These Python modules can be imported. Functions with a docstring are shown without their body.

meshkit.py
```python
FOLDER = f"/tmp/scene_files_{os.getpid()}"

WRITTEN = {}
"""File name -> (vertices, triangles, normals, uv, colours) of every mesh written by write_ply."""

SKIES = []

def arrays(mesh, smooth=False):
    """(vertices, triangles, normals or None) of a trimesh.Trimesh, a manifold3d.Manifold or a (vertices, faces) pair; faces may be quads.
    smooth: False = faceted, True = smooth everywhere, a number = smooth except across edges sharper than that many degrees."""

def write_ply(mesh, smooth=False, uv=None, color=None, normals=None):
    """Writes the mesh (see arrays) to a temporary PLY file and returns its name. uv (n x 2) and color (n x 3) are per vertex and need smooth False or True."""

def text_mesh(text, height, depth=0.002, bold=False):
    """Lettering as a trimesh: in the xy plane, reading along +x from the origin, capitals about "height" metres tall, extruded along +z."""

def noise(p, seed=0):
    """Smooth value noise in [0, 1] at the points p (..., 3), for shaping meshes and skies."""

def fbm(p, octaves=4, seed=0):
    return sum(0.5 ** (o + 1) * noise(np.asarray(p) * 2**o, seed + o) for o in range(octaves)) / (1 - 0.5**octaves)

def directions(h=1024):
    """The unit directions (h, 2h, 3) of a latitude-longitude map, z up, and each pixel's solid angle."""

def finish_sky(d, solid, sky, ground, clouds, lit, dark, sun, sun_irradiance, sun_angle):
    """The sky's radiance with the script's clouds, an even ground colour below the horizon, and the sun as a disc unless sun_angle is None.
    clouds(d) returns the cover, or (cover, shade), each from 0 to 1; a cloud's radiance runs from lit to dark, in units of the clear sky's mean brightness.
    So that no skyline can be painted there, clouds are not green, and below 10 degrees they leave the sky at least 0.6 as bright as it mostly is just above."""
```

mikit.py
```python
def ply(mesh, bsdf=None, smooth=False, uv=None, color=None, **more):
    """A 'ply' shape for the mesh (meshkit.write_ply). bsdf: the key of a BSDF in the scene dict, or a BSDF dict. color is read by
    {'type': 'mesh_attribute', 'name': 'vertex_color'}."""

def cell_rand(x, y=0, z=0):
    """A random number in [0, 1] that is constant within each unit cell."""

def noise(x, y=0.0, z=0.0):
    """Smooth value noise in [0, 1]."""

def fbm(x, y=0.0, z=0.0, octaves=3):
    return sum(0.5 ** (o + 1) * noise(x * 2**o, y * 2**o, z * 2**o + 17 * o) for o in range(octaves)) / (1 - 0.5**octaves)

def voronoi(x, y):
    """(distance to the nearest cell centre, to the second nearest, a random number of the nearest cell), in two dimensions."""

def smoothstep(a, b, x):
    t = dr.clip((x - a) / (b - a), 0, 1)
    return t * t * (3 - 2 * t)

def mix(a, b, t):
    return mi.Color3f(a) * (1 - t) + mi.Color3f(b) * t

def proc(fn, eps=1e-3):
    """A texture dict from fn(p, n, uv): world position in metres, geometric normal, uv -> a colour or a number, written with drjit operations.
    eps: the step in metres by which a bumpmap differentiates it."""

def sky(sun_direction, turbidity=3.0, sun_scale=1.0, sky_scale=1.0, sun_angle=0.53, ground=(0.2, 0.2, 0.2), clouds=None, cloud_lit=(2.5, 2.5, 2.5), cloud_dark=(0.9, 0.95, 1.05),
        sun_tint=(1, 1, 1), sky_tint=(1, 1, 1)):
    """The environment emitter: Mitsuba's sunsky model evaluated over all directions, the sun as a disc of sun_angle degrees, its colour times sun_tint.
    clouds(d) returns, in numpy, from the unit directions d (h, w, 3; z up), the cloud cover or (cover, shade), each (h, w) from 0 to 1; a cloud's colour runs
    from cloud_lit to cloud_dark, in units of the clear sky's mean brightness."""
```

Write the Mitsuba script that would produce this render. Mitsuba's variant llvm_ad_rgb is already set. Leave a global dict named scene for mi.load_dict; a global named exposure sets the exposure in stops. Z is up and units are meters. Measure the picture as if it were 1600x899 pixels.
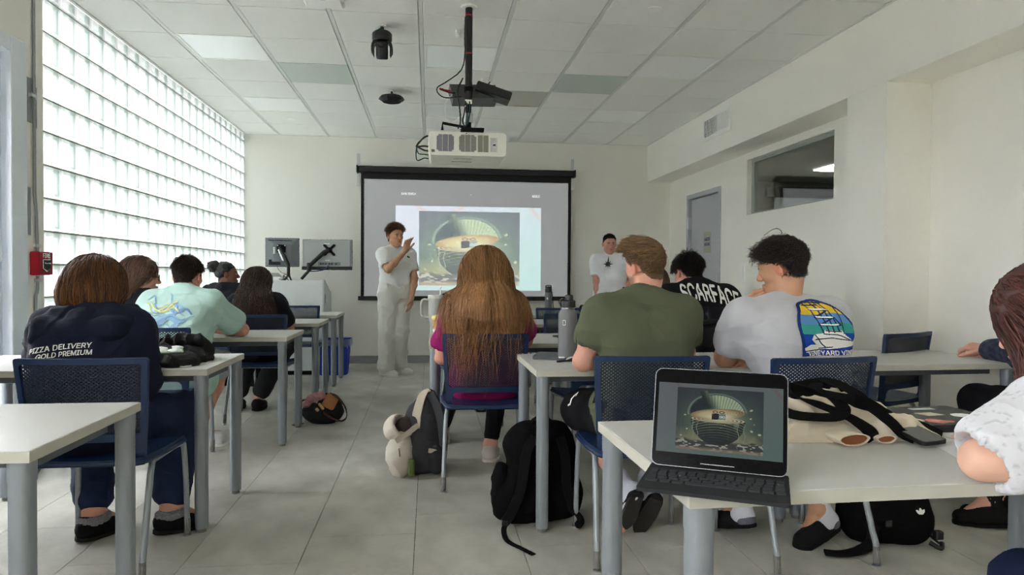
"""A classroom seen from a desk near the back: a glass block wall on the left, a projection screen ahead."""
import math
import numpy as np
import trimesh
import shapely
from shapely import affinity
from shapely.geometry import Polygon, LineString, Point, box as sbox
import drjit as dr
import mitsuba as mi
import mikit
import meshkit
from mikit import proc, noise, fbm, smoothstep, mix, cell_rand

TF = mi.ScalarTransform4f
rng = np.random.default_rng(7)

# ------------------------------------------------------------------ camera, sky, exposure
CAM = np.array([0.0, 0.0, 1.165])
YAW, PITCH, ROLL, FOCAL = 0.1199, -0.0185, 0.0061, 1075.7
_f = np.array([math.sin(YAW) * math.cos(PITCH), math.cos(YAW) * math.cos(PITCH), math.sin(PITCH)])
_r = np.array([math.cos(YAW), -math.sin(YAW), 0.0])
_u = np.cross(_r, _f)
_up = -math.sin(ROLL) * _r + math.cos(ROLL) * _u
scene, labels = {}, {}
scene['camera'] = {'type': 'perspective', 'fov': math.degrees(2 * math.atan(800 / FOCAL)), 'fov_axis': 'x', 'near_clip': 0.05, 'far_clip': 200.0,
                   'to_world': TF().look_at(origin=CAM.tolist(), target=(CAM + _f).tolist(), up=_up.tolist())}


def overcast(d):
    n = meshkit.fbm(d * 3.0, 3, 5)
    return np.ones(d.shape[:2]), 0.25 + 0.5 * (n - 0.5)


scene['sky'] = mikit.sky((-0.75, 0.25, 0.6), turbidity=4.0, sun_scale=0.0, sky_scale=1.0, ground=(0.30, 0.30, 0.29), clouds=overcast,
                         cloud_lit=(1.5, 1.53, 1.55), cloud_dark=(1.25, 1.28, 1.32))
exposure = 6.65


# ------------------------------------------------------------------ colours and materials
def lin(r, g, b):
    c = np.array([r, g, b], float) / 255
    return np.where(c <= 0.04045, c / 12.92, ((c + 0.055) / 1.055) ** 2.4)


def rgb(c):
    return {'type': 'rgb', 'value': [float(x) for x in c]}


def mat(name, color, rough=0.5, metal=0.0, spec=0.5, bump=None, bscale=0.001, eps=1e-3, **kw):
    """A principled BSDF as a scene entry; color is sRGB 0-255, a dict or a proc function."""
    col = color if isinstance(color, dict) else proc(color) if callable(color) else rgb(lin(*color))
    b = {'type': 'principled', 'base_color': col, 'roughness': float(rough), 'metallic': float(metal), 'specular': float(spec), **kw}
    if bump is not None:
        b = {'type': 'bumpmap', 'scale': float(bscale), 'arbitrary': proc(bump, eps), 'bsdf': b}
    scene['mat_' + name] = {'type': 'twosided', 'bsdf': b}
    return 'mat_' + name


def C3(*c):
    return mi.Color3f(*[float(x) for x in lin(*c)])


VCOL = {'type': 'mesh_attribute', 'name': 'vertex_color'}
SKIN = mat('skin', VCOL, 0.5, spec=0.35)
HAIR = mat('hair', VCOL, 0.42, spec=0.5)
CLOTH = mat('cloth', VCOL, 0.9, spec=0.15, sheen=0.3)


# ------------------------------------------------------------------ naming and placing
_used = {}


def uniq(k):
    n = _used.get(k, 0)
    _used[k] = n + 1
    return k if n == 0 else f'{k}_{n:03d}'


def thing(name, label, cat, group=None):
    k = uniq(name)
    labels[k] = {'label': label, 'category': cat}
    if group:
        labels[k]['group'] = group
    return k


def put(key, mesh, m, smooth=False, color=None, label=None, kind=None, **kw):
    scene[key] = mikit.ply(mesh, m, smooth, color=color, **kw)
    if label or kind:
        labels.setdefault(key, {})
        if label:
            labels[key]['label'] = label
        if kind:
            labels[key]['kind'] = kind
    return key


def part(root, name, mesh, m, smooth=False, color=None, label=None, kind=None, **kw):
    return put(uniq(root + '__' + name), mesh, m, smooth, color, label, kind, **kw)


def struct(name, mesh, m, smooth=False, label=None, **kw):
    return put(uniq(name), mesh, m, smooth, None, label, 'structure', **kw)


def copies(proto, root, T):
    """Copies of all the entries of proto under root, moved by T."""
    for k in [k for k in scene if k.startswith(proto + '__')]:
        scene[root + k[len(proto):]] = {**scene[k], 'to_world': T}


def place(root, T):
    for k in [k for k in scene if k == root or k.startswith(root + '__')]:
        scene[k]['to_world'] = T


def TR(x, y, z=0.0, rz=0.0):
    return TF().translate([float(x), float(y), float(z)]).rotate([0, 0, 1], math.degrees(rz))


# ------------------------------------------------------------------ mesh builders
def cat(*ms):
    return trimesh.util.concatenate([m for m in ms if m is not None])


def bx(x0, x1, y0, y1, z0, z1, bev=0.0):
    lo, hi = np.array([x0, y0, z0], float), np.array([x1, y1, z1], float)
    c, s = (lo + hi) / 2, (hi - lo) / 2
    if bev <= 0:
        return trimesh.creation.box(extents=2 * s, transform=trimesh.transformations.translation_matrix(c))
    bev = min(bev, 0.9 * s.min())
    pts = []
    for sx in (-1, 1):
        for sy in (-1, 1):
            for sz in (-1, 1):
                q = np.array([sx, sy, sz])
                for a in range(3):
                    e = s - bev
                    e[a] = s[a]
                    pts.append(c + q * e)
    return trimesh.convex.convex_hull(np.array(pts))


def tube(pts, r, n=8, caps=True, closed=False):
    p = np.asarray(pts, float)
    m = len(p)
    r = np.broadcast_to(np.asarray(r, float), (m,))
    if closed:
        t = np.roll(p, -1, 0) - np.roll(p, 1, 0)
    else:
        t = np.gradient(p, axis=0)
    t /= np.linalg.norm(t, axis=1, keepdims=True) + 1e-12
    a = np.cross(t[0], [0, 0, 1.0])
    if np.linalg.norm(a) < 0.1:
        a = np.cross(t[0], [0, 1.0, 0])
    rings = []
    ang = np.arange(n) * 2 * np.pi / n
    for i in range(m):
        a = a - t[i] * (a @ t[i])
        a /= np.linalg.norm(a) + 1e-12
        b = np.cross(t[i], a)
        rings.append(p[i] + r[i] * (np.cos(ang)[:, None] * a + np.sin(ang)[:, None] * b))
    v = np.vstack(rings)
    f = []
    for i in range(m if closed else m - 1):
        j = (i + 1) % m
        for k in range(n):
            k2 = (k + 1) % n
            f += [[i * n + k, i * n + k2, j * n + k2], [i * n + k, j * n + k2, j * n + k]]
    if caps and not closed:
        v = np.vstack([v, p[0], p[-1]])
        for k in range(n):
            k2 = (k + 1) % n
            f += [[m * n, k2, k], [m * n + 1, (m - 1) * n + k, (m - 1) * n + k2]]
    return trimesh.Trimesh(v, f, process=False)


def curve(pts, n=24):
    """Catmull-Rom through the points."""
    p = np.asarray(pts, float)
    q = np.vstack([2 * p[0] - p[1], p, 2 * p[-1] - p[-2]])
    out = []
    per = max(2, n // (len(p) - 1))
    for i in range(len(p) - 1):
        a, b, c, d = q[i:i + 4]
        for t in np.arange(per) / per:
            out.append(0.5 * (2 * b + (c - a) * t + (2 * a - 5 * b + 4 * c - d) * t * t + (3 * b - a - 3 * c + d) * t ** 3))
    return np.array(out + [p[-1]])


def lathe(prof, n=28, at=(0, 0, 0)):
    prof = np.asarray(prof, float)
    ang = np.arange(n) * 2 * np.pi / n
    v = np.array([[r * np.cos(a), r * np.sin(a), z] for r, z in prof for a in ang]) + np.asarray(at, float)
    f = []
    for i in range(len(prof) - 1):
        for k in range(n):
            k2 = (k + 1) % n
            f += [[i * n + k, i * n + k2, (i + 1) * n + k2], [i * n + k, (i + 1) * n + k2, (i + 1) * n + k]]
    m = trimesh.Trimesh(v, f, process=False)
    return m


def ext(poly, h, z0=0.0):
    gs = [g for g in getattr(poly, 'geoms', [poly]) if g.area > 1e-9]
    m = cat(*[trimesh.creation.extrude_polygon(g, h, engine='earcut') for g in gs])
    m.apply_translation([0, 0, z0])
    return m


def rrect(w, h, r, cx=0.0, cy=0.0):
    return sbox(cx - w / 2 + r, cy - h / 2 + r, cx + w / 2 - r, cy + h / 2 - r).buffer(r, quad_segs=5)


def xf(m, M):
    m = m.copy()
    m.apply_transform(M)
    return m


def mv(m, x=0, y=0, z=0):
    m = m.copy()
    m.apply_translation([x, y, z])
    return m


def frame(o, x, y, z):
    M = np.eye(4)
    M[:3, 0], M[:3, 1], M[:3, 2], M[:3, 3] = x, y, z, o
    return M


def rot(ax, deg, pt=None):
    return trimesh.transformations.rotation_matrix(math.radians(deg), ax, pt)


def subdiv(m, e):
    v, f = trimesh.remesh.subdivide_to_size(m.vertices, m.faces, e, max_iter=12)
    return trimesh.Trimesh(v, f, process=False)


def unit(v):
    v = np.asarray(v, float)
    return v / (np.linalg.norm(v) + 1e-12)


# ------------------------------------------------------------------ implicit bodies
class Sdf:
    """A smooth union of round cones and ellipsoids; ops: '+' joins, '-' carves."""

    def __init__(self):
        self.p = []

    def cone(self, a, b, ra, rb=None, k=0.03, op='+'):
        self.p.append((op, 'c', np.asarray(a, float), np.asarray(b, float), float(ra), float(ra if rb is None else rb), float(k)))
        return self

    def chain(self, pts, rs, k=0.02, op='+'):
        for i in range(len(pts) - 1):
            self.cone(pts[i], pts[i + 1], rs[i], rs[i + 1], k, op)
        return self

    def ell(self, c, rad, R=None, k=0.03, op='+'):
        self.p.append((op, 'e', np.asarray(c, float), np.eye(3) if R is None else np.asarray(R, float), np.asarray(rad, float), 0.0, float(k)))
        return self

    def plane(self, o, n, k=0.004):
        """Cuts away what lies on the side the normal points to."""
        self.p.append(('x', 'p', np.asarray(o, float), unit(n), 0.0, 0.0, float(k)))
        return self

    @staticmethod
    def _one(q, X, Y, Z):
        if q[1] == 'c':
            a, b, ra, rb = q[2:6]
            d = b - a
            L = d @ d + 1e-12
            x, y, z = X - a[0], Y - a[1], Z - a[2]
            t = np.clip((x * d[0] + y * d[1] + z * d[2]) / L, 0, 1)
            return np.sqrt((x - t * d[0]) ** 2 + (y - t * d[1]) ** 2 + (z - t * d[2]) ** 2) - (ra + (rb - ra) * t)
        if q[1] == 'p':
            o, n = q[2], q[3]
            return (X - o[0]) * n[0] + (Y - o[1]) * n[1] + (Z - o[2]) * n[2]
        c, R, rad = q[2:5]
        x, y, z = X - c[0], Y - c[1], Z - c[2]
        k0 = k1 = 0
        for i in range(3):
            w = (x * R[0, i] + y * R[1, i] + z * R[2, i])
            k0 = k0 + (w / rad[i]) ** 2
            k1 = k1 + (w / rad[i] ** 2) ** 2
        k0 = np.sqrt(k0)
        return k0 * (k0 - 1) / np.sqrt(k1 + 1e-12)

    @staticmethod
    def _join(op, D, d, k):
        if op == '+':
            h = np.maximum(k - np.abs(D - d), 0) / k
            return np.minimum(D, d) - h * h * k / 4
        if op == '-':
            d = -d
        h = np.maximum(k - np.abs(D - d), 0) / k
        return np.maximum(D, d) + h * h * k / 4

    def bounds(self, q):
        if q[1] == 'c':
            r = max(q[4], q[5])
            return np.minimum(q[2], q[3]) - r, np.maximum(q[2], q[3]) + r
        r = max(q[4])
        return q[2] - r, q[2] + r

    def at(self, P):
        P = np.asarray(P, float)
        D = np.full(P.shape[:-1], 1.0)
        for q in self.p:
            D = self._join(q[0], D, self._one(q, P[..., 0], P[..., 1], P[..., 2]), q[6])
        return D

    def grad(self, P, e=0.003):
        g = np.stack([self.at(P + np.eye(3)[i] * e) - self.at(P - np.eye(3)[i] * e) for i in range(3)], -1)
        return g / (np.linalg.norm(g, axis=-1, keepdims=True) + 1e-9)

    def mesh(self, h, lo=None, hi=None):
        bs = [self.bounds(q) for q in self.p if q[0] == '+']
        l = np.min([b[0] for b in bs], 0) - 2.5 * h
        u = np.max([b[1] for b in bs], 0) + 2.5 * h
        if lo is not None:
            l = np.maximum(l, lo)
        if hi is not None:
            u = np.minimum(u, hi)
        n = np.maximum(np.ceil((u - l) / h).astype(int) + 1, 3)
        ax = [(l[i] + h * np.arange(n[i])).astype(np.float32) for i in range(3)]
        D = np.full(n, 0.5, np.float32)
        for q in self.p:
            pad = q[6] + 3 * h
            if q[1] == 'p':
                sl = tuple(slice(0, n[i]) for i in range(3))
            else:
                b0, b1 = self.bounds(q)
                i0 = np.clip(np.floor((b0 - pad - l) / h).astype(int), 0, n)
                i1 = np.clip(np.ceil((b1 + pad - l) / h).astype(int) + 1, 0, n)
                if (i1 <= i0).any():
                    continue
                sl = tuple(slice(i0[i], i1[i]) for i in range(3))
            X, Y, Z = ax[0][sl[0]][:, None, None], ax[1][sl[1]][None, :, None], ax[2][sl[2]][None, None, :]
            D[sl] = self._join(q[0], D[sl], self._one(q, X, Y, Z).astype(np.float32), q[6])
        return nets(D, l, h)


def nets(D, l, h):
    n = D.shape
    S = D < 0
    c = np.zeros(tuple(k - 1 for k in n), np.uint8)
    sl = lambda o: tuple(slice(o[i], n[i] - 1 + o[i]) for i in range(3))
    for o in np.ndindex(2, 2, 2):
        c += S[sl(o)]
    act = (c > 0) & (c < 8)
    I = np.argwhere(act)
    idx = np.full(act.shape, -1, np.int64)
    idx[act] = np.arange(len(I))
    acc, cnt = np.zeros((len(I), 3)), np.zeros(len(I))
    i, j, k = I.T
    corner = {o: D[i + o[0], j + o[1], k + o[2]] for o in np.ndindex(2, 2, 2)}
    for o in np.ndindex(2, 2, 2):
        for a in range(3):
            if o[a] == 0:
                o2 = tuple(o[b] + (b == a) for b in range(3))
                d0, d1 = corner[o], corner[o2]
                x = (d0 < 0) != (d1 < 0)
                t = np.where(x, d0 / np.where(x, d0 - d1, 1), 0)
                pos = np.tile(np.array(o, float), (len(I), 1))
                pos[:, a] += t
                acc += pos * x[:, None]
                cnt += x
    v = l + h * (I + acc / np.maximum(cnt, 1)[:, None])
    F = []
    for a in range(3):
        b, e = (a + 1) % 3, (a + 2) % 3
        s0 = [slice(None)] * 3
        s1 = [slice(None)] * 3
        s0[a], s1[a] = slice(0, n[a] - 1), slice(1, n[a])
        x = S[tuple(s0)] != S[tuple(s1)]
        for q in (b, e):
            t = [slice(None)] * 3
            t[q] = slice(0, 1)
            x[tuple(t)] = False
            t[q] = slice(n[q] - 1, n[q])
            x[tuple(t)] = False
        E = np.argwhere(x)
        if not len(E):
            continue
        g = lambda db, de: idx[tuple((E + np.eye(3, dtype=int)[b] * db + np.eye(3, dtype=int)[e] * de).T)]
        quad = np.stack([g(-1, -1), g(0, -1), g(0, 0), g(-1, 0)], 1)
        fl = ~S[tuple(E.T)]
        quad[fl] = quad[fl][:, ::-1]
        F.append(quad)
    q = np.vstack(F)
    q = q[(q >= 0).all(1)]
    f = np.vstack([q[:, [0, 1, 2]], q[:, [0, 2, 3]]])
    return trimesh.Trimesh(v, f, process=False)


def vnormals(m):
    v, f = m.vertices, m.faces
    fn = np.cross(v[f[:, 1]] - v[f[:, 0]], v[f[:, 2]] - v[f[:, 0]])
    n = np.zeros_like(v)
    for k in range(3):
        np.add.at(n, f[:, k], fn)
    return n / (np.linalg.norm(n, axis=1, keepdims=True) + 1e-12)


def cut(m, keep):
    """The faces of m all of whose corners satisfy keep(vertices)."""
    k = keep(m.vertices)
    f = m.faces[k[m.faces].all(1)]
    used = np.unique(f)
    idx = np.full(len(m.vertices), -1)
    idx[used] = np.arange(len(used))
    return trimesh.Trimesh(m.vertices[used], idx[f], process=False)

# ------------------------------------------------------------------ the setting
XL, XR, XS, YB, ZC = -2.326, 3.266, 2.945, 9.11, 2.93      # glass wall, right wall, soffit face, front wall, ceiling


def wall_paint(p, n, uv):
    return C3(240, 238, 230) * (0.965 + 0.05 * fbm(p.x * 1.3 + 3, p.y * 1.3, p.z * 1.3))


def floor_tone(p, n, uv):
    a = fbm(p.x * 2.2 + 0.6 * p.y, p.y * 1.4, 3.0, 4)
    b = fbm(p.x * 9, p.y * 5, 7.0, 3)
    c = noise(p.x * 60, p.y * 60)
    t = dr.clip(0.5 + 1.5 * (a - 0.5) + 0.5 * (b - 0.5) + 0.08 * (c - 0.5), 0, 1)
    return mix(C3(154, 152, 144), C3(196, 194, 185), t)


def tile_white(p, n, uv):
    return C3(234, 234, 230) * (0.93 + 0.07 * noise(p.x * 420, p.y * 420) + 0.03 * (fbm(p.x * 3, p.y * 3) - 0.5))


def painted_refraction(p, n, uv):
    """Light refracted in the glass blocks, painted into their colour: a bright near rim, a clear middle, a greener far third, a darker top, a little waviness."""
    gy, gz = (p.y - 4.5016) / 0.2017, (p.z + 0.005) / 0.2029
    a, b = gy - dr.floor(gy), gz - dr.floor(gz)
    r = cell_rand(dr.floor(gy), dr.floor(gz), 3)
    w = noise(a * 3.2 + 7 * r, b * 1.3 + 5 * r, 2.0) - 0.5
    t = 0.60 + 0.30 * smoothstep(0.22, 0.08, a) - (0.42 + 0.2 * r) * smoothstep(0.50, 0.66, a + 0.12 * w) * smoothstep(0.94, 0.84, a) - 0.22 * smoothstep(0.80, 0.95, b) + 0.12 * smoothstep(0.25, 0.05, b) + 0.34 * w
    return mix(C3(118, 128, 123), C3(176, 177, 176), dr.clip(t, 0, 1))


PAINT = mat('wall_paint', wall_paint, 0.75, spec=0.2)
FLOORM = mat('floor_tile', floor_tone, 0.42, spec=0.35)
GROUT = mat('grout', (88, 87, 82), 0.9)
CEILT = mat('ceiling_tile', tile_white, 0.95, spec=0.1)
BAR = mat('grid_bar', (214, 215, 212), 0.5)
WHITE = mat('white_enamel', (236, 236, 232), 0.4)
BASEB = mat('baseboard_vinyl', (150, 152, 156), 0.5)
MORTAR = mat('mortar', (120, 124, 108), 0.9)
ALU = mat('aluminium', (226, 232, 240), 0.4)
ALUW = mat('pale_aluminium', (208, 216, 226), 0.4, metal=0.1)
scene['mat_glass_block'] = {'type': 'principledthin', 'base_color': proc(painted_refraction), 'roughness': 0.35, 'diff_trans': 1.9, 'spec_trans': 0.0, 'eta': 1.5}
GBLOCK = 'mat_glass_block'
scene['mat_pane'] = {'type': 'thindielectric'}
PANE = 'mat_pane'
BLACKP = mat('black_plastic', (22, 22, 24), 0.45)
BLACKM = mat('matte_black', (16, 16, 17), 0.8, spec=0.2)
CHROME = mat('chrome', (205, 207, 210), 0.18, metal=1.0)

# floor: a base with tiles of 457 x 914 mm laid on it, every second column shifted
struct('floor', bx(-2.6, 3.4, -3.2, YB, -0.05, -0.006), GROUT)
TW, TL = 0.457, 0.915
for i in range(-6, 8):
    off = [3.34, 2.90, 2.83, 3.10][i % 4]
    x0 = -0.058 + i * TW
    xa, xb = max(x0, -2.56), min(x0 + TW, 3.3)
    if xb - xa < 0.02:
        continue
    for j in range(-6, 8):
        ya, yb = off + j * TL, off + (j + 1) * TL
        ya, yb = max(ya, 0.3), min(yb, YB - 0.004)
        if yb - ya < 0.03:
            continue
        part('floor', 'tile', bx(xa + 0.0012, xb - 0.0012, ya + 0.0012, yb - 0.0012, -0.006, 0.0, 0.0007), FLOORM)
part('floor', 'slab', bx(-2.56, 3.3, -3.2, 0.298, -0.006, 0.0), FLOORM)

# ceiling: grid bars, tiles that hang a little below them, six dark light panels, two tinted panels, an air return
struct('ceiling', bx(-2.6, 3.5, -3.2, YB + 0.1, 2.96, 3.02), WHITE)
GX, GY, GS = -0.0646, 4.7607, 0.61
lights6 = {(-3, 1), (-3, 4), (0, 1), (0, 4), (3, 1), (3, 4)}
PANELW = mat('light_panel', (240, 242, 242), 0.22, spec=0.6)
TINT = mat('tinted_panel', (188, 198, 192), 0.25, spec=0.5)


def return_tone(p, n, uv):
    d = dr.sqrt(dr.square(p.x - 0.95) + dr.square((p.y - 7.2) * 1.5))
    return mix(C3(150, 136, 108), C3(186, 184, 174), smoothstep(0.02, 0.22, d + 0.1 * fbm(p.x * 9, p.y * 9)))


RETURN = mat('stained_panel', return_tone, 0.8)
for i in range(-4, 6):
    part('ceiling', 'grid_bar', bx(GX + i * GS - 0.013, GX + i * GS + 0.013, -3.2, YB, 2.9325, 2.945), BAR) if XL < GX + i * GS < XS else None
for j in range(-13, 8):
    part('ceiling', 'cross_bar', bx(XL, XS, GY + j * GS - 0.012, GY + j * GS + 0.012, 2.9455, 2.951), BAR)
part('ceiling', 'edge_trim', cat(bx(XL, XL + 0.02, -3.2, YB, 2.926, 2.934), bx(XS - 0.02, XS, -3.2, YB, 2.926, 2.934), bx(XL + .02, XS - .02, YB - 0.02, YB, 2.926, 2.934)), BAR)
for i in range(-4, 5):
    xa, xb = max(GX + i * GS + 0.017, XL + 0.021), min(GX + (i + 1) * GS - 0.017, XS - 0.021)
    if xb - xa < 0.02:
        continue
    for j in range(-6, 8):
        ya, yb = max(GY + j * GS + 0.004, 0.8), min(GY + (j + 1) * GS - 0.004, YB - 0.021)
        if yb - ya < 0.03:
            continue
        if (i, j) in lights6:
            k = thing('ceiling_light', 'unlit square white light panel flush in the ceiling tiles', 'ceiling light', 'unlit ceiling light panels')
            part(k, 'frame', cat(bx(xa, xb, ya, ya + .018, 2.93, 2.958), bx(xa, xb, yb - .018, yb, 2.93, 2.958), bx(xa, xa + .018, ya + .018, yb - .018, 2.93, 2.958), bx(xb - .018, xb, ya + .018, yb - .018, 2.93, 2.958)), WHITE)
            part(k, 'diffuser', bx(xa + .018, xb - .018, ya + .018, yb - .018, 2.934, 2.95), PANELW)
            where = {(-3, 1): 'near the glass blocks, nearer of the two on that side', (-3, 4): 'near the glass blocks and the front wall', (0, 1): 'left of the projector pole',
                     (0, 4): 'above the white projector', (3, 1): 'on the side of the wall vent, nearer one', (3, 4): 'on the side of the wall vent, nearer the front wall'}[(i, j)]
            labels[k]['label'] = 'unlit ceiling light panel ' + where
            continue
        m = TINT if (i, j) in ((-2, 2), (2, 2)) else RETURN if (i, j) == (1, 3) else CEILT
        lb = {TINT: 'pale green tinted panel', RETURN: 'stained greyish brown panel'}.get(m)
        part('ceiling', 'tile', bx(xa, xb, ya, yb, 2.93, 2.943, 0.003), m, label=lb)

# front wall and its baseboard
struct('wall_front', bx(-2.6, 3.6, YB, YB + 0.12, -0.05, 3.02), PAINT)
struct('baseboard_front', bx(XL, XR, YB - 0.012, YB, 0.0, 0.1, 0.003), BASEB)
struct('wall_rear', bx(-2.6, 3.6, -3.3, -3.2, -0.05, 3.02), PAINT)

# right wall with an opening for the door and for the high window; beam and pillar in front of it
D0, D1, DZ = 7.44, 8.44, 2.18
W0, W1, WZ0, WZ1 = 5.265, 6.81, 1.80, 2.365


def yz_panel(poly, x0, t):
    m = ext(poly, t)
    return xf(m, frame([x0, 0, 0], [0, 1, 0], [0, 0, 1], [1, 0, 0]))


wp = sbox(-3.2, -0.05, YB, 3.02).difference(sbox(D0, -0.05, D1, DZ)).difference(sbox(W0, WZ0, W1, WZ1))
struct('wall_right', yz_panel(wp, XR, 0.11), PAINT)
struct('trim_1', bx(XS, XR - 0.001, -3.2, YB - 0.001, 2.436, 3.0), PAINT, label='cream boxed beam along the top of the right wall')
struct('trim_2', bx(XS, XR - 0.001, 4.17, 4.595, 0.0, 2.4355), PAINT, label='cream pillar standing out from the right wall')
struct('baseboard_right', cat(bx(XR - 0.012, XR, D1 + .06, YB - .013, 0, 0.1), bx(XR - 0.012, XR, 4.6, D0 - .06, 0, 0.1), bx(XR - .012, XR, -3.1, 4.168, 0, 0.1), bx(XS - .012, XS, 4.17, 4.595, 0, .1)), BASEB)

# window in the right wall: reveal, frame, pane, and the darker room behind it
WFRM = mat('window_frame', (164, 170, 165), 0.4, metal=0.3)
k = struct('window_1', cat(bx(XR + .05, XR + .09, W0, W0 + .03, WZ0, WZ1), bx(XR + .05, XR + .09, W1 - .05, W1, WZ0, WZ1), bx(XR + .05, XR + .09, W0 + .03, W1 - .05, WZ0, WZ0 + .02), bx(XR + .05, XR + .09, W0 + .03, W1 - .05, WZ1 - .03, WZ1)), WFRM)
part(k, 'pane', bx(XR + .068, XR + .072, W0 + .03, W1 - .05, WZ0 + .02, WZ1 - .03), PANE)
DIM = mat('dim_room_paint', (176, 180, 164), 0.8)
o = XR + 0.11
struct('wall_beyond', cat(bx(o, 9.4, 12.2, 12.3, 0, 3.0), bx(9.3, 9.4, 3.0, 12.2, 0, 3.0), bx(o, 9.4, 2.9, 3.0, 0, 3.0), bx(o, o + 0.05, YB + .12, 12.2, 0, 3.0)), DIM)
struct('ceiling_beyond', bx(o, 9.4, 2.9, 12.3, 2.93, 3.0), DIM)
struct('floor_beyond', bx(o, 9.4, 2.9, 12.3, -0.05, 0.0), GROUT)
k = thing('far_projection_screen', 'projection screen with a dark header seen through the high window', 'projection screen')
part(k, 'housing', bx(5.95, 8.5, 11.6, 11.72, 2.58, 2.76), BLACKM)
part(k, 'fabric', bx(6.1, 8.35, 11.65, 11.66, 1.0, 2.58), mat('far_screen', (150, 158, 156), 0.8))
k = thing('far_ceiling_light', 'lit ceiling panel seen through the high window', 'ceiling light')
lm = bx(6.3, 6.9, 10.1, 10.7, 2.905, 2.925)
part(k, 'frame', cat(bx(6.28, 6.92, 10.08, 10.1, 2.9, 2.93), bx(6.28, 6.92, 10.7, 10.72, 2.9, 2.93)), WHITE)
part(k, 'diffuser', lm, WHITE, emitter={'type': 'area', 'radiance': rgb([0.2, 0.206, 0.2])})

# right-hand door
LIL = mat('door_paint', (178, 180, 186), 0.45)
k = struct('door_1', bx(XR + .025, XR + .07, D0 + .055, D1 - .055, 0.005, DZ - .06, 0.002), LIL)
part(k, 'frame', cat(bx(XR - .02, XR + .10, D0, D0 + .05, 0, DZ), bx(XR - .02, XR + .10, D1 - .05, D1, 0, DZ), bx(XR - .02, XR + .10, D0 + .05, D1 - .05, DZ - .052, DZ)), LIL)
for z in (0.3, 1.75):
    part(k, 'hinge', bx(XR - .03, XR + .022, D1 - .068, D1 - .044, z, z + 0.15, 0.004), CHROME)
hd = part(k, 'handle', cat(bx(XR + .015, XR + .025, D0 + .09, D0 + .15, 0.98, 1.18, 0.003), tube([[XR + .02, D0 + .12, 1.06], [XR - .03, D0 + .12, 1.06]], 0.011), tube([[XR - .03, D0 + .12, 1.06], [XR - .035, D0 + .23, 1.06]], 0.010)), CHROME, smooth=30)
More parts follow.
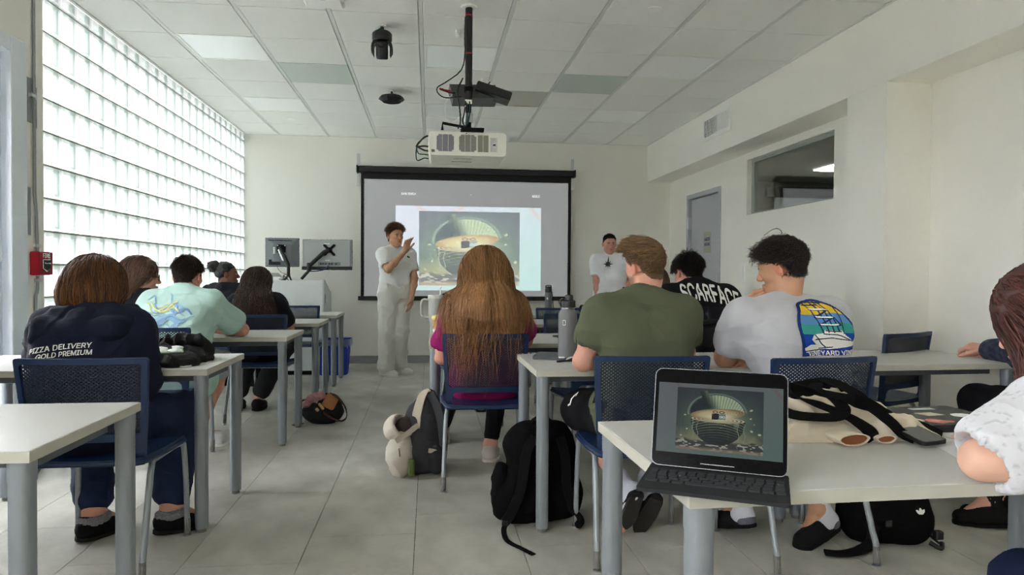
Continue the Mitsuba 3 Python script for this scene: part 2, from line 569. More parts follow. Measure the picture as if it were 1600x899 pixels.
SIGN = mat('door_sign', (168, 166, 154), 0.5)
BLUEINK = mat('blue_ink', (62, 72, 128), 0.6)
sg = part(k, 'sign', bx(XR + .021, XR + .025, 7.78, 7.98, 1.44, 1.69, 0.001), SIGN, label='grey sign with two lines of dark blue lettering')
for t, z in (('GREEN', 1.585), ('ROOM', 1.525)):
    tm = meshkit.text_mesh(t, 0.038, 0.0015, True)
    w = tm.bounds[1][0]
    part(sg, 'lettering', xf(tm, frame([XR + .0208, 7.88 + w / 2, z], [0, -1, 0], [0, 0, 1], [-1, 0, 0])), BLUEINK)
k = thing('light_switch', 'white slim switch plate on the wall beside the grey door', 'light switch')
part(k, 'plate', bx(XR - .008, XR, 6.83, 6.95, 1.10, 1.30, 0.003), WHITE)
part(k, 'rocker', bx(XR - .012, XR - .008, 6.865, 6.915, 1.13, 1.27, 0.002), WHITE)

# vent in the beam
k = thing('wall_vent', 'white metal air vent with fins high on the beam', 'vent')
V0, V1, VZ0, VZ1 = 6.52, 7.155, 2.635, 2.835
part(k, 'frame', yz_panel(sbox(V0 - .03, VZ0 - .03, V1 + .03, VZ1 + .03).difference(sbox(V0 + .012, VZ0 + .012, V1 - .012, VZ1 - .012)), XS - 0.012, 0.012), WHITE)
part(k, 'backing', bx(XS - .003, XS - .001, V0, V1, VZ0, VZ1), BLACKM)
part(k, 'divider', bx(XS - .012, XS - .003, 6.83, 6.845, VZ0 + .012, VZ1 - .012), WHITE)
for q in range(15):
    y = V0 + .03 + q * (V1 - V0 - .06) / 14
    part(k, 'fin', xf(bx(-.001, .001, -.009, .009, VZ0 + .012, VZ1 - .012), trimesh.transformations.translation_matrix([XS - .008, y, 0]) @ rot([0, 0, 1], 5 if q > 7 else 38)), WHITE)
for q in range(5):
    z = VZ0 + .03 + q * .035
    part(k, 'blade', bx(XS - .0045, XS - .003, 6.85, V1 - .012, z, z + .004), ALU)

# left wall: glass blocks in mortar, a strip of wall, the glazed door
k = struct('wall_left', cat(bx(XL - .12, XL, 4.27, 4.4995, 0, 2.93), bx(XL - .12, XL, 3.2, 4.27, 2.47, 2.93), bx(XL - .12, XL, -3.2, 3.2, 2.47, 2.93), bx(XL - .12, XL, -3.2, -2.9, 0, 2.47), bx(XL - .12, XL, 1.15, 3.2, 0, 2.47), bx(XL - .12, XL, -2.9, 1.15, 0, 1.15)), PAINT)
GB, GR, Y0 = 0.2017, 0.2029, 4.5016
ys = [Y0 + GB * i for i in range(23)] + [YB]
zs = [GR * i - 0.005 for i in range(15)] + [ZC]
J = 0.005
mort = [bx(XL - .08, XL - .0145, y - J, y + J, 0, ZC) for y in ys[:-1]] + [bx(XL - .08, XL - .0145, Y0, YB, z - J, z + J) for z in zs[1:-1]]
part(k, 'mortar', cat(*mort), MORTAR, kind='stuff', label='grey green mortar joints')


def glass_block(y0, y1, z0, z1):
    """The room-side shell of a hollow block: a pressed face with rounded shoulders and sides running back into the wall."""
    rings = []
    for x, ins in ((XL - .075, 0.0), (XL - .012, 0.0), (XL - .003, 0.004), (XL, 0.016), (XL - .006, 0.030), (XL - .007, 0.045)):
        rings.append([[x, y0 + ins, z0 + ins], [x, y1 - ins, z0 + ins], [x, y1 - ins, z1 - ins], [x, y0 + ins, z1 - ins]])
    v = np.array(rings).reshape(-1, 3)
    f = []
    for a in range(len(rings) - 1):
        for b in range(4):
            c = (b + 1) % 4
            f.append([a * 4 + b, a * 4 + c, a * 4 + 4 + c, a * 4 + 4 + b])
    e = (len(rings) - 1) * 4
    f.append([e, e + 1, e + 2, e + 3])
    f = np.array(f)
    return trimesh.Trimesh(v, np.vstack([f[:, [0, 1, 2]], f[:, [0, 2, 3]]]), process=False)


low = []
for b in range(15):
    for a in range(23):
        y0, y1, z0, z1 = ys[a] + J, ys[a + 1] - J, zs[b] + J, zs[b + 1] - J
        if y1 - y0 < 0.1:
            y1 = ys[a + 1]
        m = glass_block(y0, y1, max(z0, 0.0), z1)
        if b < 2:
            low.append(m)
        else:
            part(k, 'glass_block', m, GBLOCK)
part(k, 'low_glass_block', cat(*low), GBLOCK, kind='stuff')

# the glazed door at the left edge and, before it, an unseen window added for daylight
DF = 0.065
k = struct('door_2', cat(bx(XL - .1, XL + .035, 4.115, 4.27, 0, 2.47, .004), bx(XL - .1, XL + .035, 3.2, 3.2 + DF, 0, 2.47), bx(XL - .1, XL + .035, 3.2 + DF, 4.115, 2.38, 2.47, .004)), ALU)
lf = part(k, 'leaf', cat(bx(XL - .06, XL - .015, 4.02, 4.11, 0.01, 2.375), bx(XL - .06, XL - .015, 3.27, 3.36, 0.01, 2.375), bx(XL - .06, XL - .015, 3.36, 4.02, 2.27, 2.375), bx(XL - .06, XL - .015, 3.36, 4.02, 0.01, 0.25), bx(XL - .06, XL - .015, 3.36, 4.02, 1.0, 1.1)), ALUW)
part(lf, 'pane', cat(bx(XL - .04, XL - .036, 3.36, 4.02, .25, 1.0), bx(XL - .04, XL - .036, 3.36, 4.02, 1.1, 2.27)), PANE)
for z in (0.25, 1.22, 2.02):
    part(lf, 'hinge', bx(XL - .015, XL - .004, 4.03, 4.10, z, z + 0.14, 0.003), ALU)
WY = [-2.9, -1.9, -.9, .1, 1.1]
k = struct('added_window_2', cat(*[bx(XL - .09, XL - .02, y, y + .05, 1.15, 2.47) for y in WY], bx(XL - .09, XL - .02, -2.85, 1.1, 1.15, 1.20), bx(XL - .09, XL - .02, -2.85, 1.1, 2.42, 2.47)), ALUW)  # out of view, added as a high band to bring in side light
for y, y2 in zip(WY[:-1], WY[1:]):
    part(k, 'pane', bx(XL - .06, XL - .056, y + .05, y2, 1.2, 2.42), PANE)

# conduit, fire alarm
k = thing('conduit', 'thin grey metal conduit running down the wall strip beside the door', 'conduit')
STEEL = mat('grey_steel', (150, 153, 156), 0.4, metal=0.5)
part(k, 'pipe', tube([[XL + .011, 4.385, 2.93], [XL + .011, 4.385, 1.62], [XL + .011, 4.40, 1.52], [XL + .014, 4.405, 1.28]], .009), STEEL, smooth=40)
part(k, 'pipe', tube(curve([[XL + .014, 4.405, 1.14], [XL + .011, 4.405, 1.05], [XL + .011, 4.385, .93], [XL + .011, 4.38, .1]], 14), .009), STEEL, smooth=40)
for z, y in ((2.2, 4.385), (1.32, 4.43), (1.115, 4.43)):
    part(k, 'strap', cat(bx(XL, XL + .004, y - .04, y + .04, z - .012, z + .012, .001), bx(XL + .004, XL + .022, y - .035, y - .005, z - .009, z + .009)), CHROME)
k = thing('wall_patch', 'unpainted grey patch plates on the wall strip beside the door', 'wall plate')
part(k, 'plate', bx(XL, XL + .003, 4.33, 4.375, 2.04, 2.30), STEEL)
part(k, 'plate', bx(XL, XL + .003, 4.40, 4.43, 2.02, 2.26), STEEL)
part(k, 'plate', bx(XL, XL + .003, 4.33, 4.36, 1.38, 1.66), STEEL)
RED = mat('alarm_red', (176, 22, 44), 0.4)
REDD = mat('alarm_dark_red', (140, 18, 32), 0.4)
k = thing('fire_alarm', 'red fire alarm pull station on the wall strip beside the door', 'fire alarm')
fz0, fz1, fy0, fy1, fx = 1.145, 1.285, 4.345, 4.465, XL + .012
part(k, 'body', cat(bx(XL, fx + .046, fy0, fy1, fz0, fz1, .006), bx(XL + .02, fx + .049, fy0 + .002, fy0 + .052, fz0 + .004, fz1 - .004, .004)), RED)
pl = part(k, 'front_plate', bx(fx + .046, fx + .052, fy0 - .01, fy1 + .006, fz0 + .003, fz1 - .003, .002), REDD)
cy = (fy0 + fy1) / 2 - .002
A = [1, 0, 0]
tm = meshkit.text_mesh('FIRE', .026, .0012, True)
part(pl, 'lettering', xf(tm, frame([fx + .052, cy - tm.bounds[1][0] / 2, fz1 - .036], [0, 1, 0], [0, 0, 1], A)), WHITE)
part(pl, 'pull_handle', yz_panel(Polygon([(cy - .034, 1.235), (cy + .034, 1.235), (cy + .034, 1.188), (cy, 1.172), (cy - .034, 1.188)]), fx + .052, .008), BLACKP)
part(pl, 'edge_band', yz_panel(Polygon([(cy - .039, 1.240), (cy + .039, 1.240), (cy + .039, 1.185), (cy, 1.166), (cy - .039, 1.185)]), fx + .052, .003), WHITE)
tm = meshkit.text_mesh('PULL DOWN', .008, .001, True)
part(pl, 'lettering', xf(tm, frame([fx + .060, cy - tm.bounds[1][0] / 2, 1.212], [0, 1, 0], [0, 0, 1], A)), WHITE)

# ------------------------------------------------------------------ the slide, as a function of (u, v) in its own frame, 0..1 from the lower left
def slide(u, v):
    """Pale page with a square picture of an opened onion, a gift box glowing inside."""
    col = mix((0.80, 0.86, 0.96), (0.62, 0.90, 0.86), smoothstep(0.1, 1.0, 0.5 * u + 0.6 * (1 - v)))
    for cx, cy, ra in ((0.30, 1.30, 0.40), (1.05, 1.05, 0.20)):
        d = dr.sqrt(dr.square((u - cx) * 1.7) + dr.square(v - cy))
        col = mix(col, (0.86, 0.66, 0.60), smoothstep(0.035, 0.0, dr.abs(d - ra)) * 0.8)
    x, y = (u - 0.158) / 0.692, (v - 0.06) / 0.88                    # the picture's own frame
    ins = dr.select((x > 0) & (x < 1) & (y > 0) & (y < 1), mi.Float(1), mi.Float(0))
    n = fbm(x * 9, y * 9, 1.0, 4)
    pic = mix((0.10, 0.16, 0.20), (0.16, 0.19, 0.24), y)
    glow = dr.exp(-(dr.square((x - 0.50) / 0.42) + dr.square((y - 0.42) / 0.38)))
    pic = mix(pic, (0.42, 0.62, 0.36), glow * 0.85)
    low = smoothstep(0.40, 0.16, y + 0.10 * (n - 0.5))
    pic = mix(pic, (0.62, 0.60, 0.32), low * smoothstep(0.5, 0.2, dr.abs(x - 0.5) * 0.6 + 0.1 * n) * 0.8)
    gnd = smoothstep(0.19, 0.13, y + 0.08 * (n - 0.5))
    scrap = smoothstep(0.56, 0.66, noise(x * 26 + 6 * y, y * 44, 4.0))
    pic = mix(pic, mix((0.20, 0.22, 0.22), (0.66, 0.66, 0.56), scrap), gnd)
    pic = mix(pic, (0.62, 0.50, 0.36), smoothstep(0.07, 0.02, y) * 0.8)
    for cx, cy in ((0.10, 0.55), (0.86, 0.69), (0.86, 0.56), (0.96, 0.32), (0.87, 0.36), (0.06, 0.22), (0.13, 0.33), (0.9, 0.47)):
        d = dr.sqrt(dr.square(x - cx) + dr.square((y - cy) * 1.2)) + 0.02 * (noise(x * 40, y * 40) - 0.5)
        pic = mix(pic, (0.75, 0.80, 0.55), smoothstep(0.022, 0.008, d))
    # lower bowl
    bx_, by = (x - 0.485) / 0.315, (y - 0.50) / 0.40
    bowl = dr.select((by < 0) & (dr.square(bx_) + dr.square(by) < 1), mi.Float(1), mi.Float(0))
    band = 0.5 + 0.5 * dr.sin((y + 0.10 * dr.square(bx_)) * 150)
    bc = mix((0.12, 0.15, 0.15), (0.42, 0.50, 0.34), smoothstep(0.62, 0.9, band) * smoothstep(-1, 0.1, by))
    drip = smoothstep(0.72, 0.86, noise(x * 46, y * 1.5, 5.0)) * smoothstep(0.9, 0.2, -by)
    bc = mix(bc, (0.55, 0.66, 0.50), drip)
    pic = mix(pic, bc, bowl)
    for cx in (0.20, 0.25, 0.72, 0.79):
        pic = mix(pic, (0.50, 0.58, 0.44), smoothstep(0.007, 0.004, dr.abs(x - cx - 0.01 * dr.sin(y * 30))) * dr.select((y > 0.17) & (y < 0.45), mi.Float(0.8), mi.Float(0)))
    # top of the bowl: rings
    r = dr.sqrt(dr.square((x - 0.485) / 0.315) + dr.square((y - 0.505) / 0.050))
    rings = smoothstep(0.3, 0.7, 0.5 + 0.5 * dr.sin(r * 42))
    pic = mix(pic, mix((0.36, 0.32, 0.20), (0.82, 0.80, 0.52), rings), smoothstep(1.02, 0.98, r))
    # lid: a tilted cap with a sprout
    ct, st = math.cos(0.13), math.sin(0.13)
    lx, ly = (x - 0.475) * ct + (y - 0.60) * st, -(x - 0.475) * st + (y - 0.60) * ct
    cap = dr.select((dr.square(lx / 0.315) + dr.square(ly / 0.30) < 1) & (ly > -0.02), mi.Float(1), mi.Float(0))
    neck = smoothstep(0.11, 0.0, dr.abs(lx + 0.10 + 0.25 * (ly - 0.3))) * dr.select((ly > 0.25) & (ly < 0.38), mi.Float(1), mi.Float(0))
    cap = dr.maximum(cap, smoothstep(0.5, 0.75, neck + 0.6 * (0.38 - ly)) * dr.select(ly > 0.25, mi.Float(1), mi.Float(0)) * smoothstep(0.10, 0.04, dr.abs(lx + 0.09)))
    ribs = 0.5 + 0.5 * dr.sin(dr.atan2(lx + 0.06, ly + 0.42) * 120)
    cc = mix((0.10, 0.15, 0.16), mix((0.46, 0.66, 0.42), (0.74, 0.84, 0.56), ribs), smoothstep(-0.10, 0.08, lx + 0.25 * (ly - 0.12)))
    pic = mix(pic, cc, cap)
    halo = smoothstep(0.06, 0.0, dr.abs(dr.sqrt(dr.square(lx / 0.33) + dr.square(ly / 0.315)) - 1.02)) * dr.select(ly > 0, mi.Float(0.5), mi.Float(0))
    pic = mix(pic, (0.55, 0.75, 0.62), halo * (1 - cap))
    # opening under the lid: warm inside with rings
    ru = dr.sqrt(dr.square(lx / 0.315) + dr.square((ly + 0.005) / 0.085))
    wr = dr.sqrt(dr.square((lx - 0.19) / 0.13) + dr.square((ly - 0.005) / 0.06))
    inner = mix((0.82, 0.72, 0.36), (0.55, 0.32, 0.18), smoothstep(0.55, 1.0, ru) * 0.7 + smoothstep(0.4, 0.7, 0.5 + 0.5 * dr.sin(wr * 26)) * smoothstep(1.1, 0.6, wr) * 0.5)
    pic = mix(pic, inner, smoothstep(1.03, 0.98, ru))
    g2 = dr.exp(-(dr.square((x - 0.50) / 0.17) + dr.square((y - 0.545) / 0.075)))
    pic = mix(pic, (1.0, 0.95, 0.62), dr.clip(g2 * 1.1, 0, 1))
    # gift box with a bow
    inb = lambda a, b, c, d: dr.select((x > a) & (x < b) & (y > c + 0.06 * (x - a)) & (y < d + 0.06 * (x - a)), mi.Float(1), mi.Float(0))
    pic = mix(pic, (0.13, 0.12, 0.14), inb(0.415, 0.495, 0.505, 0.60))
    pic = mix(pic, (0.40, 0.55, 0.46), inb(0.495, 0.575, 0.51, 0.60))
    for cx in (0.52, 0.553):
        d = dr.sqrt(dr.square(x - cx) + dr.square(y - 0.552))
        pic = mix(pic, (0.92, 0.95, 0.90), smoothstep(0.006, 0.003, dr.abs(d - 0.014)))
    for cx in (0.455, 0.53):
        d = dr.sqrt(dr.square((x - cx) / 1.5) + dr.square(y - 0.627))
        pic = mix(pic, (0.50, 0.30, 0.28), smoothstep(0.007, 0.004, dr.abs(d - 0.017)))
    sig = smoothstep(0.008, 0.003, dr.abs(y - 0.165 - 0.02 * dr.sin(x * 130) * noise(x * 20, 3.0))) * dr.select((x > 0.855) & (x < 0.93), mi.Float(1), mi.Float(0))
    pic = mix(pic, (0.10, 0.14, 0.12), sig)
    return mix(col, pic, ins)


# ------------------------------------------------------------------ projection screen
k = thing('projection_screen', 'pulled-down projection screen with black borders on the front wall', 'projection screen')
SY = 9.0
part(k, 'housing', cat(bx(-.905, 1.9, SY - .05, SY + .05, 2.462, 2.545, .012), bx(-.925, -.905, SY - .058, SY + .058, 2.455, 2.553, .006), bx(1.9, 1.92, SY - .058, SY + .058, 2.455, 2.553, .006)), BLACKP)
SCRB = mat('screen_black', (14, 14, 14), 0.7)
part(k, 'border', cat(bx(-.87, 1.868, SY + .004, SY + .006, 2.385, 2.47), bx(-.87, -.832, SY + .004, SY + .006, .88, 2.385), bx(1.83, 1.868, SY + .004, SY + .006, .88, 2.385)), SCRB)
fb = part(k, 'fabric', bx(-.832, 1.83, SY + .004, SY + .006, .878, 2.385), mat('screen_fabric', (158, 158, 160), 0.75, spec=0.2))
part(k, 'weight_bar', cat(bx(-.905, 1.885, SY - .012, SY + .016, .825, .878, .006)), BLACKP)
for x in (-.915, 1.905):
    part(k, 'bracket', cat(bx(x - .012, x + .012, SY + .05, YB - .001, 2.46, 2.485), bx(x - .02, x + .02, YB - .008, YB - .001, 2.30, 2.72)), CHROME)
SX0, SX1, SZ0, SZ1 = -.432, 1.466, .955, 2.05
FX0, FX1, FZ0, FZ1 = -.826, 1.824, .882, 2.38
sm = trimesh.Trimesh([[FX0, SY + .003, FZ0], [FX1, SY + .003, FZ0], [FX1, SY + .003, FZ1], [FX0, SY + .003, FZ1]], [[0, 1, 2], [0, 2, 3]], process=False)


def slide_light(p, n, uv):
    u, v = (FX0 + uv.x * (FX1 - FX0) - SX0) / (SX1 - SX0), (FZ0 + uv.y * (FZ1 - FZ0) - SZ0) / (SZ1 - SZ0)
    page = (u > 0) & (u < 1) & (v > 0) & (v < 1)
    return dr.select(page, slide(u, v), mi.Color3f(0.23, 0.235, 0.24)) * 0.0076


SCRW = mat('lit_fabric', (158, 158, 160), 0.75, spec=0.2)
part(k, 'slide', sm, SCRW, label='projected slide of an opened onion with a gift box', uv=np.array([[0, 0], [1, 0], [1, 1], [0, 1.0]]), emitter={'type': 'area', 'radiance': proc(slide_light)})
GLOW = mat('slide_lettering', (235, 238, 238), 0.7)
for t, x, h in (('DARK SEARCH', -.36, .028), ('-', .52, .03), ('ROLE', 1.345, .030)):
    tm = meshkit.text_mesh(t, h, .001, True)
    w = .185 if len(t) > 6 else tm.bounds[1][0]
    tm.apply_scale([w / tm.bounds[1][0], 1, 1])
    part(k, 'lettering', xf(tm, frame([x, SY + .003, 2.19 if t != 'ROLE' else 2.185], [1, 0, 0], [0, 0, 1], [0, -1, 0])), GLOW, emitter={'type': 'area', 'radiance': rgb([.0066] * 3)})

# ------------------------------------------------------------------ projector on its pole
PX, PY = 0.254, 4.566
PJW = mat('projector_white', (226, 226, 216), 0.45)
k = thing('projector_pole', 'black ceiling pole that holds the projector, wrapped with cables', 'pole')
part(k, 'pole', tube([[PX, PY, 2.93], [PX, PY, 2.30]], .0235, 16), BLACKP, smooth=40)
part(k, 'thin_pole', tube([[PX, PY, 2.30], [PX, PY, 2.12]], .019, 16), BLACKM, smooth=40)
part(k, 'ceiling_flange', lathe([(0, 0), (.05, 0), (.055, .008), (.055, .012)], 24, (PX, PY, 2.918)), WHITE, smooth=40)
part(k, 'coupling', lathe([(0, 0), (.03, 0), (.03, .058), (0, .058)], 20, (PX, PY, 2.168)), CHROME, smooth=40)
part(k, 'label_plate', bx(PX - .025, PX + .02, PY - .03, PY - .0235, 2.285, 2.312), WHITE)
for z in (2.865, 2.615):
    part(k, 'red_band', lathe([(.0238, 0), (.0245, 0), (.0245, .008), (.0238, .008)], 16, (PX, PY, z)), RED)
part(k, 'mount_plate', cat(bx(PX - .05, PX + .10, PY - .07, PY + .12, 2.103, 2.122, .004), tube([[PX - .02, PY - .03, 2.13], [PX - .17, PY - .02, 2.155], [PX - .172, PY - .02, 2.11]], .009, 8)), BLACKM)
CABLE = mat('black_cable', (24, 25, 26), 0.5)
TEAL = mat('teal_cable', (28, 62, 62), 0.5)
WCAB = mat('white_cable', (226, 226, 222), 0.5)
cabs = [([(PX - .026, 2.85), (PX - .030, 2.7), (PX - .027, 2.62), (PX - .05, 2.50), (PX - .15, 2.42), (PX - .205, 2.38), (PX - .20, 2.345), (PX - .15, 2.315), (PX - .05, 2.33)], CABLE, .004),
        ([(PX - .19, 2.372), (PX - .13, 2.35), (PX - .09, 2.352)], CABLE, .004),
        ([(PX - .04, 2.45), (PX - .075, 2.36), (PX - .06, 2.25), (PX - .055, 2.16), (PX - .07, 2.12)], CABLE, .005),
        ([(PX - .02, 2.30), (PX - .03, 2.22), (PX - .04, 2.17), (PX - .02, 2.12)], CABLE, .005),
        ([(PX + .005, 2.30), (PX + .004, 2.21), (PX - .012, 2.15), (PX - .055, 2.11)], TEAL, .005),
        ([(PX - .012, 2.29), (PX - .008, 2.2), (PX - .02, 2.12)], TEAL, .004),
        ([(PX - .11, 2.34), (PX - .155, 2.27), (PX - .14, 2.18), (PX - .10, 2.165), (PX - .05, 2.21), (PX - .02, 2.27)], WCAB, .0025),
        ([(PX + .03, 2.40), (PX + .07, 2.375), (PX + .11, 2.40), (PX + .14, 2.43)], CABLE, .004)]
for c, m, r in cabs:
    part(k, 'cable', tube(curve([(x, PY - .03 - .012 * (q % 2), z) for q, (x, z) in enumerate(c)], 30), r, 6), m, smooth=50)

k = thing('projector', 'white projector hanging from the black pole with three grilles facing back', 'projector')
w0, w1, z0, z1 = -.008, .507, 1.945, 2.102
hull = rrect(w1 - w0, z1 - z0, .022, (w0 + w1) / 2, (z0 + z1) / 2)
body = []
for y, s in ((0, .985), (.008, 1.0), (.40, .97), (.42, .95)):
    q = affinity.scale(hull, s, s)
    body += [[x, PY - .02 + y + .0, z] for x, z in list(q.exterior.coords)[:-1]]
part(k, 'body', trimesh.convex.convex_hull(np.array(body)), PJW, smooth=25)
GRL = mat('grille_lilac', (128, 126, 138), 0.5)
GRLY = mat('grille_olive', (142, 142, 110), 0.5)
yf = PY - .021


def xz_panel(poly, y, t):
    """Extrudes a polygon of the x-z plane towards the back of the room."""
    return xf(ext(poly, t), frame([0, y, 0], [1, 0, 0], [0, 0, 1], [0, -1, 0]))


for g, (x0, x1, n) in enumerate(((.045, .158, 3), (.192, .305, 3), (.315, .385, 2))):
    a, b = 1.972, 2.083
    pol = sbox(x0, a, x1, b)
    if n == 3:
        for cx in (x0, x1):
            for cz in (a, b):
                pol = pol.difference(sbox(cx - .012, cz - .010, cx + .012, cz + .010))
    gk = part(k, 'grille', xz_panel(pol, yf, .0008), GRL if g != 2 else GRLY)
    ww = (x1 - x0) / n
    for i in range(1, n):
        part(gk, 'rib', bx(x0 + i * ww - .0015, x0 + i * ww + .0015, yf - .004, yf - .0008, a, b), PJW)
    part(gk, 'slats', cat(*[bx(x0 + (.012 if n == 3 and abs(z - 2.0275) > .045 else 0), x1 - (.012 if n == 3 and abs(z - 2.0275) > .045 else 0), yf - .0025, yf - .0008, z, z + .003) for z in np.arange(a + .003, b - .003, .0082)]), GRLY if g == 1 else GRL, kind='stuff')
part(k, 'rating_label', bx(.395, .447, yf - .0012, yf, 1.975, 2.07), mat('label_paper', (206, 207, 200), .6))
part(k, 'print', cat(*[bx(.399, .399 + w, yf - .002, yf - .0012, z, z + .0018) for z, w in zip(np.linspace(1.98, 2.06, 12), (.04, .03, .044, .02, .042, .035, .04, .012, .03, .044, .028, .036))]), GRL, kind='stuff')
part(k, 'logo_plate', bx(.415, .432, yf - .003, yf - .0012, 2.016, 2.026), BLACKP)
part(k, 'square_sticker', bx(.012, .034, yf - .001, yf, 1.965, 1.983), mat('grey_sticker', (92, 100, 100), .6))
part(k, 'screw', bx(.236, .244, yf - .002, yf, 2.088, 2.094), BLACKP)
part(k, 'lid_groove', bx(.16, .28, PY + .10, PY + .104, 1.9435, 1.951), GRL)
part(k, 'lid_groove', bx(.15, .29, PY + .22, PY + .225, 1.9435, 1.951), GRL)
part(k, 'lens', lathe([(0, 0), (.045, 0), (.05, .02), (.05, .04), (.035, .045), (0, .04)], 24, (0, 0, 0)).apply_transform(frame([.36, PY + .40, 2.02], [1, 0, 0], [0, 0, -1], [0, 1, 0])), BLACKP, smooth=40)
for q, (za, r) in enumerate(((1.992, .006), (1.965, .004), (2.02, .006), (1.94, .004))):
    part(k, 'cable', tube(curve([(-.008, PY + .1, za), (-.035, PY + .09, za + .002), (-.07 - .005 * q, PY + .1, za + .02 - .01 * q), (-.085, PY + .12, 2.03), (-.05, PY + .13, 2.075), (-.012, PY + .14, 2.10), (.1, PY + .12, 2.112)], 30), r, 6), CABLE if q % 2 == 0 else TEAL, smooth=50)

k = thing('media_box', 'black electronics box strapped to the projector pole among cables', 'electronics box')
GREYB = mat('dark_grey_metal', (72, 73, 74), 0.5, metal=.2)
part(k, 'shelf', trimesh.convex.convex_hull(np.array([[PX - .125, PY + .03, 2.425], [PX + .18, PY + .03, 2.43], [PX - .10, PY + .03, 2.335], [PX + .20, PY + .03, 2.345], [PX - .125, PY + .30, 2.435], [PX + .18, PY + .30, 2.44], [PX - .1, PY + .3, 2.345], [PX + .20, PY + .30, 2.35]])), GREYB)
part(k, 'receiver', xf(bx(-.13, .11, 0, .17, -.028, .028, .006), trimesh.transformations.translation_matrix([PX + .175, PY - .035, 2.375]) @ rot([0, 1, 0], 17)), BLACKP)
part(k, 'plug', bx(PX + .09, PX + .112, PY - .01, PY + .03, 2.40, 2.435, .003), WHITE)
part(k, 'plug', tube(curve([(PX + .10, PY, 2.43), (PX + .085, PY, 2.455), (PX + .12, PY + .01, 2.465), (PX + .15, PY + .03, 2.44)], 16), .006, 8), WHITE, smooth=40)
part(k, 'cable', tube(curve([(PX - .115, PY + .02, 2.375), (PX - .15, PY, 2.375), (PX - .19, PY - .02, 2.38)], 10), .006, 8), RED, smooth=40)
part(k, 'strap', bx(PX - .027, PX + .027, PY - .027, PY + .03, 2.372, 2.40, .004), BLACKM)

# ------------------------------------------------------------------ other things on the ceiling
k = thing('ceiling_camera', 'black dome-yoke camera hanging from the ceiling left of the pole', 'camera')
cx, cy = -.338, 5.0
part(k, 'mount', cat(lathe([(0, 0), (.03, 0), (.03, .01)], 20, (cx, cy, 2.92))), WHITE, smooth=40)
part(k, 'stem', tube([[cx, cy, 2.925], [cx, cy, 2.87]], .013), BLACKP, smooth=40)
part(k, 'base', lathe([(0, 0), (.06, 0), (.07, .012), (.07, .055), (.055, .07), (0, .07)], 28, (cx, cy, 2.815)), BLACKP, smooth=40)
yk = sbox(-.075, -.085, .075, .03).intersection(Point(0, -.02).buffer(.075)).union(sbox(-.075, -.085, .075, -.02)).difference(Point(0, -.025).buffer(.056)).difference(sbox(-.056, -.2, .056, -.025)).difference(Polygon([(-.08, -.09), (-.08, -.04), (-.045, -.1)])).difference(Polygon([(.08, -.09), (.08, -.04), (.045, -.1)]))
part(k, 'yoke', mv(xz_panel(affinity.translate(yk, cx, 2.79), cy + .03, .06)), BLACKP, smooth=30)
hm = lathe([(0, -.055), (.036, -.055), (.042, -.045), (.042, .06), (.03, .07), (0, .066)], 24)
part(k, 'head', xf(hm, frame([cx, cy - .01, 2.745], [1, 0, 0], [0, .95, .31], [0, -.31, .95])), BLACKP, smooth=40)
part(k, 'lens', xf(lathe([(0, 0), (.03, 0), (.03, .004), (0, .003)], 20), frame([cx, cy - .052, 2.782], [1, 0, 0], [0, .31, .95], [0, -.95, .31])), mat('lens_glass', (8, 8, 10), .1), smooth=40)
part(k, 'cable', tube(curve([(cx - .05, cy - .06, 2.85), (cx - .03, cy - .075, 2.87), (cx - .005, cy - .03, 2.9), (cx, cy, 2.92)], 14), .004, 6), TEAL, smooth=50)
k = thing('ceiling_microphone', 'flat black octagonal microphone hanging just below the ceiling', 'microphone')
cx, cy = -.365, 6.75
part(k, 'body', lathe([(0, 0), (.09, .003), (.125, .025), (.11, .05), (.09, .06), (0, .062)], 10, (cx, cy, 2.82)), BLACKP)
part(k, 'grille', lathe([(.0, -.002), (.085, -.001), (.088, .004)], 20, (cx, cy, 2.82)), BLACKM)
part(k, 'stem', tube([[cx, cy, 2.88], [cx, cy, 2.925]], .010), BLACKP, smooth=40)
part(k, 'mount', lathe([(0, 0), (.022, 0), (.022, .01)], 16, (cx, cy, 2.92)), WHITE)
for x, y, w in ((1.471, 4.444, 'on the near right tiles of the ceiling'), (1.457, 8.068, 'close to the front wall, right of the screen'), (-1.564, 8.11, 'close to the front wall, over the lectern')):
    k = thing('sprinkler_cover', 'small white round cover plate ' + w, 'ceiling cover', 'round ceiling covers')
    part(k, 'plate', lathe([(0, 0), (.04, 0), (.048, .004), (.048, .01)], 24, (x, y, 2.921)), WHITE, smooth=40)
k = thing('access_point', 'white wireless access point at the top edge of the ceiling', 'access point')
part(k, 'body', bx(-.80, -.55, 4.30, 4.62, 2.885, 2.925, .015), WHITE)
part(k, 'light', bx(-.69, -.66, 4.45, 4.47, 2.883, 2.886), mat('blue_light', (150, 175, 225), .4))
k = thing('ceiling_sensor', 'tiny white sensor on the ceiling left of the pole', 'sensor')
part(k, 'body', bx(.185, .215, 5.0, 5.11, 2.905, 2.93, .004), WHITE)

# ------------------------------------------------------------------ classroom chair (one is built, the others are copies of its parts)
NAVY = mat('navy_plastic', (17, 40, 74), 0.42)
NAVYD = mat('navy_mesh', (11, 24, 44), 0.5)
LEGM = mat('leg_paint', (150, 155, 160), 0.38, metal=0.35)
TIPM = mat('leg_tip', (112, 110, 106), 0.5)


def back_map(P):
    """(a across, b height, t thickness) -> chair space."""
    a, b, t = P[:, 0], P[:, 1], P[:, 2]
    y = -0.195 - 0.05 * np.clip((b - 0.44) / 0.4, 0, 1.2) + 0.03 * (a / 0.23) ** 2 + 0.02 * np.clip((0.47 - b) / 0.05, 0, 1)
    return np.stack([a, y + t, b], 1)


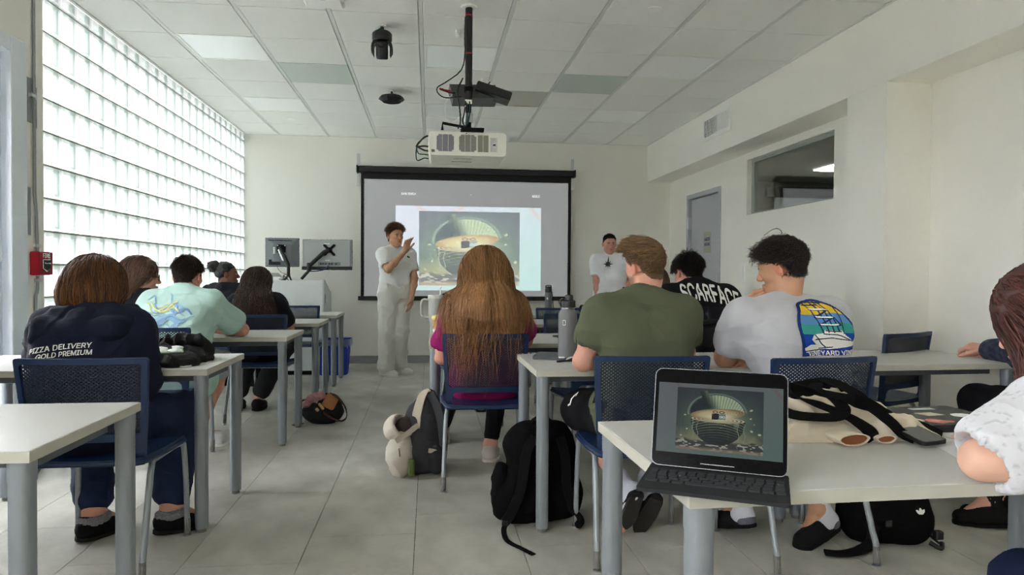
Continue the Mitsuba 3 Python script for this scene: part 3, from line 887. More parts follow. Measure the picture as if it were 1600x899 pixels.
def mapped(poly, t0, t1, e=0.025):
    m = subdiv(ext(poly, t1 - t0, t0), e)
    m.vertices = back_map(m.vertices)
    return m


outer = Polygon([(-.205, .425), (-.212, .50), (-.222, .62), (-.236, .845), (.236, .845), (.222, .62), (.212, .50), (.205, .425)]).buffer(-.012).buffer(.012)
hole = Polygon([(-.198, .555), (-.214, .822), (.214, .822), (.198, .555)]).buffer(-.01).buffer(.01)
gap = Polygon([(-.176, .40), (-.180, .515), (.180, .515), (.176, .40)])
arch = gap.difference(sbox(-.3, .50, .3, .6)).union(rrect(.36, .10, .03, 0, .475))
back_frame = mapped(outer.difference(hole).difference(arch), -.010, .010)
zone = hole.buffer(.004)
ribs, step = [], 0.0105
for sgn in (1, -1):
    for c in np.arange(-.9, .9, step * 1.28):
        ln = LineString([(-.4, .69 + c - sgn * .4 * .8), (.4, .69 + c + sgn * .4 * .8)]).intersection(zone)
        if ln.is_empty or ln.length < .008:
            continue
        (x0, z0), (x1, z1) = ln.coords[0], ln.coords[-1]
        n = max(2, int(ln.length / .03) + 1)
        q = np.linspace(0, 1, n)
        d = unit([x1 - x0, z1 - z0])
        w = np.array([-d[1], d[0]]) * .0024
        ctr = np.stack([x0 + (x1 - x0) * q, z0 + (z1 - z0) * q], 1)
        v = []
        for s, t in ((1, -.0018), (1, .0018), (-1, .0018), (-1, -.0018)):
            v.append(np.column_stack([ctr + s * w, np.full(n, t)]))
        v = np.stack(v, 1).reshape(-1, 3)
        f = []
        for i in range(n - 1):
            for s in range(4):
                s2 = (s + 1) % 4
                f += [[i * 4 + s, i * 4 + 4 + s, i * 4 + 4 + s2], [i * 4 + s, i * 4 + 4 + s2, i * 4 + s2]]
        ribs.append((back_map(v), np.array(f)))
nv = np.cumsum([0] + [len(r[0]) for r in ribs])
back_mesh = trimesh.Trimesh(np.vstack([r[0] for r in ribs]), np.vstack([r[1] + o for r, o in zip(ribs, nv)]), process=False)
sp = Polygon([(-.205, -.20), (.205, -.20), (.232, -.05), (.236, .18), (.19, .235), (-.19, .235), (-.236, .18), (-.232, -.05)]).buffer(-.03).buffer(.03)
seat_mesh = subdiv(ext(sp, .014, .432), .04)
v = seat_mesh.vertices
v[:, 2] += .012 * (v[:, 0] / .23) ** 2 - .03 * np.clip((v[:, 1] - .12) / .12, 0, 1) ** 2 + .006
seat_rim = cat(*[tube(np.array([[x, y, .432 + .012 * (x / .23) ** 2 - .03 * max(0, min(1, (y - .12) / .12)) ** 2] for x, y in sp.exterior.coords[:-1]]), .009, 6, closed=True)])


def chair_leg(s, rear):
    if rear:
        p = curve([[s * .205, -.10, .425], [s * .214, -.15, .36], [s * .222, -.225, .14], [s * .224, -.245, .085], [s * .224, -.25, .012]], 12)
    else:
        p = curve([[s * .205, .10, .425], [s * .214, .19, .42], [s * .218, .215, .39], [s * .224, .225, .2], [s * .226, .23, .012]], 12)
    return tube(p, .0125, 8)


def chair_tip(s, rear):
    x, y = s * (.224 if rear else .226), (-.25 if rear else .23)
    return tube([[x, y + (.004 if rear else 0), .08], [x, y, .012]], .0135, 8), lathe([(0, 0), (.017, 0), (.017, .005), (.006, .010), (0, .012)], 12, (x, y, 0))


proto = None


def chair(x, y, rz, label):
    global proto
    k = thing('classroom_chair', label, 'chair', 'navy mesh-back classroom chairs')
    if proto is None:
        proto = k
        part(k, 'seat', cat(seat_mesh, seat_rim), NAVY, smooth=35)
        b = part(k, 'backrest', back_frame, NAVY, smooth=35)
        part(b, 'mesh_panel', back_mesh, NAVYD, kind='stuff')
        for s in (-1, 1):
            for rear in (True, False):
                lg = part(k, 'leg', chair_leg(s, rear), LEGM, smooth=50)
                tp, gl = chair_tip(s, rear)
                part(lg, 'tip', tp, TIPM, smooth=50)
                part(lg, 'glide', gl, CHROME, smooth=40)
        part(k, 'seat_rail', cat(*[tube([[s * .205, -.11, .424], [s * .205, .11, .424]], .0125) for s in (-1, 1)], *[tube([[-.205, q, .42], [.205, q, .42]], .009) for q in (-.09, .09)]), LEGM, smooth=50)
        place(k, TR(x, y, 0, rz))
    else:
        copies(proto, k, TR(x, y, 0, rz))
    return k


chair(-1.285, 2.95, 0, 'navy mesh chair under the person in the dark hoodie')
chair(-1.62, 4.43, 0, 'navy mesh chair under the person in the mint T-shirt')
chair(-1.33, 5.74, 0, 'navy mesh chair under the person with long dark hair in black')
chair(-1.31, 7.30, -.05, 'empty navy mesh chair in front of the white lectern')
chair(.312, 3.92, -.03, 'navy mesh chair under the person with long ginger hair')
chair(1.02, 4.12, .10, 'empty navy mesh chair in front of the olive T-shirt, beside the elbow')
chair(.895, 2.87, -.04, 'navy mesh chair under the person in the olive T-shirt')
chair(1.545, 2.78, .10, 'navy mesh chair under the person in the white boat-print T-shirt')
chair(2.66, 3.86, .42, 'empty navy mesh chair turned at an angle by the right pillar')
chair(1.18, 5.86, 0, 'nearer of the two empty navy mesh chairs behind the tall grey bottle')
chair(1.27, 6.85, 0, 'farther of the two empty navy mesh chairs behind the tall grey bottle')
chair(1.93, 7.0, -.1, 'navy mesh chair beside the black camera in the front row')
chair(1.66, 4.10, 0, 'navy mesh chair under the person in the black lettered T-shirt')
chair(-1.98, 4.72, 0, 'navy mesh chair under the person with glasses by the glass blocks')
chair(-2.0, 7.1, 0, 'navy mesh chair under the person with the hair bun')
chair(.33, 5.45, 0, 'navy mesh chair under the person in the strappy top')
chair(2.02, 5.80, 0, 'navy mesh chair under the person half hidden by the olive T-shirt')
chair(1.52, 1.0, 0, 'navy mesh chair at the right edge under the person in the white blouse')
chair(3.0, 2.78, 0, 'navy mesh chair behind the reddish brown hair at the right')

# ------------------------------------------------------------------ tables
TOPM = mat('table_top', (186, 186, 182), 0.45, spec=0.4)
EDGM = mat('table_edge', (180, 178, 167), 0.55)
TLEG = mat('table_leg', (138, 144, 150), 0.4, metal=0.3)
RAILM = mat('table_rail', (96, 100, 104), 0.45, metal=0.3)
tproto = {}


def table(x0, x1, y0, y1, label, rz=0.0):
    k = thing('table', label, 'table', 'white topped classroom tables')
    w, d = x1 - x0, y1 - y0
    key = (round(w, 3), round(d, 3))
    T = TR((x0 + x1) / 2, (y0 + y1) / 2, 0, rz)
    if key in tproto:
        copies(tproto[key], k, T)
        return k
    tproto[key] = k
    tp = part(k, 'tabletop', bx(-w / 2 + .002, w / 2 - .002, -d / 2 + .002, d / 2 - .002, .708, .737, .0015), TOPM)
    part(tp, 'edge_band', cat(bx(-w / 2, w / 2, -d / 2, -d / 2 + .002, .7085, .7355), bx(-w / 2, w / 2, d / 2 - .002, d / 2, .7085, .7355), bx(-w / 2, -w / 2 + .002, -d / 2, d / 2, .7085, .7355), bx(w / 2 - .002, w / 2, -d / 2, d / 2, .7085, .7355)), EDGM)
    for sx in (-1, 1):
        for sy in (-1, 1):
            cx, cy = sx * (w / 2 - .035), sy * (d / 2 - .035)
            lg = part(k, 'leg', mv(ext(rrect(.056, .056, .024), .69, .018), cx, cy), TLEG, smooth=35)
            part(lg, 'foot', lathe([(0, 0), (.02, 0), (.02, .018), (0, .018)], 14, (cx, cy, 0)), TIPM)
            part(lg, 'collar', mv(ext(rrect(.060, .060, .026), .05, .657), cx, cy), TLEG, smooth=35)
    part(k, 'rail', cat(bx(-w / 2 + .06, w / 2 - .06, -d / 2 + .115, -d / 2 + .135, .668, .708), bx(-w / 2 + .06, w / 2 - .06, d / 2 - .135, d / 2 - .115, .668, .708), bx(-w / 2 + .045, -w / 2 + .065, -d / 2 + .135, d / 2 - .135, .668, .708), bx(w / 2 - .065, w / 2 - .045, -d / 2 + .135, d / 2 - .135, .668, .708)), RAILM)
    place(k, T)
    return k


R_ = .61
table(-2.17, -.945, 1.76, 2.40, 'empty white table at the lower left corner')
table(-2.17, -.978, 3.19, 3.81, 'white table with the black cloth bag, in front of the dark hoodie')
table(-2.17, -.945, 4.745, 5.385, 'white table the mint T-shirt leans on')
table(-2.17, -.94, 6.06, 6.70, 'white table with a paper sheet, in front of the long dark hair')
table(-2.17, -.94, 7.22, 7.88, 'white table in front of the lectern, nearest the blue bin')
table(.50, 1.90, 1.30, 1.98, 'white table with the tablet and canvas bag', .02)
table(.475, 1.69, 3.04, 3.69, 'white table with the tall grey bottle on a closed laptop', .01)
table(1.72, 2.935, 3.10, 3.73, 'white table beside the pillar in front of the boat-print T-shirt', .03)
table(.0, 1.22, 4.24, 4.97, 'white table with the handled tumbler and iced coffee')
table(1.28, 2.50, 4.45, 5.10, 'white table in front of the black lettered T-shirt', .02)
table(.05, 1.27, 5.90, 6.57, 'white table behind the tall grey bottle, third from the front')
table(1.33, 2.55, 5.98, 6.62, 'white table second from the front on the wall side')
table(.10, 1.32, 7.19, 7.82, 'white table nearest the screen, with the slim grey bottle')
table(1.38, 2.60, 7.30, 7.93, 'white table nearest the standing person in the star T-shirt')

# ------------------------------------------------------------------ lectern, monitors, office chair, bin
LEC = mat('lectern_white', (222, 226, 228), 0.5)
LECS = mat('lectern_side', (196, 200, 202), 0.5)
k = thing('lectern', 'white boxy lectern with two monitors on top at the front left', 'lectern')
LX0, LX1, LY0, LY1 = -1.98, -1.20, 8.10, 8.72
part(k, 'front_panel', bx(LX0, LX1 - .012, LY0, LY0 + .02, .05, 1.085, .002), LEC)
part(k, 'side_panel', yz_panel(Polygon([(LY0, .05), (LY1, .05), (LY1, .93), (LY0 + .42, .985), (LY0 + .10, 1.095), (LY0, 1.095)]), LX1 - .02, .02), LECS)
part(k, 'side_panel', yz_panel(Polygon([(LY0, .05), (LY1, .05), (LY1, .93), (LY0 + .42, .985), (LY0 + .10, 1.095), (LY0, 1.095)]), LX0, .02), LECS)
part(k, 'top', bx(LX0 + .02, LX1 - .02, LY0 + .02, LY0 + .14, 1.06, 1.08), LEC)
part(k, 'work_surface', bx(LX0 + .02, LX1 - .02, LY0 + .14, LY1, .90, .92), LEC)
part(k, 'vent_slot', bx(LX1, LX1 + .003, LY0 + .10, LY0 + .115, .82, .92), BLACKP)
part(k, 'plinth', bx(LX0 + .04, LX1 - .04, LY0 + .04, LY1, 0, .05), BLACKM)
MGREY = mat('monitor_grey', (120, 124, 130), 0.45)
MSIL = mat('monitor_silver', (166, 168, 168), 0.4, metal=.1)


def monitor(name, label, c, w, h, rz, m, chin, arm):
    """A monitor seen from behind on a jointed arm; c is the panel's centre."""
    k = thing(name, label, 'monitor')
    M = trimesh.transformations.translation_matrix(c) @ rot([0, 0, 1], rz)
    pts = [[sx * a, y, sz * b] for y, a, b in ((.02, w / 2, h / 2), (0, w / 2, h / 2), (-.02 if chin else -.03, w / 2 - .02 if chin else w / 2 - .09, h / 2 - .02 if chin else h / 2 - .07)) for sx in (-1, 1) for sz in (-1, 1)]
    part(k, 'back_shell', xf(trimesh.convex.convex_hull(np.array(pts)), M), m)
    part(k, 'bezel', xf(bx(-w / 2 - .004, w / 2 + .004, .02, .034, -h / 2 - .004, h / 2 + .004, .003), M), BLACKP)
    part(k, 'screen', xf(bx(-w / 2 + .01, w / 2 - .01, .034, .0345, -h / 2 + .01, h / 2 - .01), M), mat(name + '_screen', (12, 13, 15), .2))
    yb = -.022 if chin else -.032
    if chin:
        part(k, 'chin', xf(bx(-w / 2 - .003, w / 2 + .003, yb - .002, .02, -h / 2 - .004, -h / 2 + .038, .002), M), BLACKP)
        part(k, 'port_panel', xf(bx(-.10, .16, yb - .002, yb, -h / 2 + .048, -h / 2 + .09), M), mat('port_grey', (126, 130, 132), .5))
        for x in (-.07, -.04, -.01, .03, .06, .11):
            part(k, 'port', xf(bx(x - .010, x + .010, yb - .004, yb - .002, -h / 2 + .06, -h / 2 + .078), M), BLACKP)
        part(k, 'emblem', xf(bx(-.035, .035, yb - .001, yb, h / 2 - .055, h / 2 - .042), M), WHITE)
        part(k, 'label', xf(bx(-.02, .03, yb - .001, yb, -h / 2 + .105, -h / 2 + .115), M), WHITE)
    else:
        part(k, 'port_panel', xf(bx(-.15, -.02, yb + .008, yb + .012, -h / 2 + .02, -h / 2 + .08), M), BLACKP)
        part(k, 'ridge', xf(bx(-w / 2 + .03, w / 2 - .08, -.022, -.004, h / 2 - .028, h / 2 - .022), M), BLACKP)
        part(k, 'label', xf(bx(-.10, -.08, yb - .001, yb, -.02, .06), M), WHITE)
    arm(k, M, yb)
    return k


def arm_a(k, M, yb):
    p = lambda x, y, z: (M @ [x, y, z, 1])[:3]
    part(k, 'mount_plate', xf(bx(-.06, .04, yb - .012, yb, -.02, .09, .004), M), BLACKM)
    part(k, 'mount_screw', xf(cat(*[bx(x - .006, x + .006, yb - .016, yb - .012, z - .006, z + .006, .001) for x in (-.05, .03) for z in (-.01, .08)]), M), CHROME)
    a = part(k, 'arm', tube([p(-.03, yb - .03, .06), p(.03, yb - .07, -.05), p(.075, yb - .09, -.15)], [.018, .022, .02], 10), BLACKP, smooth=40)
    part(a, 'cover', xf(tube([[-.035, yb - .045, .03], [.02, yb - .085, -.10]], .014, 8), M), CHROME, smooth=40)
    part(k, 'post', tube([p(.075, yb - .08, -.14), p(.075, yb - .08, -.29)], .019, 12), BLACKP, smooth=40)
    part(k, 'foot', cat(tube([p(.075, yb - .08, -.255), p(.11, yb - .08, -.335)], .010, 8), tube([p(.075, yb - .08, -.255), p(.03, yb - .06, -.335)], .010, 8)), BLACKP, smooth=40)
    part(k, 'cable', tube(curve([p(-.06, yb, -.14), p(-.04, yb - .03, -.2), p(.0, yb - .04, -.24), p(.05, yb - .08, -.25)], 14), .003, 6), CABLE, smooth=50)
    part(k, 'cable', tube(curve([p(.06, yb - .1, -.26), p(.02, yb - .09, -.27), p(.03, yb - .1, -.31), p(.07, yb - .1, -.30), p(.0, yb - .09, -.33)], 18), .004, 6), CABLE, smooth=50)


def arm_b(k, M, yb):
    p = lambda x, y, z: (M @ [x, y, z, 1])[:3]
    vx = Polygon([(-.05, -.05), (.05, -.05), (.05, .05), (-.05, .05)]).buffer(-.02).union(LineString([(-.055, -.055), (.055, .055)]).buffer(.014)).union(LineString([(-.055, .055), (.055, -.055)]).buffer(.014))
    part(k, 'mount_plate', xf(xz_panel(affinity.translate(vx, .03, .055), yb, .014), M), BLACKM)
    part(k, 'arm', tube([p(.03, yb - .03, .055), p(-.02, yb - .045, .03), p(-.18, yb - .10, -.135)], [.024, .026, .024], 10), BLACKP, smooth=40)
    part(k, 'joint', tube([p(-.185, yb - .10, -.10), p(-.185, yb - .10, -.205)], .024, 12), BLACKP, smooth=40)
    part(k, 'lower_arm', tube([p(-.185, yb - .10, -.19), p(-.27, yb - .11, -.29)], .017, 10), BLACKP, smooth=40)
    part(k, 'cable', tube(curve([p(.02, yb - .01, -.13), p(-.02, yb - .03, -.175), p(-.10, yb - .07, -.195), p(-.17, yb - .13, -.20)], 16), .007, 6), mat('blue_cable', (40, 66, 110), .5), smooth=50)
    part(k, 'cable', tube(curve([p(.04, yb, -.17), p(.02, yb - .03, -.24), p(.0, yb - .04, -.26)], 10), .003, 6), WCAB, smooth=50)


monitor('monitor', 'smaller dark grey monitor on the lectern, seen from behind', (-1.722, 8.40, 1.413), .375, .335, 8, MGREY, False, arm_a)
monitor('monitor', 'wider silver grey monitor on the lectern, seen from behind', (-1.205, 8.40, 1.39), .575, .355, -3, MSIL, True, arm_b)
k = thing('desk_phone', 'white box among cables on the lectern behind the monitor post', 'phone')
part(k, 'body', bx(-1.80, -1.68, 8.14, 8.22, 1.08, 1.125, .008), WHITE)
part(k, 'cord', tube(curve([(-1.70, 8.13, 1.10), (-1.66, 8.12, 1.09), (-1.63, 8.13, 1.12), (-1.66, 8.15, 1.14), (-1.60, 8.15, 1.085)], 20), .004, 6), CABLE, smooth=50)
k = thing('office_chair', 'grey office chair back behind the lectern by the glass blocks', 'chair')
GRYF = mat('grey_fabric', (150, 150, 148), .8)
part(k, 'backrest', trimesh.convex.convex_hull(np.vstack([np.array(bx(-2.18, -1.80, 8.86, 8.90, .70, 1.12, .04).vertices), np.array(bx(-2.12, -1.86, 8.87, 8.89, 1.12, 1.17, .015).vertices)])), GRYF, smooth=30)
part(k, 'seat', bx(-2.22, -1.76, 8.42 + .32, 8.9, .44, .52, .03), GRYF, smooth=30)
part(k, 'column', tube([[-1.99, 8.82, .44], [-1.99, 8.82, .08]], .025, 12), BLACKP, smooth=40)
part(k, 'base', cat(*[tube([[-1.99, 8.82, .1], [-1.99 + .22 * math.cos(a), 8.82 + .22 * math.sin(a), .03]], .018, 8) for a in np.arange(5) * 2 * np.pi / 5 + .3]), BLACKP, smooth=40)
k = thing('recycling_bin', 'blue plastic bin with a clear liner by the front row table legs', 'bin')
BLUEB = mat('bin_blue', (20, 52, 160), .45)


def box_taper(cx, cy, z0, z1, w0, d0, w1, d1, t=.004):
    rings = [(z1, w1, d1), (z0, w0, d0), (z0 + t, w0 - t, d0 - t), (z1, w1 - 2 * t, d1 - 2 * t)]
    v, f = [], []
    for z, w, d in rings:
        c = np.array(rrect(w, d, .03).exterior.coords[:-1])
        n = len(c)
        v += [[cx + a, cy + b, z] for a, b in c]
    for i in range(3):
        for j in range(n):
            j2 = (j + 1) % n
            f += [[i * n + j, i * n + j2, (i + 1) * n + j2], [i * n + j, (i + 1) * n + j2, (i + 1) * n + j]]
    i0 = len(v)
    v += [[cx, cy, z0], [cx, cy, z0 + t]]
    for j in range(n):
        j2 = (j + 1) % n
        f += [[i0, n + j2, n + j], [i0 + 1, 2 * n + j, 2 * n + j2]]
    return trimesh.Trimesh(v, f, process=False)


BCX, BCY = -1.09, 8.18
part(k, 'body', box_taper(BCX, BCY, 0, .40, .30, .24, .36, .30), BLUEB, smooth=30)
part(k, 'rim', tube(np.array([[BCX + x, BCY + y, .40] for x, y in rrect(.37, .31, .04).exterior.coords[:-1]]), .010, 6, closed=True), BLUEB, smooth=40)
nl = len(rrect(.385, .325, .04).exterior.coords) - 1
r1, r2 = np.array(rrect(.385, .325, .04).exterior.coords)[:-1], np.array(rrect(.40, .34, .045).exterior.coords)[:-1]
lv = np.vstack([np.column_stack([r1 * .95 + [BCX, BCY], np.full(nl, .405)]), np.column_stack([r1 + [BCX, BCY], np.full(nl, .415)]), np.column_stack([r2 + [BCX, BCY], .33 + .03 * np.sin(np.arange(nl) * 2.1)])])
lfc = [[i * nl + j, i * nl + (j + 1) % nl, (i + 1) * nl + (j + 1) % nl] for i in range(2) for j in range(nl)] + [[i * nl + j, (i + 1) * nl + (j + 1) % nl, (i + 1) * nl + j] for i in range(2) for j in range(nl)]
scene['mat_film'] = {'type': 'principledthin', 'base_color': rgb(lin(225, 230, 240)), 'roughness': .2, 'spec_trans': .75, 'diff_trans': .6, 'eta': 1.3}
part(k, 'liner', trimesh.Trimesh(lv, lfc, process=False), 'mat_film', smooth=30)

# ------------------------------------------------------------------ people: tools
V = lambda *a: np.array(a, float)
UP = V(0, 0, 1)


def lerp(a, b, t):
    return np.asarray(a) + (np.asarray(b) - np.asarray(a)) * t


def folds(P, amp, f=11.0, seed=0):
    """Cloth creases: how far the surface moves along its normal."""
    q = P * V(f, f, f * 0.55) + meshkit.noise(P * 5, seed + 9)[..., None] * 2.5
    big = (1 - np.abs(2 * meshkit.noise(P * V(f * .5, f * .5, f * .9) + meshkit.noise(P * 3, seed + 4)[..., None] * 3, seed + 5) - 1)) ** 3
    return amp * (1 - np.abs(2 * meshkit.noise(q, seed) - 1) ** 0.8 * 1.6) + 1.3 * amp * big + 0.4 * amp * (meshkit.noise(P * f * 2.6, seed + 1) - 0.5)


class Garment:
    def __init__(self, amp=0.004, f=11.0, seed=0):
        self.s, self.amp, self.f, self.seed = Sdf(), amp, f, seed

    def mesh(self, h, lo=None, hi=None):
        m = self.s.mesh(h, lo, hi)
        m.vertices = m.vertices + vnormals(m) * folds(m.vertices, self.amp, self.f, self.seed)[:, None]
        return m

    def decal(self, m2, O, ax, ay, d, layer=0, e=0.008, lift=0.0045):
        """Lays a flat mesh (x, y, thickness) on the garment, projected along d."""
        m = subdiv(m2, e)
        v = m.vertices
        P = O + v[:, :1] * ax + v[:, 1:2] * ay
        for _ in range(40):
            P = P + np.maximum(self.s.at(P), 0)[:, None] * 0.8 * d
        n = self.s.grad(P)
        P = P + n * (folds(P, self.amp, self.f, self.seed) + lift + layer * 0.0009)[:, None] + n * v[:, 2:3]
        return trimesh.Trimesh(P, m.faces, process=False)


def euler(yaw, pitch, roll):
    """Columns right, forward, up of a head: yaw turns left, pitch looks up, roll leans to the right."""
    R = rot([0, 0, 1], yaw) @ rot([1, 0, 0], pitch) @ rot([0, 1, 0], roll)
    return R[:3, :3]


class Head:
    def __init__(self, c, yaw=0, pitch=0, roll=0, s=1.0):
        self.c, self.R, self.s = np.asarray(c, float), euler(yaw, pitch, roll), s

    def w(self, *p):
        return self.c + self.R @ (np.array(p) * self.s)

    def local(self, P):
        return (P - self.c) @ self.R / self.s


HAIRLINE = (np.array([0, .5, .9, 1.25, 1.5, 1.8, 2.1, 2.6, 3.15]), np.array([.075, .070, .050, .030, .000, .030, -.020, -.060, -.066]))


def scalp(L, lift=0.0, hl=HAIRLINE):
    phi = np.arctan2(np.abs(L[..., 0]), L[..., 1] + .01)
    return (L[..., 2] > np.interp(phi, *hl) + lift) & (np.abs(L[..., 0]) < .0795)


def head_prims(s, H, ear=True):
    q = H.s
    W, E = H.w, lambda c, r, k=.02, op='+': s.ell(H.w(*c), np.array(r) * q, H.R, k * q, op)
    E((0, -.012, .036), (.076, .096, .088))
    E((0, .026, -.022), (.063, .066, .090), .04)
    for x in (-1, 1):
        s.cone(W(x * .047, .012, -.062), W(x * .012, .066, -.099), .022 * q, .018 * q, .035 * q)
        E((x * .043, .056, -.018), (.021, .021, .017), .02)
    E((0, .076, -.100), (.019, .014, .014), .02)
    s.cone(W(-.032, .083, .019), W(.032, .083, .019), .010 * q, None, .02 * q)
    s.cone(W(0, .089, .010), W(0, .112, -.028), .0085 * q, .0115 * q, .014 * q)
    for x in (-1, 1):
        E((x * .0105, .101, -.034), (.0085, .009, .007), .008)
        E((x * .031, .100, .002), (.015, .014, .010), .012, '-')
        E((x * .031, .0815, .001), (.0125, .0115, .0095), .003)
    E((0, .097, -.0615), (.022, .008, .0055), .008)
    E((0, .095, -.0720), (.018, .008, .0060), .008)
    if ear:
        for x in (-1, 1):
            R = H.R @ rot([0, 0, 1], x * 22)[:3, :3] @ rot([1, 0, 0], -10)[:3, :3]
            s.ell(W(x * .081, -.010, -.004), np.array((.0085, .020, .032)) * q, R, .008 * q)
            s.ell(W(x * .088, -.006, .000), np.array((.006, .011, .018)) * q, R, .006 * q, '-')


def head_color(L, skin, hair, brow, lips, beard=0.0, cap=True, hl=HAIRLINE):
    c = np.tile(skin, (len(L), 1))
    x, y, z = np.abs(L[:, 0]), L[:, 1], L[:, 2]

    def blend(mask, col, a=1.0):
        mk = np.clip(mask, 0, 1)[:, None] * a
        c[:] = c * (1 - mk) + np.asarray(col) * mk
    face = (y > .03)
    blend(np.exp(-((x - .043) ** 2 + (z + .025) ** 2) / .0005) * face, skin * V(1.1, .78, .74), .45)
    blend(np.exp(-(x ** 2 + (z + .03) ** 2) / .0002) * face, skin * V(1.08, .8, .76), .4)
    blend((x > .074) & (np.abs(z) < .04) & (np.abs(y + .01) < .03), skin * V(1.05, .68, .62), .6)
    if beard > 0:
        blend(np.clip((-.030 - z) / .02, 0, 1) * np.clip((y + .015) / .02, 0, 1) * (z > -.13), brow, beard)
    blend((y > .085) * np.exp(-(x / .021) ** 4) * np.exp(-((z + .0665) / .0095) ** 4), lips, .85)
    blend((y > .088) * np.exp(-(x / .019) ** 4) * np.exp(-((z + .0667) / .0014) ** 2), lips * .35, .8)
    blend((y > .05) * np.exp(-((x - .031) / .019) ** 4) * np.exp(-((z - (.0215 - 9 * (x - .031) ** 2)) / .0045) ** 4), brow, .85)
    blend((y > .070) * np.exp(-(((x - .031) / .0125) ** 4 + ((z - .001) / .0060) ** 4)), V(.62, .58, .55), .9)
    blend((y > .070) * np.exp(-(((x - .031) / .0055) ** 4 + ((z - .001) / .0058) ** 4)), V(.02, .015, .01), 1)
    blend((y > .070) * np.exp(-((x - .031) / .0135) ** 4) * np.exp(-((z - .0075) / .0018) ** 2), V(.03, .02, .015), .8)
    if cap:
        blend(scalp(L, hl=hl).astype(float), hair, 1)
    return c


def hand_prims(s, w, d, back, thumb, curls=(.35, .4, .45, .5), spread=.06, k=.006, q=1.0, tcurl=.5):
    """A hand from wrist w along d; back is the normal of its back, thumb points to the thumb's side; curls bend each finger (radians per joint)."""
    d, back = unit(d), unit(back - unit(d) * (np.asarray(back) @ unit(d)))
    t = unit(np.cross(d, back))
    if t @ np.asarray(thumb) < 0:
        t = -t
    for i, off in enumerate((.030, .010, -.010, -.029)):
        root = w + d * .092 * q + t * off * q - d * (abs(off - .005) * .35 * q)
        s.cone(w + t * off * .55 * q, root, .0155 * q, .0115 * q, .018 * q)
        L = np.array([(.042, .026, .021), (.047, .030, .023), (.043, .028, .022), (.033, .021, .019)][i]) * q
        dd = unit(d + t * spread * (1.5 - i))
        p, a = root, 0.0
        for j in range(3):
            a += curls[i] * (0.8 if j == 0 else 1.0)
            v = dd * math.cos(a) - back * math.sin(a)
            s.cone(p, p + v * L[j], (.0092 - .0008 * j) * q, (.0086 - .0010 * j) * q, k)
            p = p + v * L[j]
    tb = w + d * .030 * q + t * .026 * q
    v1 = unit(d * .75 + t * .75 - back * .25)
    v2 = unit(d * 1.0 + t * .35 - back * tcurl)
    s.cone(w + d * .02 * q, tb, .017 * q, .015 * q, .015)
    s.chain([tb, tb + v1 * .038 * q, tb + v1 * .038 * q + v2 * .030 * q, tb + v1 * .038 * q + v2 * .052 * q], [.0135 * q, .0105 * q, .0098 * q, .0085 * q], k)


def strand_mesh(paths, r, cols, taper=0.35):
    """Three-sided strands: paths (n, m, 3), cols (n, m, 3)."""
    n, m = paths.shape[:2]
    t = np.gradient(paths, axis=1)
    t /= np.linalg.norm(t, axis=2, keepdims=True) + 1e-9
    a = np.cross(t, V(.31, .52, .79))
    a /= np.linalg.norm(a, axis=2, keepdims=True) + 1e-9
    b = np.cross(t, a)
    rr = r * np.interp(np.linspace(0, 1, m), [0, .6, 1], [1, 1, taper])[None, :, None]
    ring = np.stack([paths + rr * (math.cos(g) * a + math.sin(g) * b) for g in (0, 2.094, 4.189)], 2)
    v = ring.reshape(-1, 3)
    base = (np.arange(n)[:, None] * m + np.arange(m - 1)[None]) * 3
    f = []
    for k in range(3):
        k2 = (k + 1) % 3
        f.append(np.stack([base + k, base + k2, base + 3 + k2], -1).reshape(-1, 3))
        f.append(np.stack([base + k, base + 3 + k2, base + 3 + k], -1).reshape(-1, 3))
    return trimesh.Trimesh(v, np.vstack(f), process=False), np.repeat(cols, 3, axis=1).reshape(-1, 3)


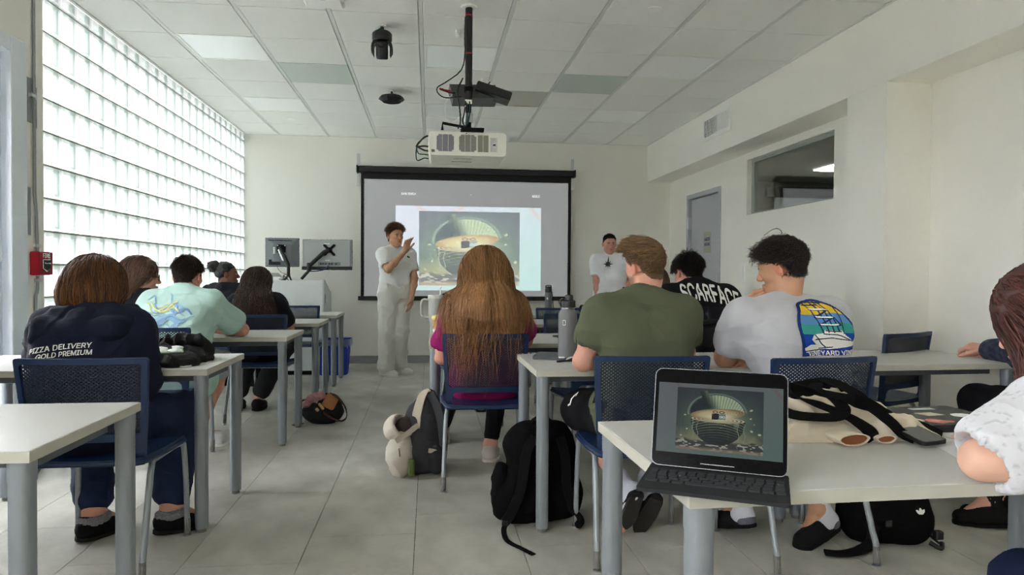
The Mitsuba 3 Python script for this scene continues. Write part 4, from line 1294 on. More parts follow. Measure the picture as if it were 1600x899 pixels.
def hair_strands(H, solid, n, length, m, seed, col, col2, groom, lift=.5, grav=.3, curl=0.0, jit=.25, r=.0013, off=.004, hl=HAIRLINE, hug=0.0, wave=0.0, sel=None, clear=None):
    """Strands rooted on the scalp that follow groom(local points) and gravity without entering the solid."""
    g = np.random.default_rng(seed)
    d = g.normal(size=(n * 4, 3))
    d /= np.linalg.norm(d, axis=1, keepdims=True)
    L = V(0, -.012, .036) + d * V(.078, .098, .090)
    ok = scalp(L, hl=hl)
    if sel is not None:
        ok &= sel(L)
    L = L[ok][:n]
    P = H.c + (L * H.s) @ H.R.T
    nrm = (L - V(0, -.012, .036)) / V(.078, .098, .090) ** 2
    nrm /= np.linalg.norm(nrm, axis=1, keepdims=True)
    N = nrm @ H.R.T
    k = len(L)
    ln = (length(L) if callable(length) else np.full(k, length)) * g.uniform(.82, 1.12, k)
    st = (ln / (m - 1))[:, None]
    dirn = unit_rows(N * lift + groom(L) @ H.R.T + jit * g.normal(size=(k, 3)))
    out = [P]
    ph, wv = g.uniform(0, 6.28, k), unit_rows(g.normal(size=(k, 3)))
    wv2 = np.cross(wv, dirn)
    for i in range(1, m):
        t = i / (m - 1)
        loc = H.local(P)
        gr = (groom(loc) @ H.R.T) * np.clip((loc[:, 2:] + .09) / .07, 0, 1)
        dirn = unit_rows(dirn + .5 * gr * (1 - t * .7) - UP * grav + (curl * (np.cos(ph + i * 1.6)[:, None] * wv + np.sin(ph + i * 1.6)[:, None] * wv2)))
        P = P + dirn * st
        if wave:
            P = P + wave * np.sin(ph * .25 + i * .9)[:, None] * wv * st
        if solid is not None:
            D = solid.at(P)
            near = D < off * (1 + (np.arange(k) % 5) * .35)
            if near.any():
                G = solid.grad(P[near])
                o = (off * (1 + (np.arange(k) % 5) * .35))[near]
                P[near] += G * (o - D[near])[:, None]
            if hug:
                lim = off * (1.6 + (np.arange(k) % 7) * .5)
                far = (D > lim) & (D < .12)
                if far.any():
                    G = solid.grad(P[far])
                    P[far] -= G * ((D[far] - lim[far]) * hug)[:, None]
            dirn = unit_rows(.35 * dirn + .65 * unit_rows(P - out[-1]))
        out.append(P.copy())
    paths = np.stack(out, 1)
    if clear is not None:
        loc = H.local(paths)
        paths = paths[~((loc[..., 1] > .0) & (loc[..., 2] < clear) & (np.abs(loc[..., 0]) < .12)).any(1)]
        k = len(paths)
    mixv = g.beta(1.6, 2.2, k)[:, None, None]
    tt = np.linspace(0, 1, m)[None, :, None]
    cols = (np.asarray(col) * (1 - mixv) + np.asarray(col2) * mixv) * (0.75 + .35 * tt) * g.uniform(.8, 1.15, (k, 1, 1))
    return strand_mesh(paths, r, cols)


def unit_rows(a):
    return a / (np.linalg.norm(a, axis=-1, keepdims=True) + 1e-9)


def paint(m, c):
    return np.tile(np.asarray(c, float), (len(m.vertices), 1))


class Person:
    """Joints of one figure, in world space. f faces forward, r is the figure's right."""

    def __init__(self, label, x, y, yaw=0, seat=.455, lean=.18, side=0.0, s=1.0, w=1.0, head=None, hyaw=0, hpitch=0, hroll=0, hs=1.0, stand=False, twist=0):
        self.key = thing('person', label, 'person')
        self.s, self.wd = s, w
        a = math.radians(yaw)
        self.f, self.r = V(-math.sin(a), math.cos(a), 0), V(math.cos(a), math.sin(a), 0)
        self.P = V(x, y, (.95 * s if stand else seat + .095))
        u = unit(UP * math.cos(lean) + self.f * math.sin(lean) + self.r * side)
        self.u = u
        b = math.radians(yaw + twist)
        self.cr = V(math.cos(b), math.sin(b), 0)
        self.cf = V(-math.sin(b), math.cos(b), 0)
        self.C = self.P + u * .35 * s
        self.N = self.P + u * .515 * s + self.cf * .01
        hw = .178 * w
        self.sh = {k: self.P + u * .438 * s + self.cr * q * hw + self.cf * .015 for k, q in (('R', 1), ('L', -1))}
        self.H = Head(head if head is not None else self.N + UP * .150 * s + self.f * .045, yaw + hyaw, hpitch, hroll, hs)
        self.hip = {k: self.P + self.r * q * .092 * w for k, q in (('R', 1), ('L', -1))}
        if stand:
            self.knee = {k: self.hip[k] + self.r * q * .02 + self.f * .03 - UP * .43 * s for k, q in (('R', 1), ('L', -1))}
            self.ank = {k: self.knee[k] - self.f * .03 - UP * .43 * s for k in 'RL'}
        else:
            self.knee = {k: self.hip[k] + self.f * .42 * s + self.r * q * .06 + UP * .0 for k, q in (('R', 1), ('L', -1))}
            self.ank = {k: V(*(self.knee[k] - self.f * .04)[:2], .09) for k in 'RL'}
        self.toe = {k: self.ank[k] + self.f * .17 - UP * (self.ank[k][2] - .03) for k in 'RL'}
        self.heel = {k: self.ank[k] - self.f * .035 - UP * (self.ank[k][2] - .035) for k in 'RL'}
        self.elb = {k: self.sh[k] + self.cf * .16 - UP * .22 + self.cr * q * .06 for k, q in (('R', 1), ('L', -1))}
        self.wri = {k: V(*(self.elb[k] + self.cf * .22 - self.cr * q * .08)[:2], .79) for k, q in (('R', 1), ('L', -1))}
        self.hands = {}

    def hand(self, k, d, back, thumb, **kw):
        self.hands[k] = dict(d=np.asarray(d, float), back=np.asarray(back, float), thumb=np.asarray(thumb, float), **kw)

    def torso(self, s, g=0.0, belly=0.0):
        wa = getattr(self, 'waist', 1.0)
        w, P, C, u, r, cr = self.wd, self.P, self.C, self.u, self.r, self.cr
        for q in (-1, 1):
            mid = lerp(P, C, .45)
            s.cone(P + r * q * .075 * w * wa, mid + lerp(r, cr, .5) * q * .062 * w * wa, .108 * w * wa + g, .098 * w * wa + g, .06)
            s.cone(mid + lerp(r, cr, .5) * q * .062 * w * wa, C + cr * q * .080 * w, .098 * w * wa + g, .108 * w + g, .06)
            s.cone(C + cr * q * .070 * w, self.sh['R' if q > 0 else 'L'] - u * .015 - cr * q * .01, .098 * w + g, .056 * w + g, .07)
            s.cone(self.N - u * .015 + cr * q * .03, self.sh['R' if q > 0 else 'L'] + u * .012 - cr * q * .02, .052 + g * .7, .046 + g * .8, .05)
        if belly:
            s.ell(lerp(P, C, .3) + self.f * .05, (.13 * w, .12, .16), None, .06)

    def body(self, skin, hair, brow=None, lips=None, h=.011, beard=0.0, cap=True, hl=HAIRLINE, shins=True):
        """The whole figure as one skin, head and hands finer than the rest."""
        skin, hair = lin(*skin), lin(*hair)
        brow = hair * .8 if brow is None else lin(*brow)
        lips = skin * V(.86, .5, .5) if lips is None else lin(*lips)
        s = Sdf()
        self.torso(s, -.006)
        H = self.H
        s.cone(self.N - self.u * .03, H.w(0, -.030, -.055), .062 * H.s, .056 * H.s, .03)
        for k in 'RL':
            s.chain([self.sh[k], lerp(self.sh[k], self.elb[k], .55), self.elb[k], lerp(self.elb[k], self.wri[k], .35), self.wri[k]],
                    np.array([.058, .046, .039, .040, .027]) * (.3 + .7 * self.wd), .03)
            s.chain([self.hip[k], self.knee[k], lerp(self.knee[k], self.ank[k], .35), self.ank[k]], [.088 * self.wd, .056, .054, .036], .03)
            s.chain([self.heel[k] + UP * .005, self.ank[k]], [.030, .036], .03)
            s.cone(self.ank[k], self.toe[k], .034, .022, .03)
        head_prims(s, H)
        for k, q in (('R', 1), ('L', -1)):
            if k not in self.hands:
                d = self.wri[k] - self.elb[k]
                d = unit(d - UP * (d[2] + .02)) if self.wri[k][2] < .83 else unit(d)
                self.hand(k, d, UP if abs(d[2]) < .8 else self.cr * q, -self.cr * q + self.cf * .3)
        for k, kw in self.hands.items():
            hand_prims(s, self.wri[k], **kw)
        skinsdf = s
        neck0 = lerp(self.N, H.w(0, -.03, -.055), .45)
        nd = unit(H.w(0, -.03, -.055) - self.N)
        m0 = s.mesh(h)
        far = lambda v: np.ones(len(v), bool)
        keepers = [lambda v: (v - neck0) @ nd < .008]
        pieces = []
        hb = H.c
        hm = s.mesh(.0042 * H.s + .0002, hb - .17, hb + .17)
        hm = cut(hm, lambda v: (v - neck0) @ nd > -.004)
        pieces.append(hm)
        for k, kw in self.hands.items():
            d = unit(kw['d'])
            c = self.wri[k] + d * .08
            q = s.mesh(.0038, c - .125, c + .125)
            q = cut(q, lambda v, k=k, d=d: (v - self.wri[k]) @ d > -.022)
            pieces.append(q)
            keepers.append(lambda v, k=k, d=d: ~(((v - self.wri[k]) @ d > -.008) & (np.abs(v - self.wri[k] - d * .08) < .116).all(1)))
        m0 = cut(m0, lambda v: np.all([q(v) for q in keepers], 0))
        m = cat(m0, *pieces)
        L = H.local(m.vertices)
        c = np.tile(skin, (len(m.vertices), 1))
        ish = np.zeros(len(c), bool)
        ish[len(m0.vertices):len(m0.vertices) + len(hm.vertices)] = True
        c[ish] = head_color(L[ish], skin, hair, brow, lips, beard, cap, hl)
        c *= (.92 + .16 * meshkit.noise(m.vertices * 30, 3))[:, None]
        put(self.key, m, SKIN, True, color=np.clip(c, 0, 1))
        self.skin = skinsdf
        return self

    def shirt(self, name, col, grow=.016, sleeve=.55, loose=.022, amp=.004, h=.0105, hem=True, collar=True, f=11.0, seed=1, label=None, extra=None, tone=None, low=.0, hips=False):
        G = Garment(amp, f, seed)
        s = G.s
        self.torso(s, grow)
        if hem:
            for q in (-1, 1):
                s.cone(self.P + self.r * q * .085 * self.wd, self.P + self.r * q * .095 * self.wd + self.f * (.0 if hips else .10) - UP * ((.16 if hips else .0) + low), .108 * self.wd + grow, .105 * self.wd + grow + (.016 if hips else 0), .05)
        for k in 'RL':
            if sleeve is None:
                continue
            if sleeve <= 1:
                e = lerp(self.sh[k], self.elb[k], sleeve)
                dd = unit(self.elb[k] - self.sh[k])
                s.cone(self.sh[k], e, .057 * self.wd + grow, .048 * self.wd + loose, .04)
                s.plane(V(0, 0, -50), V(0, 0, -1))
                s.cone(e - dd * .012, e + dd * .09, .041 + loose * .55, .048 + loose * .9, .006, '-')
            else:
                s.chain([self.sh[k], self.elb[k], lerp(self.elb[k], self.wri[k], min(1.0, sleeve - 1))], [.060 + grow, .048 + loose * .8, .036 + loose * .6], .035)
        if extra:
            extra(s)
        m = G.mesh(h)
        c = paint(m, lin(*col)) * (.95 + .1 * meshkit.noise(m.vertices * 7, 5))[:, None]
        if tone is not None:
            c = tone(m.vertices, c)
        k = part(self.key, name, m, CLOTH, True, color=np.clip(c, 0, 1), label=label)
        if collar:
            ang = np.linspace(0, 2 * np.pi, 24, endpoint=False)
            o = lerp(self.N, self.H.w(0, -.03, -.055), .10) + self.cf * .006
            nu = unit(self.u * .9 - self.cf * .35)
            a, b = unit(np.cross(nu, self.cf)), None
            b = np.cross(nu, a)
            ring = np.array([o + a * .074 * math.cos(t) + b * .072 * math.sin(t) for t in ang])
            cm = tube(ring, .0085, 8, closed=True)
            part(k, 'collar', cm, CLOTH, True, color=paint(cm, lin(*col) * .92))
        self.top = G
        return k, G

    def trousers(self, name, col, to=1.0, grow=.018, amp=.004, h=.0125, loose=.02, seed=4, label=None):
        G = Garment(amp, 9.0, seed)
        s = G.s
        for q in (-1, 1):
            s.cone(self.P + self.r * q * .03, self.P + self.r * q * .07 * self.wd + self.u * .04, .102 * self.wd + grow * .6, .098 * self.wd + grow * .6, .05)
            s.cone(self.P + self.r * q * .08 * self.wd, self.P + self.r * q * .08 * self.wd + self.u * .05, .110 * self.wd + grow * .6, .105 * self.wd + grow * .6, .05)
        for k in 'RL':
            if to > .55:
                s.chain([self.hip[k], self.knee[k], lerp(self.knee[k], self.ank[k], (to - .5) * 2)], [.092 * self.wd + grow, .062 + grow, .042 + loose], .04)
            else:
                s.cone(self.hip[k], lerp(self.hip[k], self.knee[k], to * 2), .092 * self.wd + grow, .072 + grow + .006, .04)
        m = G.mesh(h)
        part(self.key, name, m, CLOTH, True, color=paint(m, lin(*col)), label=label)
        return G

    def shoes(self, col, sole=(30, 30, 30), name='shoe', h=.007, sock=None, sock_top=.5, slide=False):
        for k in 'RL':
            s = Sdf()
            hl_, to = self.heel[k], self.toe[k]
            d = unit(to - hl_)
            up = unit(UP - d * d[2]) if abs(d[2]) < .8 else unit(self.ank[k] - lerp(hl_, to, .3))
            if slide:
                s.cone(hl_ - up * .022, to - up * .022, .038, .038, .02)
            else:
                s.cone(hl_ + up * .008, lerp(hl_, to, .5) + up * .006, .040, .039, .03)
                s.cone(hl_ + up * .02, self.ank[k] - up * .01 + d * .01, .040, .042, .03)
            s.cone(lerp(hl_, to, .5) + up * .004, to, .042, .034, .03)
            s.plane(hl_ - up * .030, -up, .006)
            m = s.mesh(h)
            kk = part(self.key, name, m, CLOTH, True, color=paint(m, lin(*col)))
            z = (m.vertices - hl_) @ up
            base = np.array([[p @ d, p @ np.cross(up, d)] for p in m.vertices[z < -.008] - hl_])
            if len(base) > 8:
                pol = shapely.MultiPoint(base).convex_hull.buffer(.003)
                sm = xf(ext(pol, .016), frame(hl_ - up * .034, d, np.cross(up, d), up))
                part(kk, 'sole', sm, CLOTH, False, color=paint(sm, lin(*sole)))
            if sock:
                q = Sdf().cone(hl_ + up * .01, lerp(hl_, to, .75) + up * .004, .039, .034, .03).chain([lerp(hl_, self.ank[k], .3), self.ank[k], lerp(self.ank[k], self.knee[k], sock_top * .4)], [.040, .042, .048], .02)
                qm = q.mesh(.008)
                part(self.key, 'sock', qm, CLOTH, True, color=paint(qm, lin(*sock)))

    def hair(self, mesh_col, name='hair', label=None):
        m, c = mesh_col
        return part(self.key, name, m, HAIR, True, color=np.clip(c, 0, 1), label=label)

    def hair_mass(self, prims, col, h=.007, amp=.004, f=26.0, name='hair', seed=2):
        """The solid bulk beneath the strands."""
        G = Garment(amp, f, seed)
        prims(G.s)
        m = G.mesh(h)
        return part(self.key, name, m, HAIR, True, color=paint(m, lin(*col))), G


def vec_groom(v, spread=0.0):
    v = np.asarray(v, float)
    return lambda L: np.tile(v, (len(L), 1)) + spread * np.column_stack([np.sign(L[:, 0]) * np.abs(L[:, 0]) * 12, np.zeros((len(L), 2))])


def down_groom(L):
    """Down along the head from the crown, parted in the middle."""
    o = np.column_stack([L[:, 0] * 9, (L[:, 1] + .01) * 4, -np.ones(len(L)) * .5])
    return o

# ------------------------------------------------------------------ the people
SK_LIGHT, SK_PINK, SK_TAN, SK_BROWN = (214, 170, 148), (206, 152, 132), (196, 148, 118), (120, 82, 66)
WHT = mat('print_white', (232, 232, 228), 0.8)

# --- person in the olive T-shirt
p = Person('person in an olive green T-shirt leaning an elbow on the table', .945, 2.90, yaw=4, lean=.16, side=.03, head=(1.0, 3.11, 1.205), hyaw=20, hpitch=-4, hroll=-3, w=1.10, s=1.03)
p.elb['L'], p.wri['L'] = V(.680, 2.99, .783), V(.90, 3.17, .775)
p.hand('L', V(.6, .2, -.15), V(.1, -.2, 1), V(.2, 1, 0), curls=(.3, .35, .4, .45))
p.elb['R'], p.wri['R'] = V(1.185, 3.08, .80), V(1.0, 3.19, .775)
p.hand('R', V(-.7, .1, -.1), V(0, -.2, 1), V(0, 1, 0))
p.knee = {'L': V(.70, 3.27, .52), 'R': V(1.12, 3.30, .53)}
p.ank = {'L': V(.885, 2.99, .20), 'R': V(1.0, 3.06, .17)}
p.heel = {'L': V(.90, 2.925, .21), 'R': V(1.01, 2.985, .17)}
p.toe = {'L': V(.855, 2.965, .035), 'R': V(.955, 3.03, .035)}
p.body(SK_PINK, (98, 72, 50), beard=.55, h=.010)
shirt, G = p.shirt('t_shirt', (86, 91, 72), grow=.014, sleeve=.52, loose=.026, amp=.0038, h=.0095, seed=3)
sh = p.trousers('shorts', (22, 22, 25), to=.42, label='black shorts with a small white emblem')
tm = ext(LineString([(-.012, .02), (.0, .03), (.004, .0), (-.006, -.02), (.012, -.03)]).buffer(.004), .001)
part(p.key, 'emblem', sh.decal(tm, V(.62, 3.12, .60), V(.25, 1, 0), V(.3, 0, 1), unit([1, 0, -.3])), WHT)
p.shoes((30, 30, 32), (52, 50, 48), name='slide', sock=(196, 198, 210), sock_top=.35, slide=True)
fl = lambda L: np.column_stack([L[:, 0] * 5, np.full(len(L), .35) + 3 * L[:, 1], .25 + 0 * L[:, 0]])
hs_ = lambda L: np.where(L[:, 2] > .07, .052, np.where(L[:, 2] > .02, .026, .010))
p.hair(hair_strands(p.H, p.skin, 5200, hs_, 6, 11, lin(70, 50, 34), lin(150, 116, 80), lambda L: np.column_stack([L[:, 0] * 3 - .35, .55 - 5 * np.clip(-L[:, 1], 0, 1) * 0, .18 - 6 * np.clip(.06 - L[:, 2], 0, 1)]), lift=.40, grav=.12, jit=.16, r=.0012, off=.0015, hug=.25))
p.hair(hair_strands(p.H, p.skin, 1700, .070, 7, 12, lin(84, 60, 40), lin(168, 132, 92), lambda L: np.column_stack([L[:, 0] * 2 - .55, .75 + 0 * L[:, 0], .30 - 4 * np.clip(-L[:, 1], 0, 1)]), lift=.65, grav=.08, jit=.2, r=.0013, off=.002, sel=lambda L: L[:, 2] > .07))

# --- person in the white T-shirt with the boat print
p = Person('person with curly dark hair in a white T-shirt with a boat print', 1.685, 2.86, yaw=7, lean=.20, side=-.13, head=(1.605, 2.99, 1.205), hyaw=39, hpitch=-14, hroll=-6, w=1.27, s=1.0, twist=2)
p.waist = .86
p.elb['L'], p.wri['L'] = V(1.385, 3.09, .785), V(1.485, 3.11, 1.015)
p.hand('L', V(.35, -.10, .55), V(-.8, .35, .1), V(.1, -.6, .6), curls=(.75, .8, .8, .8))
p.elb['R'], p.wri['R'] = V(1.83, 3.05, .80), V(1.56, 3.12, .772)
p.hand('R', V(-.75, -.12, -.10), V(.05, -.25, 1), V(-.1, .6, 0), curls=(.38, .42, .45, .5), spread=.12)
p.knee = {'L': V(1.42, 3.24, .53), 'R': V(1.86, 3.22, .53)}
p.ank = {'L': V(1.41, 2.96, .13), 'R': V(1.73, 2.86, .14)}
p.heel = {'L': V(1.415, 2.92, .075), 'R': V(1.76, 2.83, .080)}
p.toe = {'L': V(1.35, 3.05, .035), 'R': V(1.60, 2.77, .035)}
p.body(SK_TAN, (28, 24, 24), h=.010)
shirt, G = p.shirt('t_shirt', (188, 188, 194), grow=.015, sleeve=.55, loose=.027, amp=.0045, h=.0095, seed=7)
p.trousers('shorts', (40, 44, 60), to=.45)
p.shoes((24, 24, 26), (20, 20, 22), name='slide', sock=(206, 206, 216), sock_top=.75, slide=True)
GS = mat('sock_grey', (96, 98, 110), .9)
for k in 'RL':
    q = Sdf().chain([p.heel[k], lerp(p.heel[k], p.ank[k], .7)], [.0425, .0430], .02)
    part(p.key, 'sock_heel', q.mesh(.007), GS, True)
INK = {n: mat('print_' + n, c, .85, spec=.1) for n, c in dict(navy=(38, 58, 122), yellow=(232, 196, 64), sky=(94, 142, 196), sea=(64, 158, 150), royal=(36, 70, 168), line=(44, 52, 92)).items()}
# the print: an arch with banded sky and sea, a white boat with a tower, two words beneath; flat pieces in the plane of the back
arch = Polygon([(-.5, 0)] + [(-.5 + .0, .45)] + [(-.5 * math.cos(t), .45 + .55 * math.sin(t)) for t in np.linspace(0, math.pi, 25)] + [(.5, 0)])
inner = affinity.scale(arch, .91, .93, origin=(0, .40))
bands = [('yellow', .74, 1.1), ('sky', .58, .74), ('sea', .40, .58), ('royal', .0, .40)]
art = [('navy', arch, 0)]
for c, a, b in bands:
    wob = Polygon([(x, a + .015 * math.sin(9 * x)) for x in np.linspace(-.6, .6, 30)] + [(x, b + (.015 * math.sin(9 * x) if b < 1 else 0)) for x in np.linspace(.6, -.6, 30)])
    art.append((c, inner.intersection(wob), 1))
hull_ = Polygon([(-.32, .30), (-.24, .385), (.02, .42), (.22, .375), (.38, .25), (.20, .20), (-.10, .165), (-.22, .20)]).buffer(.01)
wake = affinity.translate(Polygon([(-.46, .10), (-.36, .155), (-.18, .15), (.02, .175), (.2, .15), (.46, .20), (.46, .125), (.25, .115), (.05, .09), (-.2, .055), (-.44, .03)]).buffer(.008), 0, .05)
cabin = Polygon([(-.10, .415), (-.07, .47), (.16, .455), (.24, .375), (.02, .425)])
art += [('white', hull_, 2), ('white', wake, 2), ('white', cabin, 2)]
lines = [[(-.10, .42), (-.17, .95)], [(-.02, .43), (-.05, .95)], [(.06, .43), (.02, .95)], [(.13, .44), (.08, .95)], [(.20, .40), (.26, .90)], [(-.17, .80), (.10, .79)], [(-.15, .68), (.13, .67)], [(-.13, .55), (.18, .54)], [(-.17, .94), (.12, .93)], [(-.20, .88), (.02, .88)],
         [(-.13, .55), (.10, .67)], [(-.15, .68), (.08, .79)], [(.13, .67), (.18, .54)], [(-.24, .385), (-.20, .30), (-.15, .22), (-.10, .165)], [(-.10, .40), (.10, .385), (.38, .25)], [(-.06, .455), (.15, .44)], [(-.26, .30), (0, .33), (.3, .27)], [(-.45, .10), (-.1, .12), (.2, .09), (.46, .15)], [(-.2, .14), (.0, .16)]]
art.append(('line', shapely.union_all([LineString(l).buffer(.009) for l in lines]), 3))
art.append(('white', shapely.union_all([LineString(l).buffer(.011) for l in ([(-.16, .805), (.08, .80)], [(-.12, .69), (.10, .68)], [(-.10, .56), (.14, .555)])]), 4))
PW, PH = .315, .235
bk = unit(-p.cf + UP * .2)
O = p.C + p.cr * .062 - p.u * .066 - p.cf * .5
for c, g, layer in art:
    g = affinity.scale(g, PW, PH, origin=(0, 0)).intersection(sbox(-1, -.004, 1, 1))
    part(shirt, 'print', G.decal(ext(g, .0006), O, p.cr, p.u, unit(p.cf), layer, e=.012), WHT if c == 'white' else INK[c], True)
tm = meshkit.text_mesh('VINEYARD VINES', .020, .0006, True)
tm.apply_translation([-tm.bounds[1][0] / 2, .002, 0])
tm.apply_scale([.265 / tm.extents[0], 1, 1])
part(shirt, 'lettering', G.decal(tm, O, p.cr, p.u, unit(p.cf), 5, e=.01), WHT, True)
cl = lambda L: np.where(L[:, 1] > .055, .045, np.where(L[:, 2] > .03, .075, .040))
p.hair(hair_strands(p.H, p.skin, 3600, cl, 9, 21, lin(22, 18, 18), lin(58, 46, 42), lambda L: np.column_stack([L[:, 0] * 2, .1 + L[:, 1] * 4, .05 - 5 * np.clip(.05 - L[:, 2], 0, 1)]), lift=1.0, grav=.15, curl=1.5, jit=.4, r=.0017, off=.004, hug=.12, clear=.030))
p.hair(hair_strands(p.H, p.skin, 900, .085, 10, 22, lin(26, 21, 20), lin(64, 50, 44), lambda L: np.column_stack([L[:, 0] * 2, .45 + 0 * L[:, 1], .10 + 0 * L[:, 2]]), lift=1.0, grav=.2, curl=1.2, jit=.4, r=.0017, off=.006, sel=lambda L: (L[:, 2] > .06), clear=.030))
tp = p.H.w(.005, -.02, .145)
part(p.key, 'stray_curl', tube(curve([tp + p.cr * -.075, tp + p.cr * -.03 + UP * .028, tp + p.cr * .0 + UP * .034, tp + p.cr * .022 + UP * .018, tp + p.cr * .014 + UP * .0], 20), .0014, 5), mat('dark_hair', (24, 20, 20), .5))

# --- person in the black lettered T-shirt
p = Person('person in a black T-shirt with white lettering across the back', 1.72, 4.17, yaw=-4, lean=.24, head=(1.70, 4.38, 1.180), hyaw=16, hpitch=-24, w=1.10, s=1.10)
p.elb['L'], p.wri['L'] = V(1.44, 4.42, .80), V(1.62, 4.58, .775)
p.elb['R'], p.wri['R'] = V(2.0, 4.42, .80), V(1.84, 4.6, .775)
p.body(SK_PINK, (20, 18, 18), h=.012)
shirt, G = p.shirt('t_shirt', (22, 22, 26), grow=.022, sleeve=.62, loose=.03, amp=.004, h=.011, seed=9)
p.trousers('trousers', (30, 32, 40))
p.shoes((30, 30, 32))
O = p.C + p.u * .105 - p.cf * .5
letters = meshkit.text_mesh('SCARFACE', .105, .0008, True)
letters.apply_translation([-letters.bounds[1][0] / 2, 0, 0])
letters.apply_scale([.37 / letters.extents[0], 1, 1])
v = subdiv(letters, .01)
v.vertices[:, 0] += .045
v.vertices[:, 1] -= .9 * v.vertices[:, 0] ** 2 + .05 * v.vertices[:, 0]
part(shirt, 'lettering', G.decal(v, O - p.u * .02, p.cr, p.u, unit(p.cf), 2, e=.012), WHT, True)


def photo_print(pp, n, uv):
    a = fbm(pp.x * 26, pp.z * 14, pp.y * 6)
    b = cell_rand(dr.floor(pp.x * 22), dr.floor(pp.z * 9), 2)
    c = mix((.012, .012, .016), (.16, .18, .25), smoothstep(.52, .75, a) * b)
    return mix(c, (.26, .03, .06), smoothstep(.74, .72, pp.z) * .9)


PHOTO = mat('photo_print', photo_print, .8, spec=.1)
part(shirt, 'print', G.decal(ext(sbox(-.185, -.24, .185, -.035), .0006), O - p.u * .02, p.cr, p.u, unit(p.cf), 1, e=.012), PHOTO, True)
p.hair(hair_strands(p.H, p.skin, 3600, lambda L: np.where(L[:, 2] > .03, .045, .022), 6, 31, lin(16, 14, 14), lin(40, 34, 32), lambda L: np.column_stack([L[:, 0] * 3, .2 + L[:, 1] * 5, -.2 - 4 * np.clip(.05 - L[:, 2], 0, 1)]), lift=.6, grav=.2, jit=.18, r=.0014, off=.003))

# --- person with long ginger hair
p = Person('person with very long ginger hair in a magenta T-shirt', .325, 3.99, yaw=0, lean=.13, head=(.325, 4.10, 1.180), hyaw=3, hpitch=-8, w=.90, s=.97)
p.elb['L'], p.wri['L'] = V(.075, 4.14, .665), V(.09, 4.36, .765)
p.hand('L', V(.1, 1, 0), V(-.2, 0, 1), V(1, 0, 0))
p.elb['R'], p.wri['R'] = V(.60, 4.22, .76), V(.46, 4.40, .77)
p.ank = {'L': V(.10, 4.78, .10), 'R': V(.385, 4.28, .10)}
p.toe = {'L': V(.10, 4.93, .03), 'R': V(.425, 4.41, .03)}
p.heel = {'L': V(.10, 4.74, .04), 'R': V(.375, 4.24, .04)}
p.body(SK_PINK, (134, 88, 52), h=.011)
p.shirt('t_shirt', (140, 28, 92), grow=.026, sleeve=.72, loose=.042, amp=.005, h=.011, seed=13, collar=False, low=-.01)
p.trousers('leggings', (18, 18, 20), to=.94, grow=.008, loose=.004, amp=.002)
p.shoes((204, 196, 186), (222, 216, 206), name='sneaker')
col = Sdf()
col.p = list(p.skin.p) + list(p.top.s.p)
GINGER = col
for z in (.60, .68, .76, .835):
    col.cone(V(.09, 3.675, z), V(.53, 3.675, z), .026, None, .02)
lg = lambda L: .42 + .10 * meshkit.noise(L * 30, 4) + .05 * (np.abs(L[:, 0]) < .03)
dg = lambda L: np.column_stack([np.sign(L[:, 0]) * np.clip(.12 - np.abs(L[:, 0]) * 4, -.1, .10), -.75 - 6 * np.abs(L[:, 0]), -9 * np.clip(.10 - L[:, 2], 0, .1)])
def curtain(s):
    s.ell(p.H.w(0, -.018, .036), (.080, .102, .093), p.H.R)
    for q in (-1, 0, 1):
        s.cone(p.H.w(q * .035, -.035, .0), V(.318 + q * .058, 3.885 - .02 * (q == 0), .98), .070, .066, .10)
        s.cone(V(.318 + q * .058, 3.885 - .02 * (q == 0), .98), V(.315 + q * .072, 3.80, .84), .066, .036, .10)


hm, G = p.hair_mass(curtain, (124, 80, 48), h=.008, amp=.004, f=30)
col.p += list(G.s.p)
p.hair(hair_strands(p.H, col, 5200, lg, 15, 41, lin(116, 74, 42), lin(206, 154, 102), dg, lift=.15, grav=.62, jit=.08, r=.0015, off=.008, wave=.16, hug=.6, hl=(HAIRLINE[0], np.array([.075, .07, .05, .02, .0, -.01, -.04, -.06, -.07]))), label='long ginger strands')
# a thinner fall of strands over the chair back
g = np.random.default_rng(5)
n = 150
xs = np.concatenate([g.normal(.215, .045, n // 2), g.normal(.30, .10, n - n // 2)])
zz = np.linspace(0, 1, 12)
end = g.uniform(.56, .80, n)
pth = np.stack([xs[:, None] + .012 * np.sin(zz[None] * 5 + g.uniform(0, 6, n)[:, None]) - .02 * zz[None], np.where(zz[None] < .25, 3.76 - (3.76 - 3.645) * zz[None] / .25, 3.645 + .0 * zz[None]) + g.uniform(-.006, .004, n)[:, None], .93 + (end[:, None] - .93) * zz[None]], 2)
mv_ = g.uniform(0, 1, (n, 1, 1))
cols = np.tile(lin(92, 58, 36) * (1 - mv_) + lin(176, 126, 82) * mv_, (1, 12, 1))
p.hair(strand_mesh(pth, .0012, cols), label='strands falling over the chair back')

# --- person in the dark hoodie
p = Person('person with a brown bob in a dark navy hoodie, seen from behind', -1.415, 2.93, yaw=0, lean=.42, head=(-1.455, 3.23, 1.095), hyaw=-8, hpitch=-18, hroll=-4, w=.86, s=.90)
p.elb['L'], p.wri['L'] = V(-1.66, 3.25, .80), V(-1.48, 3.44, .775)
p.elb['R'], p.wri['R'] = V(-1.255, 3.15, .70), V(-1.33, 3.40, .775)
p.knee = {'L': V(-1.55, 3.42, .50), 'R': V(-1.17, 3.42, .50)}
p.ank = {'L': V(-1.46, 3.20, .12), 'R': V(-1.15, 3.24, .12)}
p.heel = {'L': V(-1.47, 3.165, .04), 'R': V(-1.17, 3.215, .04)}
p.toe = {'L': V(-1.40, 3.31, .03), 'R': V(-1.04, 3.30, .03)}
p.body(SK_PINK, (78, 50, 30), h=.012)


